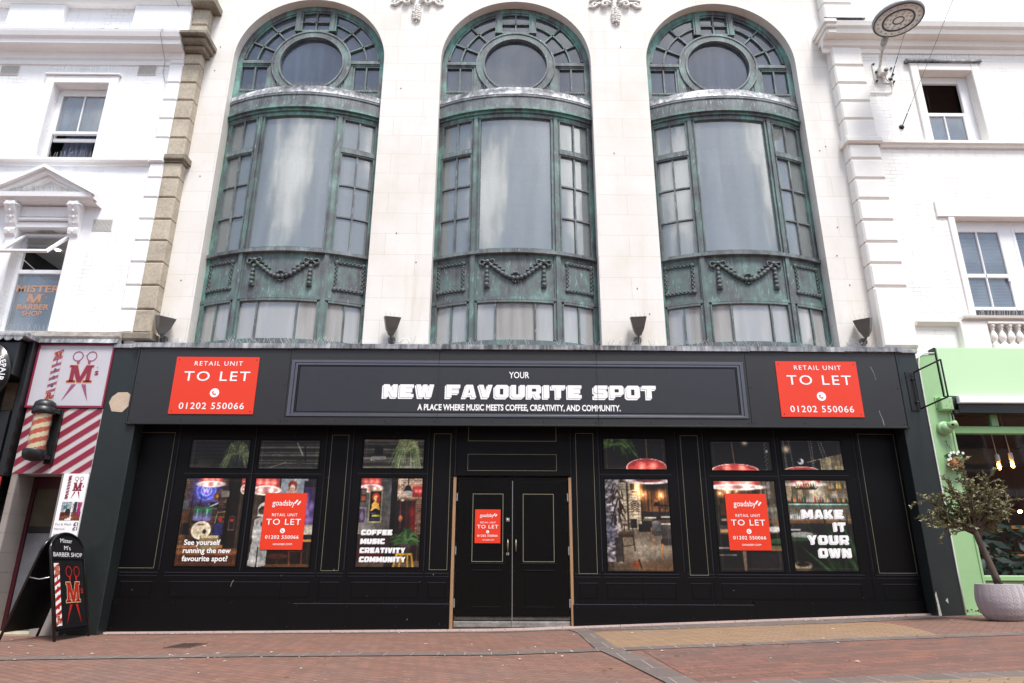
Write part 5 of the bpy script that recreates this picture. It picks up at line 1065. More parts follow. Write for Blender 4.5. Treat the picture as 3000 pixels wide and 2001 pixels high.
for cu in (0.27, 0.43): im.grad(cu-0.075, cu+0.075, 0.53, 0.64, (120, 100, 160), (30, 95, 60)); im.ell(cu, 0.53, 0.075, 0.028, (128, 118, 180)); im.ell(cu, 0.64, 0.075, 0.026, (40, 130, 75)); im.rect(cu-0.02, cu, 0.53, 0.64, (190, 220, 200), 0.5)
im.rect(0.02, 0.16, 0.35, 0.48, (24, 20, 20)); im.ell(0.36, 0.40, 0.165, 0.105, (90, 60, 40)); im.ell(0.36, 0.40, 0.15, 0.095, (212, 198, 168)); im.ringe(0.36, 0.40, 0.15, 0.095, 0.008, (235, 225, 200)); im.ell(0.42, 0.385, 0.032, 0.025, (45, 35, 30)); im.rect(0.30, 0.40, 0.455, 0.465, (40, 30, 28)); im.rect(0.55, 0.72, 0.30, 0.47, (38, 38, 66)); im.poly([(0.55, 0.47), (0.70, 0.48), (0.72, 0.36), (0.60, 0.33)], (52, 56, 110))
im.rect(0, 1, 0, 0.2, (104, 62, 34)); im.rect(0, 0.75, 0.2, 0.235, (150, 98, 55)); im.rect(0.36, 0.68, 0.17, 0.34, (122, 100, 66)); im.rect(0.38, 0.66, 0.31, 0.34, (200, 185, 150)); im.rect(0.39, 0.65, 0.19, 0.30, (140, 118, 78)); im.rect(0, 1, 0.0, 0.15, (86, 46, 24)); im.ell(0.5, 0.15, 0.6, 0.03, (150, 92, 50), 0.7)
im.rect(0.80, 0.90, 0.40, 0.56, (110, 80, 70)); im.rect(0.81, 0.89, 0.41, 0.55, (40, 26, 26)); im.rect(0.82, 0.88, 0.50, 0.53, (165, 60, 40)); im.ell(0.66, 0.52, 0.03, 0.02, (190, 40, 30)); I1 = finish_img(im)
# W2: space suit, posters, tables
im = Img(PW, PH, 1.42, 2); im.a[:] = (40, 32, 28); im.rect(0, 0.12, 0.0, 1, (74, 60, 48)); im.rect(0.42, 0.86, 0.80, 1, (150, 160, 168)); im.rect(0.80, 1, 0.35, 0.97, (34, 28, 44)); im.rect(0.82, 1, 0.45, 0.9, (84, 60, 120), 0.8)
for k in range(14): a_, b_ = im.rg.rand(2); im.ell(0.84+0.15*a_, 0.5+0.36*b_, 0.03, 0.05, (150, 120, 190), 0.55, 0.03)
im.lampshade(0.18, 0.95, 0.22, 0.09); im.ell(0.61, 0.90, 0.05, 0.04, (226, 196, 170)); im.ell(0.61, 0.93, 0.075, 0.045, (150, 62, 40)); im.ell(0.61, 0.895, 0.042, 0.033, (226, 200, 176)); im.rect(0.55, 0.57, 0.87, 0.93, (150, 62, 40)); im.rect(0.655, 0.675, 0.87, 0.93, (150, 62, 40)); im.ell(0.61, 0.83, 0.10, 0.035, (205, 165, 140)); im.rect(0.59, 0.63, 0.885, 0.889, (160, 40, 40)); im.rect(0.48, 0.76, 0.80, 0.825, (120, 60, 45))
im.rect(0, 1, 0, 0.3, (36, 24, 18)); im.rect(0.86, 1, 0.36, 0.47, (176, 168, 150)); im.rect(0.80, 1, 0.28, 0.305, (196, 140, 80)); im.ell(0.48, 0.12, 0.17, 0.03, (90, 46, 26)); im.line((0.48, 0.12), (0.48, 0.02), 0.015, (70, 34, 20)); im.line((0.66, 0.17), (0.68, 0.0), 0.012, (104, 56, 30)); im.line((0.86, 0.17), (0.87, 0.0), 0.012, (104, 56, 30)); im.rect(0.64, 0.9, 0.165, 0.185, (84, 44, 24)); im.rect(0.3, 1, 0.0, 0.03, (96, 60, 34))
gr = (176, 176, 172)                               # the suit
im.poly([(0.06, 0.53), (0.20, 0.56), (0.34, 0.53), (0.36, 0.40), (0.31, 0.28), (0.30, 0.02), (0.17, 0.0), (0.165, 0.22), (0.15, 0.22), (0.14, 0.0), (0.02, 0.02), (0.05, 0.28), (0.04, 0.42)], gr); im.mul(im.noise(14, 30), 0.78, 1.15, (0, 0.4, 0, 0.56))
im.ell(0.19, 0.635, 0.105, 0.088, (198, 196, 190)); im.ell(0.18, 0.625, 0.08, 0.055, (50, 38, 36)); im.ell(0.17, 0.61, 0.05, 0.03, (110, 78, 66), 0.8); im.rect(0.09, 0.29, 0.565, 0.585, (215, 212, 205)); im.rect(0.10, 0.28, 0.545, 0.553, (110, 108, 104)); im.ell(0.19, 0.475, 0.035, 0.025, (58, 60, 66)); im.rect(0.08, 0.12, 0.46, 0.52, (120, 118, 114), 0.7); im.rect(0.23, 0.30, 0.50, 0.525, (150, 70, 60), 0.5)
for k in range(16): im.rect(0.02, 0.30, 0.005+k*0.014, 0.009+k*0.014, (112, 112, 110), 0.6)
im.rect(0.152, 0.163, 0, 0.22, (30, 26, 24)); I2 = finish_img(im)
# W3: wall of posters, bead curtain, plant on yellow stool
im = Img(PW, PH, 1.40, 3); im.a[:] = (96, 92, 86); im.grad(0, 0.50, 0.36, 1, (112, 108, 100), (78, 78, 80)); im.mul(im.noise(7, 9), 0.7, 1.3, (0, 0.5, 0.36, 1)); im.rect(0.50, 0.60, 0.3, 1, (22, 20, 20)); im.bricks(0.60, 1, 0.74, 1, 0.07, 0.024, (178, 140, 112), (205, 195, 180), 0.22); im.bricks(0.60, 1, 0.3, 0.74, 0.07, 0.024, (110, 72, 56), (130, 110, 98), 0.3); im.rect(0.60, 0.90, 0.30, 0.75, (34, 22, 22)); im.rect(0.60, 1.0, 0.74, 0.765, (126, 100, 60))
for k in range(26):
    u_ = 0.61+0.28*im.rg.rand(); im.line((u_, 0.74), (u_+0.01, 0.36+0.1*im.rg.rand()), 0.006, [(26, 20, 24), (150, 120, 130), (120, 30, 30), (60, 40, 50)][im.rg.randint(4)], 0.8)
im.rect(0.80, 0.90, 0.36, 0.66, (170, 30, 24), 0.55, 0.06); im.ell(0.67, 0.54, 0.03, 0.035, (215, 130, 60), 0.8); im.lampshade(0.16, 0.955, 0.17, 0.075); im.lampshade(0.96, 0.85, 0.12, 0.07, rim=False)
im.line((0.77, 1), (0.77, 0.92), 0.008, (30, 28, 28)); im.poly([(0.74, 0.92), (0.80, 0.92), (0.85, 0.84), (0.69, 0.84)], (30, 30, 32)); im.ell(0.77, 0.835, 0.08, 0.02, (150, 150, 150)); im.ell(0.69, 0.745, 0.025, 0.012, (220, 225, 230))
im.rect(0.0, 0.10, 0.72, 0.88, (60, 40, 34)); im.rect(0.02, 0.09, 0.74, 0.79, (180, 90, 50), 0.8); im.rect(0.02, 0.09, 0.81, 0.86, (150, 140, 130), 0.6); im.rect(0.0, 0.11, 0.48, 0.66, (150, 140, 158)); im.rect(0.0, 0.10, 0.49, 0.65, (78, 62, 92)); im.ell(0.05, 0.56, 0.03, 0.05, (160, 140, 170), 0.7)
im.rect(0.15, 0.36, 0.49, 0.86, (172, 160, 118)); im.rect(0.165, 0.345, 0.505, 0.845, (24, 22, 26)); im.ell(0.26, 0.78, 0.065, 0.05, (196, 54, 34)); im.ell(0.26, 0.765, 0.038, 0.034, (238, 190, 120)); im.ell(0.30, 0.74, 0.03, 0.05, (186, 46, 30)); im.poly([(0.19, 0.62), (0.20, 0.70), (0.25, 0.735), (0.31, 0.70), (0.33, 0.63), (0.26, 0.655)], (236, 184, 84)); im.rect(0.18, 0.33, 0.525, 0.535, (58, 80, 150)); im.rect(0.18, 0.27, 0.59, 0.60, (70, 84, 160)); im.rect(0.21, 0.335, 0.555, 0.578, (206, 196, 60), 0.9)
im.rect(0, 1, 0, 0.36, (40, 26, 24)); im.rect(0.0, 0.5, 0.0, 0.36, (54, 38, 34)); im.rect(0.02, 0.42, 0.05, 0.20, (92, 20, 24)); im.rect(0, 1, 0, 0.07, (88, 70, 54)); im.rect(0.44, 0.6, 0.0, 0.2, (24, 18, 18)); im.rect(0.62, 0.88, 0.13, 0.155, (206, 160, 40))
for u_ in (0.63, 0.70, 0.80, 0.86): im.line((u_+0.01, 0.14), (u_+(u_-0.745)*0.35, 0.0), 0.014, (196, 150, 36))
im.grad(0.67, 0.85, 0.155, 0.27, (50, 42, 40), (80, 70, 64)); im.plant(0.765, 0.27, 60, 0.25, (24, 62, 22), (96, 152, 66), 0.35, 0.016); I3 = finish_img(im)
# W4: restaurant room
im = Img(PW, PH, 1.38, 4); im.a[:] = (60, 48, 38); im.rect(0, 1, 0.94, 1, (30, 26, 24)); im.bricks(0.2, 0.55, 0.42, 0.96, 0.055, 0.02, (196, 178, 150), (130, 112, 92), 0.15); im.planks(0.55, 1, 0.62, 0.95, 13, ((66, 40, 22), (150, 100, 58))); im.rect(0.55, 1, 0.88, 0.97, (30, 24, 22), 0.9, 0.04); im.rect(0.55, 1, 0.54, 0.64, (44, 36, 34))
for k in range(9): im.line((0.56+k*0.05, 0.55), (0.56+k*0.05, 0.63), 0.004, (28, 22, 22))
im.grad(0.1, 1, 0.0, 0.44, (92, 74, 58), (126, 110, 92)); im.ell(0.62, 0.22, 0.26, 0.10, (168, 156, 138), 0.8, 0.2); im.ell(0.8, 0.04, 0.3, 0.05, (122, 78, 46), 0.7, 0.1)
im.rect(0.0, 0.24, 0.10, 1, (92, 88, 92)); m0 = im.noise(30, 60); im.mul(m0, 0.25, 2.0, (0, 0.24, 0.10, 1)); im.rect(0.0, 0.10, 0.3, 0.56, (84, 88, 128), 0.45, 0.1); im.rect(0.17, 0.235, 0.08, 1, (170, 158, 140), 0.5); im.mul(im.noise(40, 40), 0.5, 1.5, (0.15, 0.26, 0.08, 1))
for k in range(24):
    u_, v_ = 0.10+0.2*im.rg.rand(), 0.55+0.4*im.rg.rand(); im.line((u_, v_), (u_+im.rg.uniform(-0.07, 0.07), v_-0.1), 0.010, (44, 26, 18))
for k in range(5): im.line((0.46, 0.76-k*0.025), (0.40, 0.735-k*0.025), 0.007, (72, 38, 24)); im.line((0.46, 0.76-k*0.025), (0.52, 0.735-k*0.025), 0.007, (72, 38, 24))
im.line((0.35, 0.95), (0.35, 0.45), 0.012, (36, 30, 28)); im.rect(0.40, 0.47, 0.88, 0.95, (26, 22, 22)); im.rect(0.42, 0.5, 0.85, 0.87, (26, 22, 22))
for u_, v_ in ((0.52, 0.95), (0.50, 0.875), (0.60, 0.825), (0.88, 0.82)): im.glow(u_, v_, 0.075, (200, 130, 60)); im.ell(u_, v_, 0.02, 0.016, (255, 244, 215))
im.ell(0.70, 0.99, 0.31, 0.035, (120, 60, 60)); im.ringe(0.70, 0.99, 0.31, 0.035, 0.010, (235, 215, 215))
im.rect(0.75, 1, 0.70, 0.715, (30, 20, 16)); im.ell(0.80, 0.725, 0.04, 0.02, (24, 20, 20)); im.rect(0.6, 0.78, 0.565, 0.58, (210, 205, 190)); im.rect(0.86, 1, 0.575, 0.59, (215, 210, 200)); im.rect(0.58, 0.73, 0.545, 0.556, (150, 130, 70)); im.rect(0.8, 1, 0.53, 0.55, (96, 66, 44))
def chair(cu, cv, sc, col):
    im.rect(cu-0.07*sc, cu+0.07*sc, cv, cv+0.12*sc, col); im.ell(cu, cv+0.12*sc, 0.07*sc, 0.02*sc, [x*1.25 for x in col]); im.rect(cu-0.085*sc, cu+0.09*sc, cv-0.035*sc, cv+0.02*sc, [x*0.7 for x in col])
    for d in (-0.07, 0.07): im.line((cu+d*sc, cv-0.03*sc), (cu+d*sc*1.1, cv-0.15*sc), 0.012*sc, (176, 120, 70), w1=0.007*sc)
im.rect(0.38, 0.48, 0.46, 0.56, (38, 34, 34)); im.rect(0.24, 0.42, 0.49, 0.505, (92, 60, 38)); im.rect(0.5, 0.56, 0.42, 0.5, (26, 22, 20)); im.line((0.28, 0.49), (0.28, 0.40), 0.006, (20, 18, 18)); im.line((0.40, 0.49), (0.42, 0.40), 0.006, (20, 18, 18)); im.rect(0.56, 0.72, 0.42, 0.53, (36, 32, 34)); im.line((0.70, 0.46), (0.71, 0.36), 0.012, (170, 116, 70))
im.rect(0.78, 1, 0.495, 0.515, (225, 215, 200)); chair(0.78, 0.41, 0.95, (104, 100, 98)); chair(0.94, 0.32, 1.25, (70, 64, 64)); im.rect(0.18, 0.42, 0.36, 0.40, (66, 44, 30)); im.rect(0.19, 0.41, 0.40, 0.42, (92, 66, 48)); im.line((0.24, 0.36), (0.24, 0.22), 0.008, (26, 22, 20)); im.line((0.41, 0.38), (0.43, 0.22), 0.009, (26, 22, 20)); im.line((0.24, 0.26), (0.42, 0.28), 0.006, (26, 22, 20)); im.rect(0.13, 0.25, 0.1, 0.36, (40, 32, 28), 0.8); im.poly([(0.40, 0.11), (0.48, 0.115), (0.50, 0.03), (0.36, 0.04)], (132, 70, 38)); im.line((0.48, 0.12), (0.52, 0.03), 0.012, (30, 20, 16)); I4 = finish_img(im)
# W5: bar tables in the dark
im = Img(PW, PH, 1.40, 5); im.a[:] = (24, 21, 21); im.planks(0.05, 0.75, 0.58, 0.92, 20, ((40, 28, 20), (86, 60, 38))); im.planks(0.75, 1, 0.42, 1, 7, ((66, 58, 48), (120, 106, 86))); im.rect(0, 0.3, 0.5, 0.62, (38, 34, 32)); im.rect(0.04, 0.2, 0.40, 0.50, (70, 62, 62)); im.rect(0.05, 0.25, 0.42, 0.46, (168, 130, 84)); im.rect(0.08, 0.22, 0.55, 0.575, (150, 130, 100))
for u_, v_ in ((0.10, 0.86), (0.22, 0.87), (0.37, 0.89)): im.glow(u_, v_, 0.06, (190, 130, 70)); im.ell(u_, v_, 0.016, 0.012, (255, 240, 210))
im.lampshade(0.38, 0.98, 0.37, 0.05); 
for k in range(26): im.ell(0.88+0.02*(k % 2), 0.80+0.0075*k, 0.010, 0.005, (150, 148, 145), 0.8)
for k in range(8): u_ = 0.83+0.02*k; im.rect(u_, u_+0.014, 0.56+0.01*(k % 3), 0.70, (150, 154, 150), 0.5); im.rect(u_+0.004, u_+0.010, 0.66, 0.73, (205, 210, 205), 0.5)
im.rect(0.80, 1, 0.53, 0.56, (132, 92, 58)); im.ell(0.92, 0.46, 0.12, 0.03, (190, 188, 184)); im.ell(0.94, 0.33, 0.14, 0.03, (44, 84, 40)); im.rect(0.8, 1, 0.24, 0.28, (104, 98, 60)); im.rect(0, 0.30, 0.245, 0.262, (168, 164, 156)); im.rect(0.25, 1, 0.225, 0.245, (140, 100, 66)); im.rect(0, 0.28, 0.17, 0.185, (140, 132, 124)); im.rect(0, 0.32, 0.0, 0.17, (30, 28, 30)); im.rect(0.5, 1, 0.02, 0.2, (34, 31, 33)); im.line((0.40, 0.22), (0.40, 0.02), 0.03, (110, 92, 76), w1=0.02); I5 = finish_img(im)
# W6: bar with bottles, leaves in front
im = Img(PW, PH, 1.40, 6); im.a[:] = (38, 34, 30); im.planks(0, 1, 0.60, 1, 11, ((96, 84, 64), (176, 160, 128)), 0.6); im.rect(0.38, 0.62, 0.78, 1, (226, 214, 190), 0.7, 0.15); im.lampshade(0.34, 0.985, 0.24, 0.03)
def bottles(u0, u1, v0, n, hmax, pal):
    for k in range(n):
        u_ = u0+(u1-u0)*(k+0.5)/n; hh = hmax*im.rg.uniform(0.6, 1); c = pal[im.rg.randint(len(pal))]; w = (u1-u0)/n*0.36
        im.rect(u_-w, u_+w, v0, v0+hh*0.65, c); im.rect(u_-w*0.4, u_+w*0.4, v0+hh*0.6, v0+hh, [min(255, x*0.8+20) for x in c]); im.rect(u_-w, u_-w*0.5, v0, v0+hh*0.6, [min(255, x+90) for x in c], 0.6)
pal = [(150, 34, 22), (176, 96, 34), (40, 80, 40), (180, 176, 160), (60, 40, 30), (200, 150, 60), (60, 80, 110), (150, 140, 120)]
im.poly([(0.12, 0.93), (0.55, 0.935), (0.50, 0.895), (0.17, 0.895)], (52, 40, 30)); bottles(0.16, 0.52, 0.915, 9, 0.07, pal); im.poly([(0.66, 0.90), (1, 0.935), (1, 0.895), (0.70, 0.875)], (108, 80, 60)); bottles(0.70, 1, 0.91, 7, 0.09, pal)
im.rect(0, 1, 0.735, 0.755, (44, 42, 38)); bottles(0.06, 0.98, 0.752, 22, 0.075, pal); im.rect(0.02, 0.98, 0.722, 0.735, (165, 225, 205)); im.rect(0.0, 1, 0.69, 0.722, (62, 92, 80), 0.8)
for k in range(12): u_ = 0.72+0.022*k; im.rect(u_, u_+0.015, 0.80, 0.85, (190, 194, 190), 0.45)
im.rect(0, 1, 0.55, 0.69, (96, 86, 70)); bottles(0.02, 0.22, 0.565, 6, 0.10, [(200, 205, 200), (170, 178, 176)]); bottles(0.25, 0.95, 0.56, 9, 0.06, [(120, 112, 100), (160, 150, 140), (90, 76, 64)]); im.rect(0, 1, 0.515, 0.56, (116, 82, 54)); im.rect(0, 1, 0.555, 0.565, (176, 140, 104)); im.grad(0, 1, 0.30, 0.515, (26, 28, 26), (44, 44, 42)); im.ell(0.18, 0.39, 0.22, 0.035, (150, 148, 144)); im.rect(0, 0.16, 0.44, 0.455, (206, 206, 202)); im.ell(0.1, 0.345, 0.25, 0.02, (40, 92, 40)); im.rect(0, 1, 0.0, 0.30, (22, 25, 22)); im.ell(0.13, 0.06, 0.145, 0.045, (170, 152, 124)); im.ell(0.13, 0.075, 0.11, 0.026, (40, 34, 28)); im.ell(0.12, 0.10, 0.04, 0.03, (30, 26, 24)); im.ell(0.13, 0.015, 0.13, 0.018, (96, 80, 60))
for (p, q, w, c) in (((0.62, 0.02), (0.24, 0.58), 0.045, (30, 62, 26)), ((0.72, 0.02), (0.50, 0.78), 0.05, (26, 52, 28)), ((0.8, 0.02), (0.95, 0.66), 0.05, (28, 50, 28)), ((0.98, 0.02), (0.62, 0.45), 0.05, (34, 76, 30)), ((0.55, 0.0), (0.15, 0.26), 0.035, (34, 80, 34)), ((1.05, 0.10), (0.78, 0.62), 0.05, (38, 84, 36)), ((0.75, 0.0), (0.35, 0.30), 0.035, (24, 54, 24))): im.line(p, q, w, c, 0.92, w1=0.004); im.line(p, q, w*0.15, [x*1.9 for x in c], 0.7, w1=0.001)
I6 = finish_img(im)
UI = []
def upper(seed, base): u_ = Img(PW, UH, 0.48, seed); u_.a[:] = base; return u_
im = upper(11, (26, 27, 26))
for k in range(7): im.line((0, 0.1+0.14*k), (1, 0.16+0.13*k), 0.006, (52, 52, 48), 0.8)
im.rect(0.15, 0.40, 0.12, 0.3, (50, 44, 36)); im.rect(0.02, 0.35, 0.05, 0.12, (70, 60, 46), 0.7); im.ell(0.80, 0.18, 0.14, 0.30, (34, 35, 38)); im.plant(0.80, 0.50, 90, 0.30, (48, 66, 34), (140, 156, 96), 2.0, 0.006); UI.append(finish_img(im))
im = upper(12, (40, 40, 36))
for k in range(12): im.line((0, 0.02+0.09*k), (1, 0.0+0.095*k), 0.008*im.rg.uniform(0.4, 1.8), [(92, 90, 82), (24, 24, 24), (120, 116, 104)][k % 3], 0.8)
im.line((0.62, 0.9), (0.72, 0.5), 0.01, (150, 148, 138)); im.line((0.75, 0.8), (0.78, 0.3), 0.012, (20, 20, 20)); im.rect(0.12, 0.9, 0.0, 0.12, (66, 70, 76), 0.6); im.rect(0.64, 0.72, 0.0, 0.3, (60, 50, 42)); im.line((0.2, 0.05), (0.45, 0.22), 0.008, (130, 120, 100)); UI.append(finish_img(im))
im = upper(13, (52, 52, 46))
for k in range(10): im.line((0, 0.04+0.10*k), (1, 0.05+0.098*k), 0.010*im.rg.uniform(0.4, 1.8), [(120, 116, 104), (34, 34, 32), (86, 84, 76)][k % 3], 0.8)
im.rect(0.18, 0.32, 0.45, 0.75, (22, 22, 22)); im.poly([(0.14, 0.4), (0.36, 0.42), (0.38, 0.3), (0.12, 0.26)], (150, 148, 140)); 
for k in range(9): im.line((0.15+k*0.023, 0.28), (0.16+k*0.023, 0.40), 0.004, (60, 60, 58))
im.plant(0.72, 0.62, 120, 0.30, (70, 96, 46), (176, 196, 120), 3.0, 0.006); im.ell(0.80, 0.06, 0.08, 0.2, (196, 206, 170), 0.4, 0.1); UI.append(finish_img(im))
im = upper(14, (24, 21, 20)); im.ell(0.1, 0.35, 0.28, 0.5, (30, 26, 24)); im.plant(0.14, 0.80, 46, 0.48, (26, 52, 20), (104, 160, 62), 1.3, 0.016); im.line((0.69, 1), (0.69, 0.3), 0.008, (120, 100, 70)); im.ell(0.68, 0.05, 0.32, 0.30, (186, 62, 58)); im.rect(0.36, 1, 0.0, 0.06, (196, 76, 70)); im.ringe(0.68, 0.05, 0.32, 0.30, 0.008, (240, 190, 180)); im.glow(0.60, 0.12, 0.06, (150, 110, 90)); im.glow(0.78, 0.12, 0.06, (150, 110, 90)); UI.append(finish_img(im))
im = upper(15, (25, 23, 23)); im.line((0.36, 1), (0.38, 0.2), 0.008, (130, 104, 70)); im.ell(0.38, 0.0, 0.38, 0.22, (184, 62, 58)); im.ringe(0.38, 0.0, 0.38, 0.22, 0.008, (240, 190, 180)); im.glow(0.25, 0.08, 0.06, (150, 110, 90)); im.glow(0.5, 0.08, 0.06, (150, 110, 90)); im.glow(0.58, 0.97, 0.05, (230, 215, 180)); im.ell(0.93, 0.66, 0.02, 0.05, (180, 180, 180))
for k in range(14): im.ell(0.90+0.022*(k % 2), 0.04+0.07*k, 0.008, 0.028, (150, 148, 142), 0.7)
UI.append(finish_img(im))
im = upper(16, (27, 25, 24)); im.planks(0.40, 1, 0, 1, 12, ((112, 100, 72), (180, 165, 125)), 0.6); im.poly([(0.3, 0), (0.36, 0.25), (1, 0.55), (1, 1), (0, 1), (0, 0)], (24, 23, 22)); im.poly([(0.30, 0.0), (0.34, 0.2), (0.62, 0.35), (0.62, 0.0)], (30, 28, 26)); im.ell(0.30, 0.28, 0.05, 0.1, (220, 222, 224)); im.ell(0.28, 0.31, 0.03, 0.06, (40, 40, 42)); im.glow(0.08, 0.70, 0.06, (240, 220, 170)); im.ell(0.30, 0.0, 0.26, 0.10, (184, 62, 58)); im.ringe(0.30, 0.0, 0.26, 0.10, 0.008, (240, 190, 180))
for u_, t_ in ((0.04, 0.02), (0.13, 0.04), (0.47, 0.02), (0.51, 0.0), (0.62, 0.10), (0.66, 0.12)):
    for k in range(15): im.ell(u_+t_*(1-k/15)*1.0+0.006*(k % 2), 0.03+0.067*k, 0.007, 0.028, (172, 172, 168), 0.7)
UI.append(finish_img(im))
lab = ['window print showing a drum kit under a blue neon sign', 'window print showing a space suit', 'window print showing wall posters and a plant on a yellow stool', 'window print showing a restaurant room', 'window print showing a red lamp over dark tables', 'window print showing bottles behind a bar']
for k, ((a, b, c, d, e, f), I, U_) in enumerate(zip(WIN, (I1, I2, I3, I4, I5, I6), UI)):
    o = picture('printed_window', brd, BF, a, b, c, d, 0.002, I); o['label'] = lab[k]
    picture('printed_transom', brd, BF, a+0.005, b, e, f, 0.002, U_, gain=1.7)
mb = MB('white_vinyl')
for k, s_ in enumerate(('See yourself', 'running the new', 'favourite spot?')): text(mb, s_, BF, -5.21, 1.335-k*0.125, 0.006, (0.585, 0.77, 0.735)[k], 0.085, 0.022, 0, 1, 'L')
mb.build('lettering', brd); mb = MB('white_vinyl')
for k, s_ in enumerate(('COFFEE', 'MUSIC', 'CREATIVITY', 'COMMUNITY')): slab_text(mb, s_, BF, -2.36+(0.52, 0.40, 0.74, 0.75)[k]/2, 1.505-k*0.14, (0.50, 0.39, 0.73, 0.74)[k], 0.078, 0.005)
mb.build('lettering', brd); mb = MB('white_vinyl')
for k, (s_, w_) in enumerate((('MAKE', 0.69), ('IT', 0.20), ('YOUR', 0.67), ('OWN', 0.53))): slab_text(mb, s_, BF, 5.61-w_/2-0.02+(0, 0.01, 0.03, 0.04)[k], 1.80-k*0.205, w_, 0.135, 0.005)
mb.build('lettering', brd)
# ----------------------------------------------------------------- doors
DF = Fr((0, -0.005, 0))
for (a, b, hx) in ((-0.80, 0.105, 1), (0.118, 1.02, -1)):
    zb = 0.285
    mb = MB('door_black'); mb.bbox(a, b, -0.005, 0.045, zb, 2.385, 0.003); dr = mb.build('door', sf, ((a+b)/2, 0, zb))
    pa, pb = (-0.548, -0.041) if hx > 0 else (0.284, 0.795)
    mb = MB('gold_line'); outline(mb, DF, pa, pb, 1.092, 2.173, 0.009, 0.003); mb.mat('moulding_dark'); outline(mb, DF, pa-0.035, pb+0.035, 1.055, 2.21, 0.014, 0.006, 0.006); mb.mat('moulding'); rect(mb, DF, pa-0.035, pb+0.035, 1.062, 1.07, 0.008, 0.008); mb.mat('moulding_dark'); outline(mb, DF, pa+0.02, pb-0.02, 0.41, 0.97, 0.02, 0.006, 0.006); mb.mat('moulding'); rect(mb, DF, pa+0.02, pb-0.02, 0.962, 0.97, 0.008, 0.008); rect(mb, DF, pa+0.02, pb-0.02, 0.41, 0.416, 0.008, 0.008); mb.build('door_panels', dr)
    hxx = 0.037 if hx > 0 else 0.170
    mb = MB('brass'); mb.tube([(hxx, -0.008, 1.25), (hxx, -0.04, 1.26), (hxx, -0.05, 1.33), (hxx, -0.05, 1.37), (hxx, -0.04, 1.43), (hxx, -0.008, 1.44)], [0.008, 0.008, 0.014, 0.014, 0.008, 0.008], 8); mb.build('handle', dr)
    if hx > 0:
        mb = MB('steel'); mb.bbox(0.008, 0.062, -0.014, -0.004, 1.725, 1.78, 0.004); mb.lathe([(0.014, 0), (0.012, 0.012)], (0.03, -0.014, 1.75), 10, 'y'); mb.bbox(0.012, 0.058, -0.014, -0.004, 1.195, 1.235, 0.004); mb.mat('screw'); mb.box(0.03, 0.038, -0.016, -0.013, 1.20, 1.22); mb.build('lock', dr)
    hx0 = a-0.022 if hx > 0 else b
    for z in (2.05, 1.20, 0.40): mb = MB('steel'); mb.bbox(hx0, hx0+0.022, -0.015, 0.0, z, z+0.13, 0.003); mb.build('hinge', dr)
    mb = MB('screw'); rs = random.Random(3)
    for z in (0.45, 0.95, 1.5, 1.95, 2.35): mb.lathe([(0.009, 0), (0.004, 0.006)], (a+0.03, -0.005, z), 8, 'y'); mb.lathe([(0.009, 0), (0.004, 0.006)], (b-0.03, -0.005, z), 8, 'y')
    mb.build('screws', dr)
mb = MB('raw_timber'); mb.bbox(-0.878, -0.828, -0.028, 0.045, 0.06, 2.44, 0.004); mb.bbox(1.046, 1.092, -0.028, 0.045, 0.08, 2.44, 0.004); mb.mat('steel'); mb.box(0.1065, 0.1165, -0.002, 0.02, 0.06, 2.385); mb.mat('seam'); mb.box(-0.885, 1.10, 0.5, 0.52, 0.0, 2.5); mb.box(-0.84, 1.06, 0.046, 0.5, 0.33, 0.34); mb.mat('door_black'); mb.box(-0.828, 1.046, 0.0, 0.045, 2.388, 2.44); mb.build('door_frame', sf)
mb = MB('worn_step'); mb.bbox(-0.82, 1.04, 0.02, 0.45, 0.105, 0.20, 0.015); mb.bbox(-0.82, 1.04, 0.05, 0.5, 0.20, 0.275, 0.02); mb.mat('seam'); mb.box(-0.82, 1.04, 0.035, 0.4, 0.02, 0.105); mb.build('step', sf)
mb = MB('dirty_white'); rs = random.Random(31)       # scratches and scuffs in the vinyl
def scratch(pts, y, w=0.004):
    for (x0, z0), (x1, z1) in zip(pts, pts[1:]):
        d = Vector((z1-z0, 0, x0-x1)).normalized()*w*rs.uniform(0.5, 1.2); mb.poly([(x0-d.x, y, z0-d.z), (x1-d.x, y, z1-d.z), (x1+d.x, y, z1+d.z), (x0+d.x, y, z0+d.z)])
scratch([(6.30, 3.55), (6.31, 3.48), (6.335, 3.40), (6.345, 3.29)], FY-0.003); scratch([(6.28, 4.32), (6.32, 4.2), (6.335, 4.08)], FY-0.003, 0.002); scratch([(-4.37, 0.70), (-4.35, 0.78), (-4.33, 0.80)], BY-0.004, 0.003)
for k in range(16):
    x = rs.choice([rs.uniform(-6.1, -0.95), rs.uniform(1.15, 6.6)]); z = rs.choice([rs.uniform(0.12, 0.5), rs.uniform(0.5, 0.95), rs.uniform(0.1, 0.25)]); l = rs.uniform(0.006, 0.03); a = rs.uniform(0, 3.1)
    scratch([(x, z), (x+l*math.cos(a), z+l*math.sin(a))], BY-0.0225 if z < 0.44 else BY-0.004, rs.uniform(0.0006, 0.0018))
mb.build('scuff', sf)

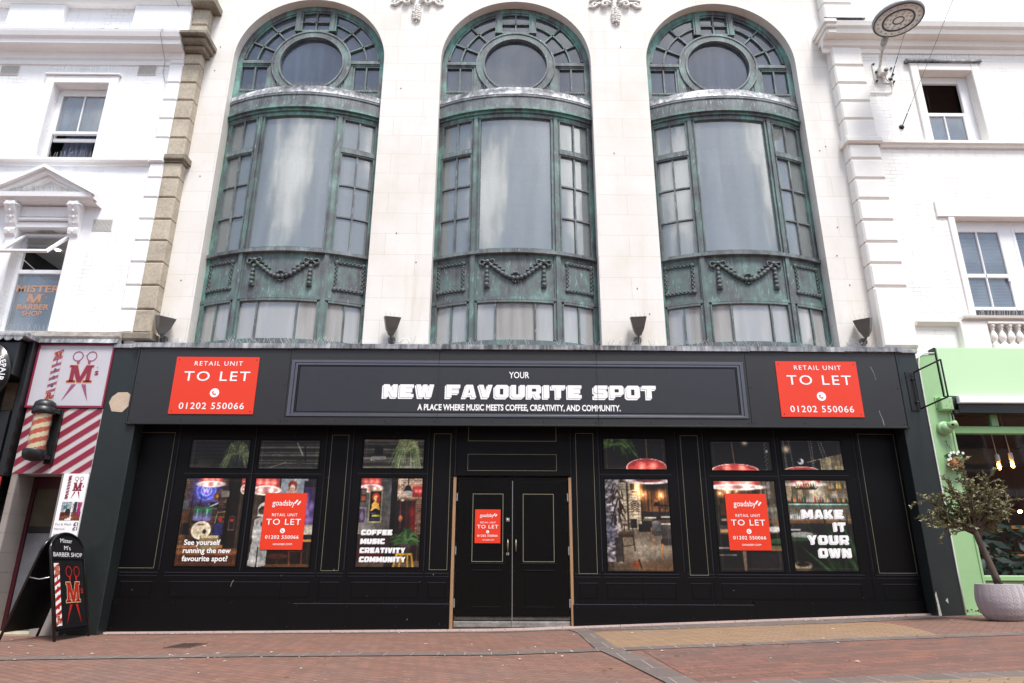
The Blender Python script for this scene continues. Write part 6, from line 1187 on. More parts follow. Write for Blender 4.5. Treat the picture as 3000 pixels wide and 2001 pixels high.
# ================================================================= red letting signs
def phone_icon(mb, fr, u, v, r, h):
    mb.mat('white_vinyl'); disc(mb, fr, u, v, r, h, 32); mb.mat('red_sign'); k = r
    ring(mb, fr, u+0.30*k, v+0.30*k, 0.62*k, 0.86*k, h+0.001, 12, 192, 258)
    for (du, dv) in ((-0.30, 0.22), (0.20, -0.32)): disc(mb, fr, u+du*k, v+dv*k, 0.17*k, h+0.0015, 10)
def big_sign(x0, x1, z0, z1, label):
    t = thing('letting_sign', label, 'sign', ((x0+x1)/2, FY, z0), 'red letting signs'); fr = Fr((0, FY, 0)); mb = MB('red_sign'); rect(mb, fr, x0, x1, z0, z1, 0.012, 0.010); mb.mat('seam')
    for x in (x0+0.05, x1-0.05):
        for z in (z0+0.05, z1-0.05): mb.lathe([(0.010, 0.012), (0.008, 0.017), (0.003, 0.018)], (x, FY, z), 8, 'y')
    mb.build('board', t)
    mb = MB('white_vinyl'); c = (x0+x1)/2; w = x1-x0; H = z1-z0
    text(mb, 'RETAIL UNIT', fr, c+0.02, z0+H*0.845, 0.014, w*0.58, 0.082, 0.004, 0, 1.25); mb.build('lettering', t); mb = MB('white_vinyl'); text(mb, 'TO LET', fr, c+0.02, z0+H*0.575, 0.014, w*0.79, 0.175, 0.004, 0, 1.2); mb.build('lettering', t); mb = MB('white_vinyl'); text(mb, '01202 550066', fr, c+0.0, z0+H*0.085, 0.014, w*0.77, 0.115, 0.008, 0, 1.15); mb.build('lettering', t); mb = MB('white_vinyl'); phone_icon(mb, fr, c+0.02, z0+H*0.365, 0.078, 0.014); mb.build('phone_symbol', t)
big_sign(-5.653, -4.24, 3.42, 4.417, 'large red TO LET board on the fascia end nearest the barber shop')
big_sign(4.632, 6.03, 3.427, 4.405, 'large red TO LET board on the fascia end nearest the green cafe')
def small_sign(x0, x1, z0, z1, y, label):
    t = thing('letting_sign', label, 'sign', ((x0+x1)/2, y, z0), 'red letting signs'); fr = Fr((0, y, 0)); mb = MB('red_sign'); rect(mb, fr, x0, x1, z0, z1, 0.010, 0.006); mb.build('board', t)
    mb = MB('white_vinyl'); c = (x0+x1)/2; w = x1-x0; H = z1-z0
    text(mb, 'goadsby', fr, c-0.04*w, z0+H*0.775, 0.012, w*0.54, H*0.105, 0.006)
    for k, (du, dv) in enumerate(((0.255, 0.845), (0.325, 0.82))):   # two slanted bars of the mark
        u_, v_ = c+du*w, z0+dv*H; d = Vector((0.62, 0.78))*0.042*w*1.25; n_ = Vector((-0.78, 0.62))*0.019*w
        mb.poly([fr.p(u_-d.x-n_.x, v_-d.y-n_.y, 0.012), fr.p(u_-d.x+n_.x, v_-d.y+n_.y, 0.012), fr.p(u_+d.x+n_.x, v_+d.y+n_.y, 0.012), fr.p(u_+d.x-n_.x, v_+d.y-n_.y, 0.012)][::-1])
    mb.build('logo', t); mb = MB('white_vinyl'); text(mb, 'RETAIL UNIT', fr, c+0.01*w, z0+H*0.585, 0.012, w*0.60, H*0.052, 0.006, 0, 1.2); mb.build('lettering', t); mb = MB('white_vinyl'); text(mb, 'TO LET', fr, c, z0+H*0.435, 0.012, w*0.82, H*0.108, 0.006, 0, 1.15); mb.build('lettering', t); mb = MB('white_vinyl'); phone_icon(mb, fr, c, z0+H*0.33, w*0.058, 0.012); mb.build('phone_symbol', t); mb = MB('white_vinyl'); text(mb, '01202 550066', fr, c, z0+H*0.19, 0.012, w*0.79, H*0.062, 0.010, 0, 1.1); mb.build('lettering', t); mb = MB('white_vinyl'); text(mb, 'GOADSBY.COM', fr, c+0.03*w, z0+H*0.08, 0.012, w*0.45, H*0.032, 0.012, 0, 1.05); mb.build('lettering', t)
small_sign(-3.983, -3.292, 1.265, 2.165, BY, 'red TO LET board in front of the space suit print')
small_sign(3.652, 4.336, 1.286, 2.188, BY, 'red TO LET board in front of the dark bar tables print')
small_sign(-0.504, -0.085, 1.381, 1.916, -0.005, 'smallest red TO LET board, fixed to the black double door')
# ================================================================= barber shop
def barber_logo(mb, fr, u0, u1, v0, v1, lay, red, line, white, txt, outl):
    """striped word strip on the left, scissors and M on the right, inside the box"""
    w, h = u1-u0, v1-v0; su1 = u0+0.20*w
    mb.mat(white); rect(mb, fr, u0, su1, v0, v1, lay); mb.mat(red)
    n = 8; p = h/n
    for k in range(-1, n+1):
        z = v0+k*p; P = clip([(u0, z), (su1, z+p*0.55), (su1, z+p*1.03), (u0, z+p*0.48)], u0, su1, v0, v1)
        if P: mb.poly([fr.p(a, b, lay+0.001) for a, b in P])
    if outl: mb.mat(line); outline(mb, fr, u0, su1, v0, v1, 0.006*w, lay+0.002)
    cu = (u0+su1)/2
    for k, ch in enumerate('MisteR'):
        hh = h*(0.115 if ch in 'MR' else 0.075); vv = v1-h*(0.175+0.147*k) + (0.0 if ch in 'MR' else h*0.03); 
        if k == 5: vv = v0+h*0.05
        if ch == 'M':
            mb.mat(line); slab_M(mb, fr, cu-0.075*w, vv, 0.15*w, hh, lay+0.003, 0.008*w); mb.mat(txt); slab_M(mb, fr, cu-0.075*w, vv, 0.15*w, hh, lay+0.004)
        elif ch == 'R':
            mb.mat(line); text(mb, ch, fr, cu, vv, lay+0.003, 0.145*w, hh, 0.085); rect(mb, fr, cu-0.085*w, cu+0.085*w, vv-0.006*w, vv+0.016*h, lay+0.003); mb.mat(txt); text(mb, ch, fr, cu, vv, lay+0.004, 0.125*w, hh, 0.035); rect(mb, fr, cu-0.075*w, cu-0.015*w, vv, vv+0.012*h, lay+0.0042); rect(mb, fr, cu+0.02*w, cu+0.078*w, vv, vv+0.012*h, lay+0.0042)
        else: mb.mat('grey_vinyl' if outl else txt); text(mb, ch, fr, cu, vv, lay+0.003, None, hh*1.25, 0.04)
    a0, a1 = u0+0.40*w, u0+0.99*w; mw = a1-a0; m0, m1 = v0+0.355*h, v0+0.685*h
    mb.mat(line); slab_M(mb, fr, a0, m0, mw*0.93, m1-m0, lay, 0.013*w); mb.mat(txt); slab_M(mb, fr, a0, m0, mw*0.93, m1-m0, lay+0.001)
    text(mb, 's', fr, a1+0.035*w, m0+0.14*h, lay, w*0.085, h*0.13, 0.03); mb.poly([fr.p(a1+0.02*w, m0+0.29*h, lay), fr.p(a1+0.045*w, m0+0.305*h, lay), fr.p(a1+0.03*w, m0+0.265*h, lay)])
    mb.mat(red)
    for s, cx in ((-1, a0+mw*0.24), (1, a0+mw*0.76)):
        rot = 0.35*s; ring(mb, fr, cx+s*0.0*w, v0+0.86*h, 0.095*w, 0.118*w, lay+0.001, 28, 0, 360, h/w*0.98 if False else 1.0)
        mb.poly([fr.p(cx-s*0.065*w, v0+0.80*h, lay+0.0012), fr.p(cx-s*0.01*w, v0+0.715*h, lay+0.0012), fr.p(cx-s*0.055*w, v0+0.705*h, lay+0.0012)] if False else [fr.p(cx-s*0.075*w, v0+0.795*h, lay+0.0012), fr.p(cx-s*0.055*w, v0+0.71*h, lay+0.0012), fr.p(cx-s*0.015*w, v0+0.705*h, lay+0.0012), fr.p(cx+s*0.01*w, v0+0.765*h, lay+0.0012)])
        mb.poly([fr.p(cx-s*0.135*w, v0+0.885*h, lay+0.0014), fr.p(cx-s*0.10*w, v0+0.88*h, lay+0.0014), fr.p(cx-s*0.11*w, v0+0.84*h, lay+0.0014)])
        bx = a0+mw*(0.30 if s < 0 else 0.66); tip = a0+mw*(-0.05 if s < 0 else 0.92)
        mb.poly([fr.p(bx-0.05*w, v0+0.32*h, lay+0.001), fr.p(bx+0.05*w, v0+0.32*h, lay+0.001), fr.p(tip, v0, lay+0.001)])
SY = -0.30; SFm = Fr((0, SY, 0))
bs = thing('barber_sign', 'white lightbox sign with maroon scissors and big M over the barber shop door', 'sign', (-7.43, SY, 3.53))
mb = MB('lightbox_white'); mb.bbox(-8.07, -6.79, SY, 0.1, 3.56, 4.63, 0.004); mb.mat('maroon_vinyl'); outline(mb, SFm, -8.095, -6.785, 3.525, 4.655, 0.028, 0.012, 0.3); mb.build('box', bs)
mb = MB('white_vinyl'); barber_logo(mb, SFm, -7.80, -7.03, 3.64, 4.56, 0.003, 'faded_maroon', 'orange_line', 'lightbox_white', 'maroon_vinyl', True); mb.build('logo', bs)
mb = MB('lead'); mb.prism([(-8.11, -0.36, 4.66), (-6.74, -0.36, 4.66), (-6.74, -0.33, 4.74), (-8.11, -0.33, 4.74)], (0, 0.4, 0.03)); mb.build('capping', bs)
sp = thing('striped_panel', 'maroon and white diagonally striped panel over the barber shop door', 'panel', (-7.43, SY, 2.43))
mb = MB('lightbox_white'); mb.bbox(-8.06, -6.785, SY+0.01, 0.1, 2.43, 3.515, 0.003)
P2 = Fr((0, SY+0.01, 0))
for k in range(-5, 9):
    base_ = -8.05+k*0.31
    for (o0, o1, m_, lay) in ((0, 0.155, 'maroon_vinyl', 0.002), (-0.018, -0.006, 'orange_line', 0.0025), (0.161, 0.173, 'orange_line', 0.0025)):
        P = clip([(base_+o0, 2.43), (base_+o1, 2.43), (base_+o1+1.5, 3.515), (base_+o0+1.5, 3.515)], -8.055, -6.79, 2.433, 3.512)
        if P: mb.mat(m_); mb.poly([P2.p(a, b, lay) for a, b in P])
mb.build('panel', sp)
bp_ = thing('barber_pole', 'black capped barber pole with red and cream stripes on the striped panel', 'barber pole', (-7.60, SY, 2.6))
px, py = -7.62, -0.50
mb = MB('cream_vinyl'); N1, N2 = 32, 40; rr_ = 0.128; vs_ = []; fs_ = []; 
for j in range(N2+1):
    for i in range(N1): a = 2*math.pi*i/N1; vs_.append((px+rr_*math.cos(a), py+rr_*math.sin(a), 2.78+0.60*j/N2))
plain('pole_red', (0.36, 0.085, 0.05), 0.3, 0.15); plain('pole_cream', (0.52, 0.45, 0.29), 0.3, 0.12)
for m_, par in (('pole_red', 0), ('pole_cream', 1)):
    mb.mat(m_); ff = [(j*N1+i, j*N1+(i+1) % N1, (j+1)*N1+(i+1) % N1, (j+1)*N1+i) for j in range(N2) for i in range(N1) if ((j/N2*3.8-i/N1*2.0) % 1 < 0.5) == (par == 0)]
    mb.add(vs_, ff, True)
mb.build('cylinder', bp_)
for prof, nm in (([(0.165, 3.37), (0.172, 3.38), (0.172, 3.47), (0.16, 3.475), (0.165, 3.49), (0.15, 3.56), (0.10, 3.60), (0.03, 3.615)], 'cap'), ([(0.04, 2.60), (0.11, 2.615), (0.155, 2.65), (0.17, 2.70), (0.172, 2.77), (0.165, 2.785), (0.14, 2.79)], 'cap')):
    mb = MB('black_paint'); mb.lathe(prof, (px, py, 0), 32); mb.build(nm, bp_)
mb = MB('black_paint'); mb.bbox(px+0.06, px+0.20, SY-0.04, SY+0.005, 2.58, 3.48, 0.004); mb.bbox(px-0.04, px+0.18, SY-0.20, SY-0.03, 3.40, 3.46, 0.004); mb.bbox(px-0.04, px+0.18, SY-0.20, SY-0.03, 2.64, 2.70, 0.004); mb.build('bracket', bp_)
be = thing('barber_entrance', 'recessed barber shop entrance with white tiles and maroon framed door', 'entrance', (-7.6, 0, 0))
mb = MB('tile_white')
def tiles(u0, u1, v0, v1, fr, w=0.16, h=0.30):
    mb.mat('tile_grout'); rect(mb, fr, u0, u1, v0, v1, 0.0); mb.mat('tile_white'); v = v0
    while v < v1-0.01:
        u = u0
        while u < u1-0.005: rect(mb, fr, u+0.003, min(u+w, u1)-0.003, v+0.003, min(v+h, v1)-0.003, 0.004, 0.003); u += w
        v += h
tiles(-8.06, -7.96, 0, 2.43, Fr((0, SY+0.02, 0)), 0.1, 0.30); tiles(0, 0.9, 0, 2.43, Fr((-7.96, SY+0.02, 0), (0, 1, 0)), 0.30, 0.30)
tiles(-7.22, -6.79, -0.02, 1.55, Fr((0, SY+0.02, 0)), 0.15, 0.30); mb.mat('tile_white'); mb.box(-7.24, -7.22, SY+0.02, 0.5, 0, 2.43); mb.build('tiles', be)
mb = MB('maroon_wood'); y = 0.12
for a, b, c, d in ((-7.96, -7.90, 0, 2.43), (-7.28, -7.24, 0, 2.43), (-7.90, -7.28, 2.24, 2.43)): mb.bbox(a, b, y, y+0.08, c, d, 0.006)
mb.build('door_frame', be)
mb = MB('barber_door'); mb.bbox(-7.895, -7.285, y+0.03, y+0.07, 0.02, 1.52, 0.006); mb.mat('black_paint'); mb.bbox(-7.895, -7.285, y+0.02, y+0.07, 1.52, 1.62, 0.006); mb.mat('barber_glass'); mb.box(-7.895, -7.285, y+0.04, y+0.06, 1.62, 2.24); mb.mat('cream_tile'); mb.bbox(-7.96, -7.24, -0.28, 0.1, -0.02, 0.03, 0.01); mb.build('door', be)
pb = thing('price_board', 'tall white barber price list board beside the dark green pilaster', 'sign', (-6.98, SY, 1.0))
mb = MB('white_vinyl'); mb.bbox(-7.19, -6.785, SY-0.02, SY+0.01, 1.0, 2.425, 0.003); mb.build('board', pb)
PBF = Fr((0, SY-0.02, 0)); mb = MB('white_vinyl'); barber_logo(mb, PBF, -7.10, -6.845, 2.02, 2.40, 0.002, 'maroon_vinyl', 'maroon_vinyl', 'lightbox_white', 'maroon_vinyl', False); mb.mat('maroon_vinyl'); rect(mb, PBF, -7.19, -6.785, 1.0, 1.30, 0.002)
mb.mat('grey_vinyl')
for k, (s_, u_, z, p_) in enumerate((('Cut & Wash', 0.25, 1.615, '£1'), ('Haircut', 0.16, 1.545, '£1'), ('All Over', 0.18, 1.455, ''), ('Same Grade', 0.26, 1.395, '£9'), ('Student Discoun', 0.36, 1.315, ''))):
    text(mb, s_, PBF, -7.16, z, 0.003, u_, 0.035, 0.0, 0, 1.1, 'L')
    if p_: text(mb, p_, PBF, -6.80, z-0.005, 0.003, 0.075, 0.055, 0.04, 0, 1, 'R')
mb.build('lettering', pb)
im = Img(60, 46, 0.8, 9); im.a[:] = (190, 188, 186); im.rect(0, 1, 0, 0.45, (120, 62, 44)); im.rect(0.0, 0.5, 0.5, 1, (150, 160, 165)); im.rect(0.1, 0.3, 0.6, 0.8, (70, 110, 100)); im.rect(0.5, 0.54, 0, 1, (240, 240, 240)); im.rect(0.6, 0.75, 0.4, 1, (60, 50, 62)); im.rect(0.78, 0.95, 0.3, 0.95, (150, 40, 100)); im.ell(0.35, 0.45, 0.12, 0.18, (36, 34, 36)); im.ell(0.1, 0.3, 0.15, 0.1, (70, 30, 26)); im.poly([(0.3, 0.1), (0.6, 0.2), (0.55, 0.0), (0.25, 0)], (225, 225, 222)); im.mul(im.noise(30, 22), 0.6, 1.35)
picture('printed_photo', pb, PBF, -7.12, -6.795, 1.69, 1.98, 0.003, np.clip(im.a, 0, 255))

# ================================================================= phone repair shop at the left edge
ph = thing('phone_repair_shopfront', 'black shop front with scalloped lead trim and a round sign', 'shop front', (-9.5, -0.2, 0))
mb = MB('black_paint'); mb.bbox(-14, -8.10, -0.10, 0.3, -0.1, 4.66, 0.01); mb.bbox(-8.20, -8.105, -0.42, -0.10, 2.38, 4.66, 0.01); mb.bbox(-14, -8.26, -0.40, -0.1, 2.45, 3.45, 0.01); mb.bbox(-14, -8.22, -0.60, -0.1, 4.02, 4.60, 0.02) ; mb.bbox(-8.30, -8.20, -0.30, -0.1, 2.0, 4.0, 0.01); mb.build('fascia', ph)
mb = MB('lead'); mb.bbox(-14, -8.08, -0.66, 0.2, 4.66, 4.74, 0.02)
for k in range(30):
    x = -8.22-k*0.165; mb.poly([(x+0.08*math.cos(R(a)), -0.665, 4.665+0.07*math.sin(R(a))) for a in range(180, 361, 20)])
mb.build('lead_trim', ph)
mb = MB('dirty_stone'); mb.bbox(-8.60, -8.36, -0.16, -0.09, 3.5, 4.0, 0.01); mb.build('stone_patch', ph)
rsn = thing('round_sign', 'round black phone repair sign with white ring lettering beside the barber sign', 'sign', (-8.85, -0.62, 4.09))
RF = Fr((-8.85, -0.64, 4.03)); mb = MB('black_gloss'); mb.lathe([(0.60, -0.03), (0.61, 0.0), (0.60, 0.03), (0.0, 0.031)], (-8.85, -0.61, 4.03), 48, 'y'); mb.build('disc', rsn)
mb = MB('white_vinyl'); ring(mb, RF, 0, 0, 0.405, 0.413, 0.004, 48)
def arc_text(s_, a_mid, r, step, hh):
    n = len(s_)
    for k, ch in enumerate(s_):
        if ch == ' ': continue
        a = a_mid+(n-1)/2*step-k*step; ar = R(a)
        if ch == '•': disc(mb, RF, r*math.cos(ar)*1.05, r*math.sin(ar)*1.05, 0.022, 0.005, 12)
        else: text(mb, ch, RF, r*math.cos(ar), r*math.sin(ar), 0.004, None, hh, 0.02, 0, 1, 'C', ar-math.pi/2)
arc_text('UNLOCKING • REPAIR • ACCESSORIES', 2, 0.455, 8.6, 0.095)
mb.build('lettering', rsn)
mb = MB('white_vinyl'); text(mb, 'REPAIR', RF, 0.345, 0.02, 0.004, 0.66, 0.16, 0.06, 0.1, 1, 'R'); text(mb, 'HUB', RF, 0.30, -0.27, 0.004, 0.52, 0.22, 0.06, 0.05, 1, 'R'); mb.mat('bright_red'); text(mb, 'REPAIR', RF, 0.335, 0.028, 0.006, 0.64, 0.145, 0.035, 0.1, 1, 'R'); text(mb, 'HUB', RF, 0.29, -0.26, 0.006, 0.50, 0.20, 0.035, 0.05, 1, 'R'); mb.build('red_lettering', rsn)
po_ = thing('red_poster', 'bright red poster on the black shop front with the round sign', 'poster', (-8.3, -0.42, 1.9))
mb = MB('bright_red'); mb.bbox(-9.2, -8.12, -0.425, -0.40, 1.75, 2.36, 0.004); mb.mat('white_vinyl'); mb.bbox(-9.1, -8.22, -0.43, -0.42, 1.95, 2.25, 0.002); mb.mat('sash_glass'); mb.build('sheet', po_)
mb = MB('black_paint'); mb.bbox(-14, -8.075, -0.3, 0.2, -0.1, 1.75, 0.01); mb.build('stall_riser', ph)

# ================================================================= A-board
FL, FRt = Vector((-6.20, -1.32, g(-6.22))), Vector((-6.24, -0.44, g(-6.24))); RLt, RRt = Vector((-6.97, -1.32, g(-7))), Vector((-7.01, -0.44, g(-7)))
hingeL, hingeR = Vector((-6.585, -1.32, 1.46)), Vector((-6.625, -0.44, 1.46))
ab = thing('pavement_sign', 'black A-board pavement sign with red scissors and M outside the barber shop', 'A-board', (-6.6, -0.9, 0))
def aboard(bl, br, tl, tr, out, name):
    ex = (br-bl).normalized(); w = (br-bl).length; ezv = (tl-bl); H = ezv.length; ez = ezv.normalized(); fr = Fr(bl, ex, ez)
    if fr.n.dot(out) < 0: fr.n = -fr.n
    r = w/2; hs = H-0.27
    arch = [(r-r*math.cos(R(a)), hs+0.27*math.sin(R(a))) for a in range(0, 181, 12)]
    mb = MB('black_plastic')
    mb.prism([fr.p(0.02, 0.13, 0), fr.p(w-0.02, 0.13, 0)]+[fr.p(min(max(a, 0.02), w-0.02), b-0.02, 0) for a, b in arch[::-1]], -fr.n*0.015); p = mb.build(name, ab)
    mb = MB('black_gloss'); mb.tube([fr.p(0, 0, 0)]+[fr.p(a, b, 0) for a, b in arch]+[fr.p(w, 0, 0)], 0.020, 8); mb.build('tube_frame', p); return fr, w, H, p
fr, w, H, fp = aboard(FL, FRt, hingeL, hingeR, Vector((1, 0, 0.3)), 'front_panel')
fr2, w2_, H2, rp = aboard(RLt, RRt, hingeL, hingeR, Vector((-1, 0, 0.3)), 'rear_panel')
mb = MB('steel'); mb.tube([tuple(FL+(hingeL-FL)*0.58+Vector((0, 0, 0))), tuple((FL+RLt)/2*0.42+hingeL*0.58+Vector((0, 0, -0.03))), tuple(RLt+(hingeL-RLt)*0.58)], 0.009, 6); mb.build('strap', ab)
mb = MB('black_gloss'); outline(mb, fr, 0.035, w-0.035, 0.15, H-0.37, 0.012, 0.010, 0.008); mb.build('poster_frame', fp)
mb = MB('white_vinyl'); text(mb, 'Mister', fr, w*0.47, H-0.14, 0.004, w*0.36, 0.065, 0.0); text(mb, "M's", fr, w*0.49, H-0.245, 0.004, w*0.19, 0.065, 0.0); text(mb, 'BARBER SHOP', fr, w*0.5, H-0.345, 0.006, w*0.86, 0.065, 0.005); mb.build('lettering', fp); mb = MB('white_vinyl')
barber_logo(mb, fr, 0.06, w-0.14, 0.20, H-0.44, 0.006, 'bright_red', 'cream_vinyl', 'white_vinyl', 'bright_red', False); mb.build('logo', fp)

# ================================================================= green cafe
gc = thing('cafe_front', 'mint green cafe front with blank fascia board and dark window', 'shop front', (9.5, -0.3, 0.35))
mb = MB('mint_board'); mb.bbox(7.505, 14, -0.32, 0.1, 3.815, 4.685, 0.004); mb.mat('black_paint'); mb.box(7.47, 7.50, -0.30, 0.1, 3.80, 4.69); mb.box(7.5, 14, -0.315, 0.05, 3.795, 3.812); mb.build('fascia', gc)
aw = MB('white_frame'); aw.bbox(7.66, 14, -0.42, -0.15, 3.675, 3.79, 0.01); a_ = aw.build('awning_cassette', gc)
mb = MB('black_plastic'); mb.lathe([(0.0, 0), (0.10, 0), (0.10, 0.07)], (7.60, -0.27, 3.70), 16, 'y'); mb.box(7.66, 14, -0.36, -0.12, 3.52, 3.66); mb.bbox(7.56, 7.64, -0.38, -0.3, 3.50, 3.56, 0.004); mb.build('awning_arm', gc)
mb = MB('mint_paint'); zb = g(7.3)
mb.prism([(7.145, -0.30, zb), (7.40, -0.30, zb), (7.545, -0.30, 3.3), (7.545, -0.30, 4.56), (7.25, -0.30, 4.56), (7.19, -0.30, 4.50), (7.165, -0.30, 4.35), (7.15, -0.30, 3.6)] if False else [(7.14, -0.30, zb), (7.545, -0.30, zb), (7.545, -0.30, 4.56), (7.27, -0.30, 4.56), (7.20, -0.30, 4.52), (7.165, -0.30, 4.40), (7.15, -0.30, 4.0)], (0, 0.3, 0)); mb.bbox(7.50, 7.53, -0.315, -0.295, zb+0.05, 3.5, 0.004); mb.mat('mossy_black'); rs = random.Random(9)
for k in range(26):
    x = rs.uniform(7.15, 7.5); w_ = rs.uniform(.006, .03); z = zb+0.03+abs(rs.gauss(0, 0.025)); mb.poly([(x, -0.3015, z), (x+w_, -0.3015, z-w_*0.4), (x+w_*1.3, -0.3015, z+w_*0.3), (x+w_*0.4, -0.3015, z+w_*0.5)])
mb.build('pilaster', gc)
mb = MB('white_cable'); mb.tube([(7.135, -0.305, zb+0.02), (7.132, -0.31, 1.0), (7.14, -0.31, 2.6), (7.142, -0.31, 3.8), (7.15, -0.31, 4.38), (7.19, -0.31, 4.53), (7.27, -0.31, 4.58), (7.46, -0.31, 4.59)], 0.011, 6); mb.tube([(7.56, -0.31, 3.55), (7.575, -0.31, 3.45), (7.56, -0.31, 3.3)], 0.007, 5); mb.build('edge_cable', gc)
mb = MB('mint_dark'); mb.bbox(7.545, 14, -0.22, -0.1, 3.19, 3.315, 0.01); mb.bbox(8.28, 8.40, -0.2, -0.12, 3.32, 3.6, 0.01); mb.mat('mint_paint'); mb.bbox(7.545, 14, -0.28, -0.1, 0.83, 0.915, 0.012); mb.bbox(7.545, 14, -0.24, -0.1, 0.77, 0.83, 0.01); mb.bbox(7.545, 14, -0.20, 0.0, 0.2, 0.77, 0.01); mb.build('window_frame', gc)
mb = MB('clear_glass'); mb.quad((7.545, -0.15, 0.9), (14, -0.15, 0.9), (14, -0.15, 3.6), (7.545, -0.15, 3.6)); mb.build('pane', gc)
mb = MB('room_brown'); mb.box(7.4, 14, 4.5, 4.6, 0, 3.9); mb.box(7.35, 7.42, 0.0, 4.5, 0, 3.9); mb.box(7.4, 14, 0.0, 4.5, 3.62, 3.7); mb.box(7.4, 14, 0.0, 4.5, 0.2, 0.3); mb.mat('room_dark'); mb.bbox(8.3, 9.6, 0.9, 1.4, 2.85, 3.15, 0.03); mb.build('interior', gc)
mb = MB('rust'); outline(mb, Fr((0, 2.5, 0)), 9.6, 11.2, 0.9, 2.1, 0.05, 0, 0.05); mb.mat('warm_lamp'); mb.box(9.7, 11.1, 2.53, 2.56, 1.80, 1.86); mb.box(9.75, 11, 2.53, 2.56, 1.27, 1.31); mb.mat('rust'); mb.box(10.1, 10.13, 2.45, 2.5, 0.9, 2.1); mb.box(10.5, 10.53, 2.45, 2.5, 0.9, 2.1); mb.build('lit_shelf', gc)
mb = MB('shaded_leaf'); rs = random.Random(17)  # leaf green darkened to stand in for the dim room
for k in range(260):
    x, y, z = rs.uniform(7.75, 9.9), rs.uniform(0.05, 0.5), 0.95+rs.random()**1.6*0.75; a = rs.random()*6.3; l = rs.uniform(0.08, 0.17); d = Vector((math.cos(a), math.sin(a)*0.5, rs.uniform(-0.5, 0.7))).normalized()*l; s_ = Vector((-math.sin(a), 0.2, math.cos(a))).normalized()*l*0.33; c = Vector((x, y, z))
    mb.poly([c-d, c-d*0.2+s_, c+d, c-d*0.2-s_])
mb.build('indoor_plants', gc)
mb = MB('flood_grey'); mb.lathe([(0.10, 0.92), (0.14, 1.15), (0.13, 1.16)], (7.72, 0.1, 0), 18); mb.build('indoor_pot', gc)
for k, (x, z, lab) in enumerate(((8.17, 2.62, 'lit filament bulb in the cafe window, the one nearer the flower basket'), (8.40, 2.65, 'lit filament bulb in the cafe window, the one farther from the flower basket'))):
    t = thing('pendant_bulb', lab, 'lamp', (x, 0.15, z), 'pendant bulbs in the cafe window'); s_ = (11.75/11.3); xx = x*s_; zz = 0.95+(z-0.95)*s_
    t.location = (xx, 0.15, zz); ORG[t.name] = Vector((xx, 0.15, zz))
    mb = MB('white_cable'); mb.tube([(xx-0.03, 0.15, 3.62), (xx, 0.15, zz+0.20)], 0.006, 5); mb.build('flex', t)
    mb = MB('cream_trim'); mb.lathe([(0.015, 0.22), (0.034, 0.20), (0.036, 0.10), (0.03, 0.08)], (xx, 0.15, zz), 12); mb.build('holder', t)
    mb = MB('bulb_glass'); mb.lathe([(0.02, 0.085), (0.045, 0.03), (0.05, -0.01), (0.035, -0.05), (0.005, -0.065)], (xx, 0.15, zz), 14); mb.build('bulb', t)
    mb = MB('filament')
    for a in range(5): c, s2 = math.cos(a*1.257)*0.018, math.sin(a*1.257)*0.018; mb.tube([(xx+c, 0.15+s2, zz+0.06), (xx+c*1.3, 0.15+s2*1.3, zz-0.035)], 0.0045, 4)
    mb.build('filament', t)
t = thing('table_lamp', 'small orange lamp glowing deep inside the cafe', 'lamp', (9.75, 1.6, 2.2)); mb = MB('rust'); mb.lathe([(0.03, 0.14), (0.10, 0.10), (0.17, 0.02), (0.16, 0.02), (0.09, 0.09)], (9.75, 1.6, 2.05), 18); mb.tube([(9.75, 1.6, 2.15), (9.75, 1.6, 3.6)], 0.01, 5); mb.build('shade', t); mb = MB('filament'); mb.blob((9.75, 1.6, 2.06), 0.035); mb.build('bulb', t)
t = thing('security_camera', 'mint green painted dome security camera on the green pilaster', 'camera', (7.37, -0.3, 3.25)); mb = MB('mint_paint'); mb.lathe([(0.115, 0), (0.115, 0.05), (0.10, 0.07)], (7.36, -0.30, 3.255), 20, 'y'); mb.blob((7.38, -0.37, 3.25), (0.105, 0.09, 0.10), 14, 10); mb.build('dome', t)
mb = MB('mint_paint'); d = Vector((0.82, -0.45, 0.25)).normalized(); p0 = Vector((7.38, -0.40, 3.27)); mb.tube([p0, p0+d*0.12, p0+d*0.15], [0.068, 0.062, 0.055], 14); mb.mat('black_gloss'); mb.tube([p0+d*0.15, p0+d*0.155], 0.045, 14); mb.tube([p0+d*0.06+Vector((-0.02, -0.05, 0)), p0+d*0.07+Vector((-0.02, -0.07, 0))], 0.02, 8); mb.build('eyeball', t)
t = thing('junction_box', 'mint painted square junction box under the cafe fascia', 'box', (7.44, -0.3, 3.65)); mb = MB('mint_paint'); mb.bbox(7.335, 7.545, -0.42, -0.295, 3.555, 3.775, 0.015); mb.bbox(7.31, 7.36, -0.32, -0.295, 3.60, 3.79, 0.004); mb.mat('screw'); 
for x, z in ((7.40, 3.74), (7.49, 3.70), (7.42, 3.62), (7.50, 3.60)): mb.lathe([(0.008, 0), (0.004, 0.005)], (x, -0.42, z), 6, 'y')
mb.build('box', t)
hb_ = thing('hanging_basket', 'small wicker basket of white flowers hung on the green pilaster', 'hanging basket', (7.37, -0.38, 2.6))
mb = MB('wicker'); bx, by, bz = 7.39, -0.39, 2.60
for k in range(9):
    t_ = k/8; z = bz+t_*0.145; r_ = 0.075+0.035*math.sin(math.pi*(0.25+0.6*t_)); mb.tube([(bx+r_*math.cos(2*math.pi*i/20), by+r_*0.8*math.sin(2*math.pi*i/20), z+0.004*(-1)**(i+k)) for i in range(21)], 0.0105, 5)
mb.lathe([(0.03, 0), (0.085, 0.01), (0.10, 0.08), (0.09, 0.14), (0.03, 0.14)], (bx, by, bz), 16); mb.build('basket', hb_)
mb = MB('leaf_green'); rs = random.Random(2)
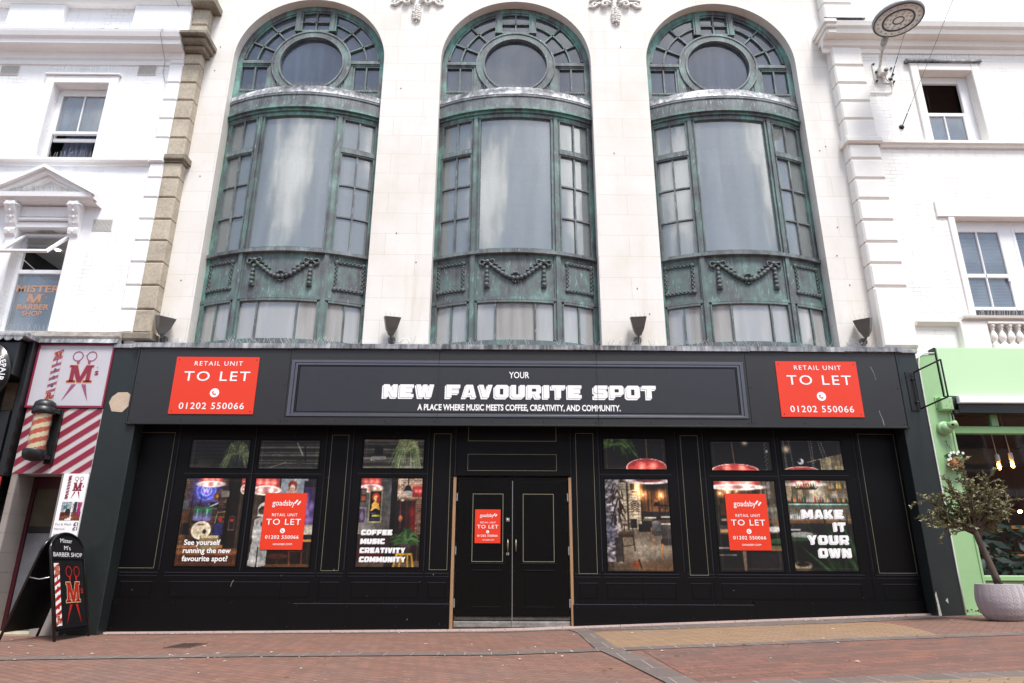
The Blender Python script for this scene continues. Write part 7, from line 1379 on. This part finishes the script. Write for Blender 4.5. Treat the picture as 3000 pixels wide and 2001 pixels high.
for k in range(170):
    a = rs.random()*6.3; r_ = rs.uniform(0.02, 0.15); c = Vector((bx+r_*math.cos(a), by+r_*0.6*math.sin(a)-0.01, bz+0.15+rs.uniform(-0.01, 0.07)-max(0, r_-0.1)*0.6)); d = Vector((rs.uniform(-1, 1), rs.uniform(-1, 0.3), rs.uniform(-0.6, 1))).normalized()*0.03; s_ = d.cross(Vector((0.3, 1, 0.2))).normalized()*0.009; mb.poly([c-d, c+s_, c+d, c-s_])
mb.build('foliage', hb_)
mb = MB('white_petal')
for (dx, dz) in ((-0.13, 0.17), (-0.16, 0.10), (-0.10, 0.21), (0.0, 0.20), (0.03, 0.23), (0.10, 0.21), (0.16, 0.14), (-0.17, 0.02), (-0.05, 0.22), (-0.12, 0.12)):
    for k in range(5): a = k*1.257; mb.blob((bx+dx+0.014*math.cos(a), by-0.09, bz+dz+0.014*math.sin(a)), (0.011, 0.006, 0.011), 6, 4)
mb.build('flowers', hb_)
mb = MB('rust'); mb.tube([(bx-0.03, by, bz+0.18), (bx-0.04, -0.32, bz+0.42)], 0.004, 4); mb.tube([(bx+0.06, by, bz+0.16), (bx-0.035, -0.32, bz+0.40)], 0.004, 4); mb.tube([(bx-0.04, -0.30, bz+0.44), (bx-0.04, -0.34, bz+0.44), (bx-0.04, -0.34, bz+0.41)], 0.006, 5); mb.build('hanger', hb_)
sb_ = thing('sign_bracket', 'empty black metal projecting sign frame on the dark green pilaster beside the cafe', 'sign bracket', (6.95, -0.3, 3.9))
mb = MB('black_paint'); mb.bbox(6.885, 7.035, -0.315, -0.295, 3.555, 4.245, 0.004); mb.build('plate', sb_)
mb = MB('rust'); mb.mat('black_paint'); q = [(7.01, -0.36, 4.22), (7.055, -1.05, 4.24), (7.055, -1.05, 3.62), (7.01, -0.36, 3.58)]
for a, b in zip(q, q[1:]+q[:1]): mb.tube([a, b], 0.014, 6, smooth=False)
for z in (4.10, 3.70): mb.tube([(6.96, -0.31, z), (7.01, -0.36, z)], 0.016, 6)
mb.build('frame', sb_)

# ================================================================= olive tree in its pot
PX, PY = 6.985, -1.40; PZ = g(PX)
pt = thing('plant_pot', 'round pale lilac woven texture plant pot holding the olive tree', 'plant pot', (PX, PY, PZ))
prof = [(0.195, 0.0), (0.215, 0.012), (0.265, 0.08), (0.298, 0.17), (0.310, 0.25), (0.308, 0.33), (0.296, 0.41), (0.285, 0.465), (0.283, 0.478), (0.268, 0.478), (0.262, 0.42)]
mb = MB('pot_lilac'); NR = 216; rows = 100; vs_ = []
hs = [x[1] for x in prof[:9]]; rs_ = [x[0] for x in prof[:9]]
for j in range(rows+1):
    z = 0.478*j/rows; r_ = float(np.interp(z, hs, rs_))
    for i in range(NR):
        a = 2*math.pi*i/NR; u_ = i % 6; wv = (j + (u_ if (i//6) % 2 == 0 else 6-u_)*0.7) % 3.6
        k = 0.0038*(1 if wv < 1.9 else -0.4)*(1 if 0.012 < z < 0.47 else 0) - 0.002*(u_ == 0)
        vs_.append((PX+(r_+k)*math.cos(a), PY+(r_+k)*math.sin(a), PZ+z))
mb.add(vs_, [(j*NR+i, j*NR+(i+1) % NR, (j+1)*NR+(i+1) % NR, (j+1)*NR+i) for j in range(rows) for i in range(NR)])
mb.lathe([(0.286, 0.476), (0.284, 0.482), (0.266, 0.482), (0.262, 0.42)], (PX, PY, PZ), 48, capped=False); mb.lathe([(0.0, 0.0), (0.19, 0.001)], (PX, PY, PZ), 48, capped=False); mb.build('shell', pt)
mb = MB('soil'); mb.lathe([(0.272, 0.425), (0.15, 0.445), (0.0, 0.45)], (PX, PY, PZ), 32, capped=False); mb.build('soil', pt)
ot = thing('olive_tree', 'small grey green olive tree leaning out of the lilac pot', 'tree', (PX, PY, PZ+0.44))
rs = random.Random(21); T = [Vector((PX+0.02, PY, PZ+0.42)), Vector((PX-0.02, PY, PZ+0.60)), Vector((PX-0.075, PY+0.01, PZ+0.85)), Vector((PX-0.14, PY+0.01, PZ+1.08)), Vector((PX-0.18, PY, PZ+1.25))]
mb = MB('bark'); mb.tube(T, [0.058, 0.047, 0.042, 0.042, 0.036], 12)
limbs = []
top = T[3]
ends = [(-0.66, 0.0, 0.62), (-0.42, -0.2, 0.92), (-0.45, 0.2, 0.40), (-0.28, 0.1, 1.02), (-0.05, -0.05, 1.22), (0.12, 0.15, 1.10), (0.28, -0.1, 0.98), (0.42, 0.1, 0.80), (0.50, -0.15, 0.62), (0.48, 0.1, 0.40), (-0.60, 0.15, 0.38), (0.20, -0.25, 0.75), (-0.15, -0.28, 0.80), (0.05, 0.25, 0.70), (-0.35, -0.15, 0.25), (0.35, 0.2, 0.25), (-0.62, -0.1, 0.20), (0.30, -0.2, 0.50), (-0.25, 0.2, 0.62)]
leaves = []; tw = MB('twig')
for e in ends:
    e = top+Vector((e[0], e[1], e[2]*0.92)); m_ = top.lerp(e, 0.5)+Vector((rs.uniform(-.05, .05), rs.uniform(-.05, .05), 0.10)); st = T[3].lerp(T[4], rs.random())
    path = [st.lerp(m_, t)*(1-t)+m_.lerp(e, t)*t for t in [k/7 for k in range(8)]]; mb.tube(path, [0.020*(1-k/8)+0.004 for k in range(8)], 6)
    limbs.append(path)
    for q in range(16):
        k = rs.uniform(1.6, 7); i0 = min(int(k), 6); p = path[i0].lerp(path[i0+1], k-i0); ax = (path[i0+1]-path[i0]).normalized()
        d = (ax*rs.uniform(0.3, 1)+Vector((rs.uniform(-1, 1), rs.uniform(-1, 1), rs.uniform(-0.5, 0.8)))).normalized(); L = rs.uniform(0.10, 0.26)
        pts = [p+d*L*t+Vector((0, 0, -0.10*L*(t*t)*rs.uniform(0.2, 4))) for t in (0, 0.33, 0.66, 1.0)]; tw.tube(pts, [0.0045, 0.0038, 0.003, 0.002], 4)
        n = int(L*150)
        for z_ in range(n):
            t = (z_+rs.random())/n; a = pts[0].lerp(pts[3], t) if False else (pts[min(int(t*3), 2)].lerp(pts[min(int(t*3), 2)+1], t*3-min(int(t*3), 2)))
            dd = (pts[3]-pts[0]).normalized(); o_ = (dd*rs.uniform(0.4, 1.1)+Vector((rs.uniform(-1, 1), rs.uniform(-1, 1), rs.uniform(-0.7, 0.9)))).normalized(); leaves.append((a, o_, rs.uniform(0.026, 0.050)))
tr_ = mb.build('trunk', ot)
mb = tw; mb.keep = True; mb.mat('olive_leaf')
for (a, o_, l) in leaves:
    s_ = o_.cross(Vector((rs.uniform(-1, 1), rs.uniform(-1, 1), rs.uniform(-1, 1)))).normalized()*l*0.26; e = a+o_*l*1.25
    mb.add([a, a+o_*l*0.5+s_, e, a+o_*l*0.5-s_], [(0, 1, 2, 3)])
mb.build('crown', ot)

# ================================================================= the other side of the street (seen in the glass)
def block(name, label, x0, x1, y, h, m_, nwin, arch=False):
    t = thing(name, label, 'building', ((x0+x1)/2, y, 0)); mb = MB(m_); mb.box(x0, x1, y-6, y, -0.5, h); mb.mat('white_trim'); mb.bbox(x0, x1, y-0.1, y+0.35, h-0.5, h, 0.02); mb.bbox(x0, x1, y, y+0.2, 4.2, 4.6, 0.02); mb.build('wall', t)
    base_ = None
    for k in range(nwin):
        for z in np.arange(5.4, h-2, 3.2):
            x = x0+(x1-x0)*(k+0.5)/nwin
            if base_ is None:
                mb = MB('white_trim'); mb.bbox(x-0.75, x+0.75, y-0.02, y+0.12, z-0.1, z+2.0, 0.02); mb.mat('opposite_window'); mb.box(x-0.6, x+0.6, y+0.1, y+0.13, z+0.05, z+1.85); base_ = mb.build('window', t, (x, y, z)); z00, x00 = z, x
            else: c = base_.copy(); COL.objects.link(c); c.location.x += x-x00; c.location.z += z-z00
    mb = MB('opposite_window'); mb.box(x0+0.5, x1-0.5, y, y+0.06, 0.5, 3.4); mb.build('shop_window', t)
block('brick_terrace', 'red brick terrace across the street behind the photographer', -26, -5.5, -20, 9.5, 'opposite_brick', 7)
block('rendered_terrace', 'cream rendered building across the street behind the photographer', -5, 7, -20, 14.5, 'opposite_render', 4)
block('tall_brick_building', 'tall red brick building across the street behind the photographer', 7.5, 26, -20, 9.0, 'opposite_brick', 6)
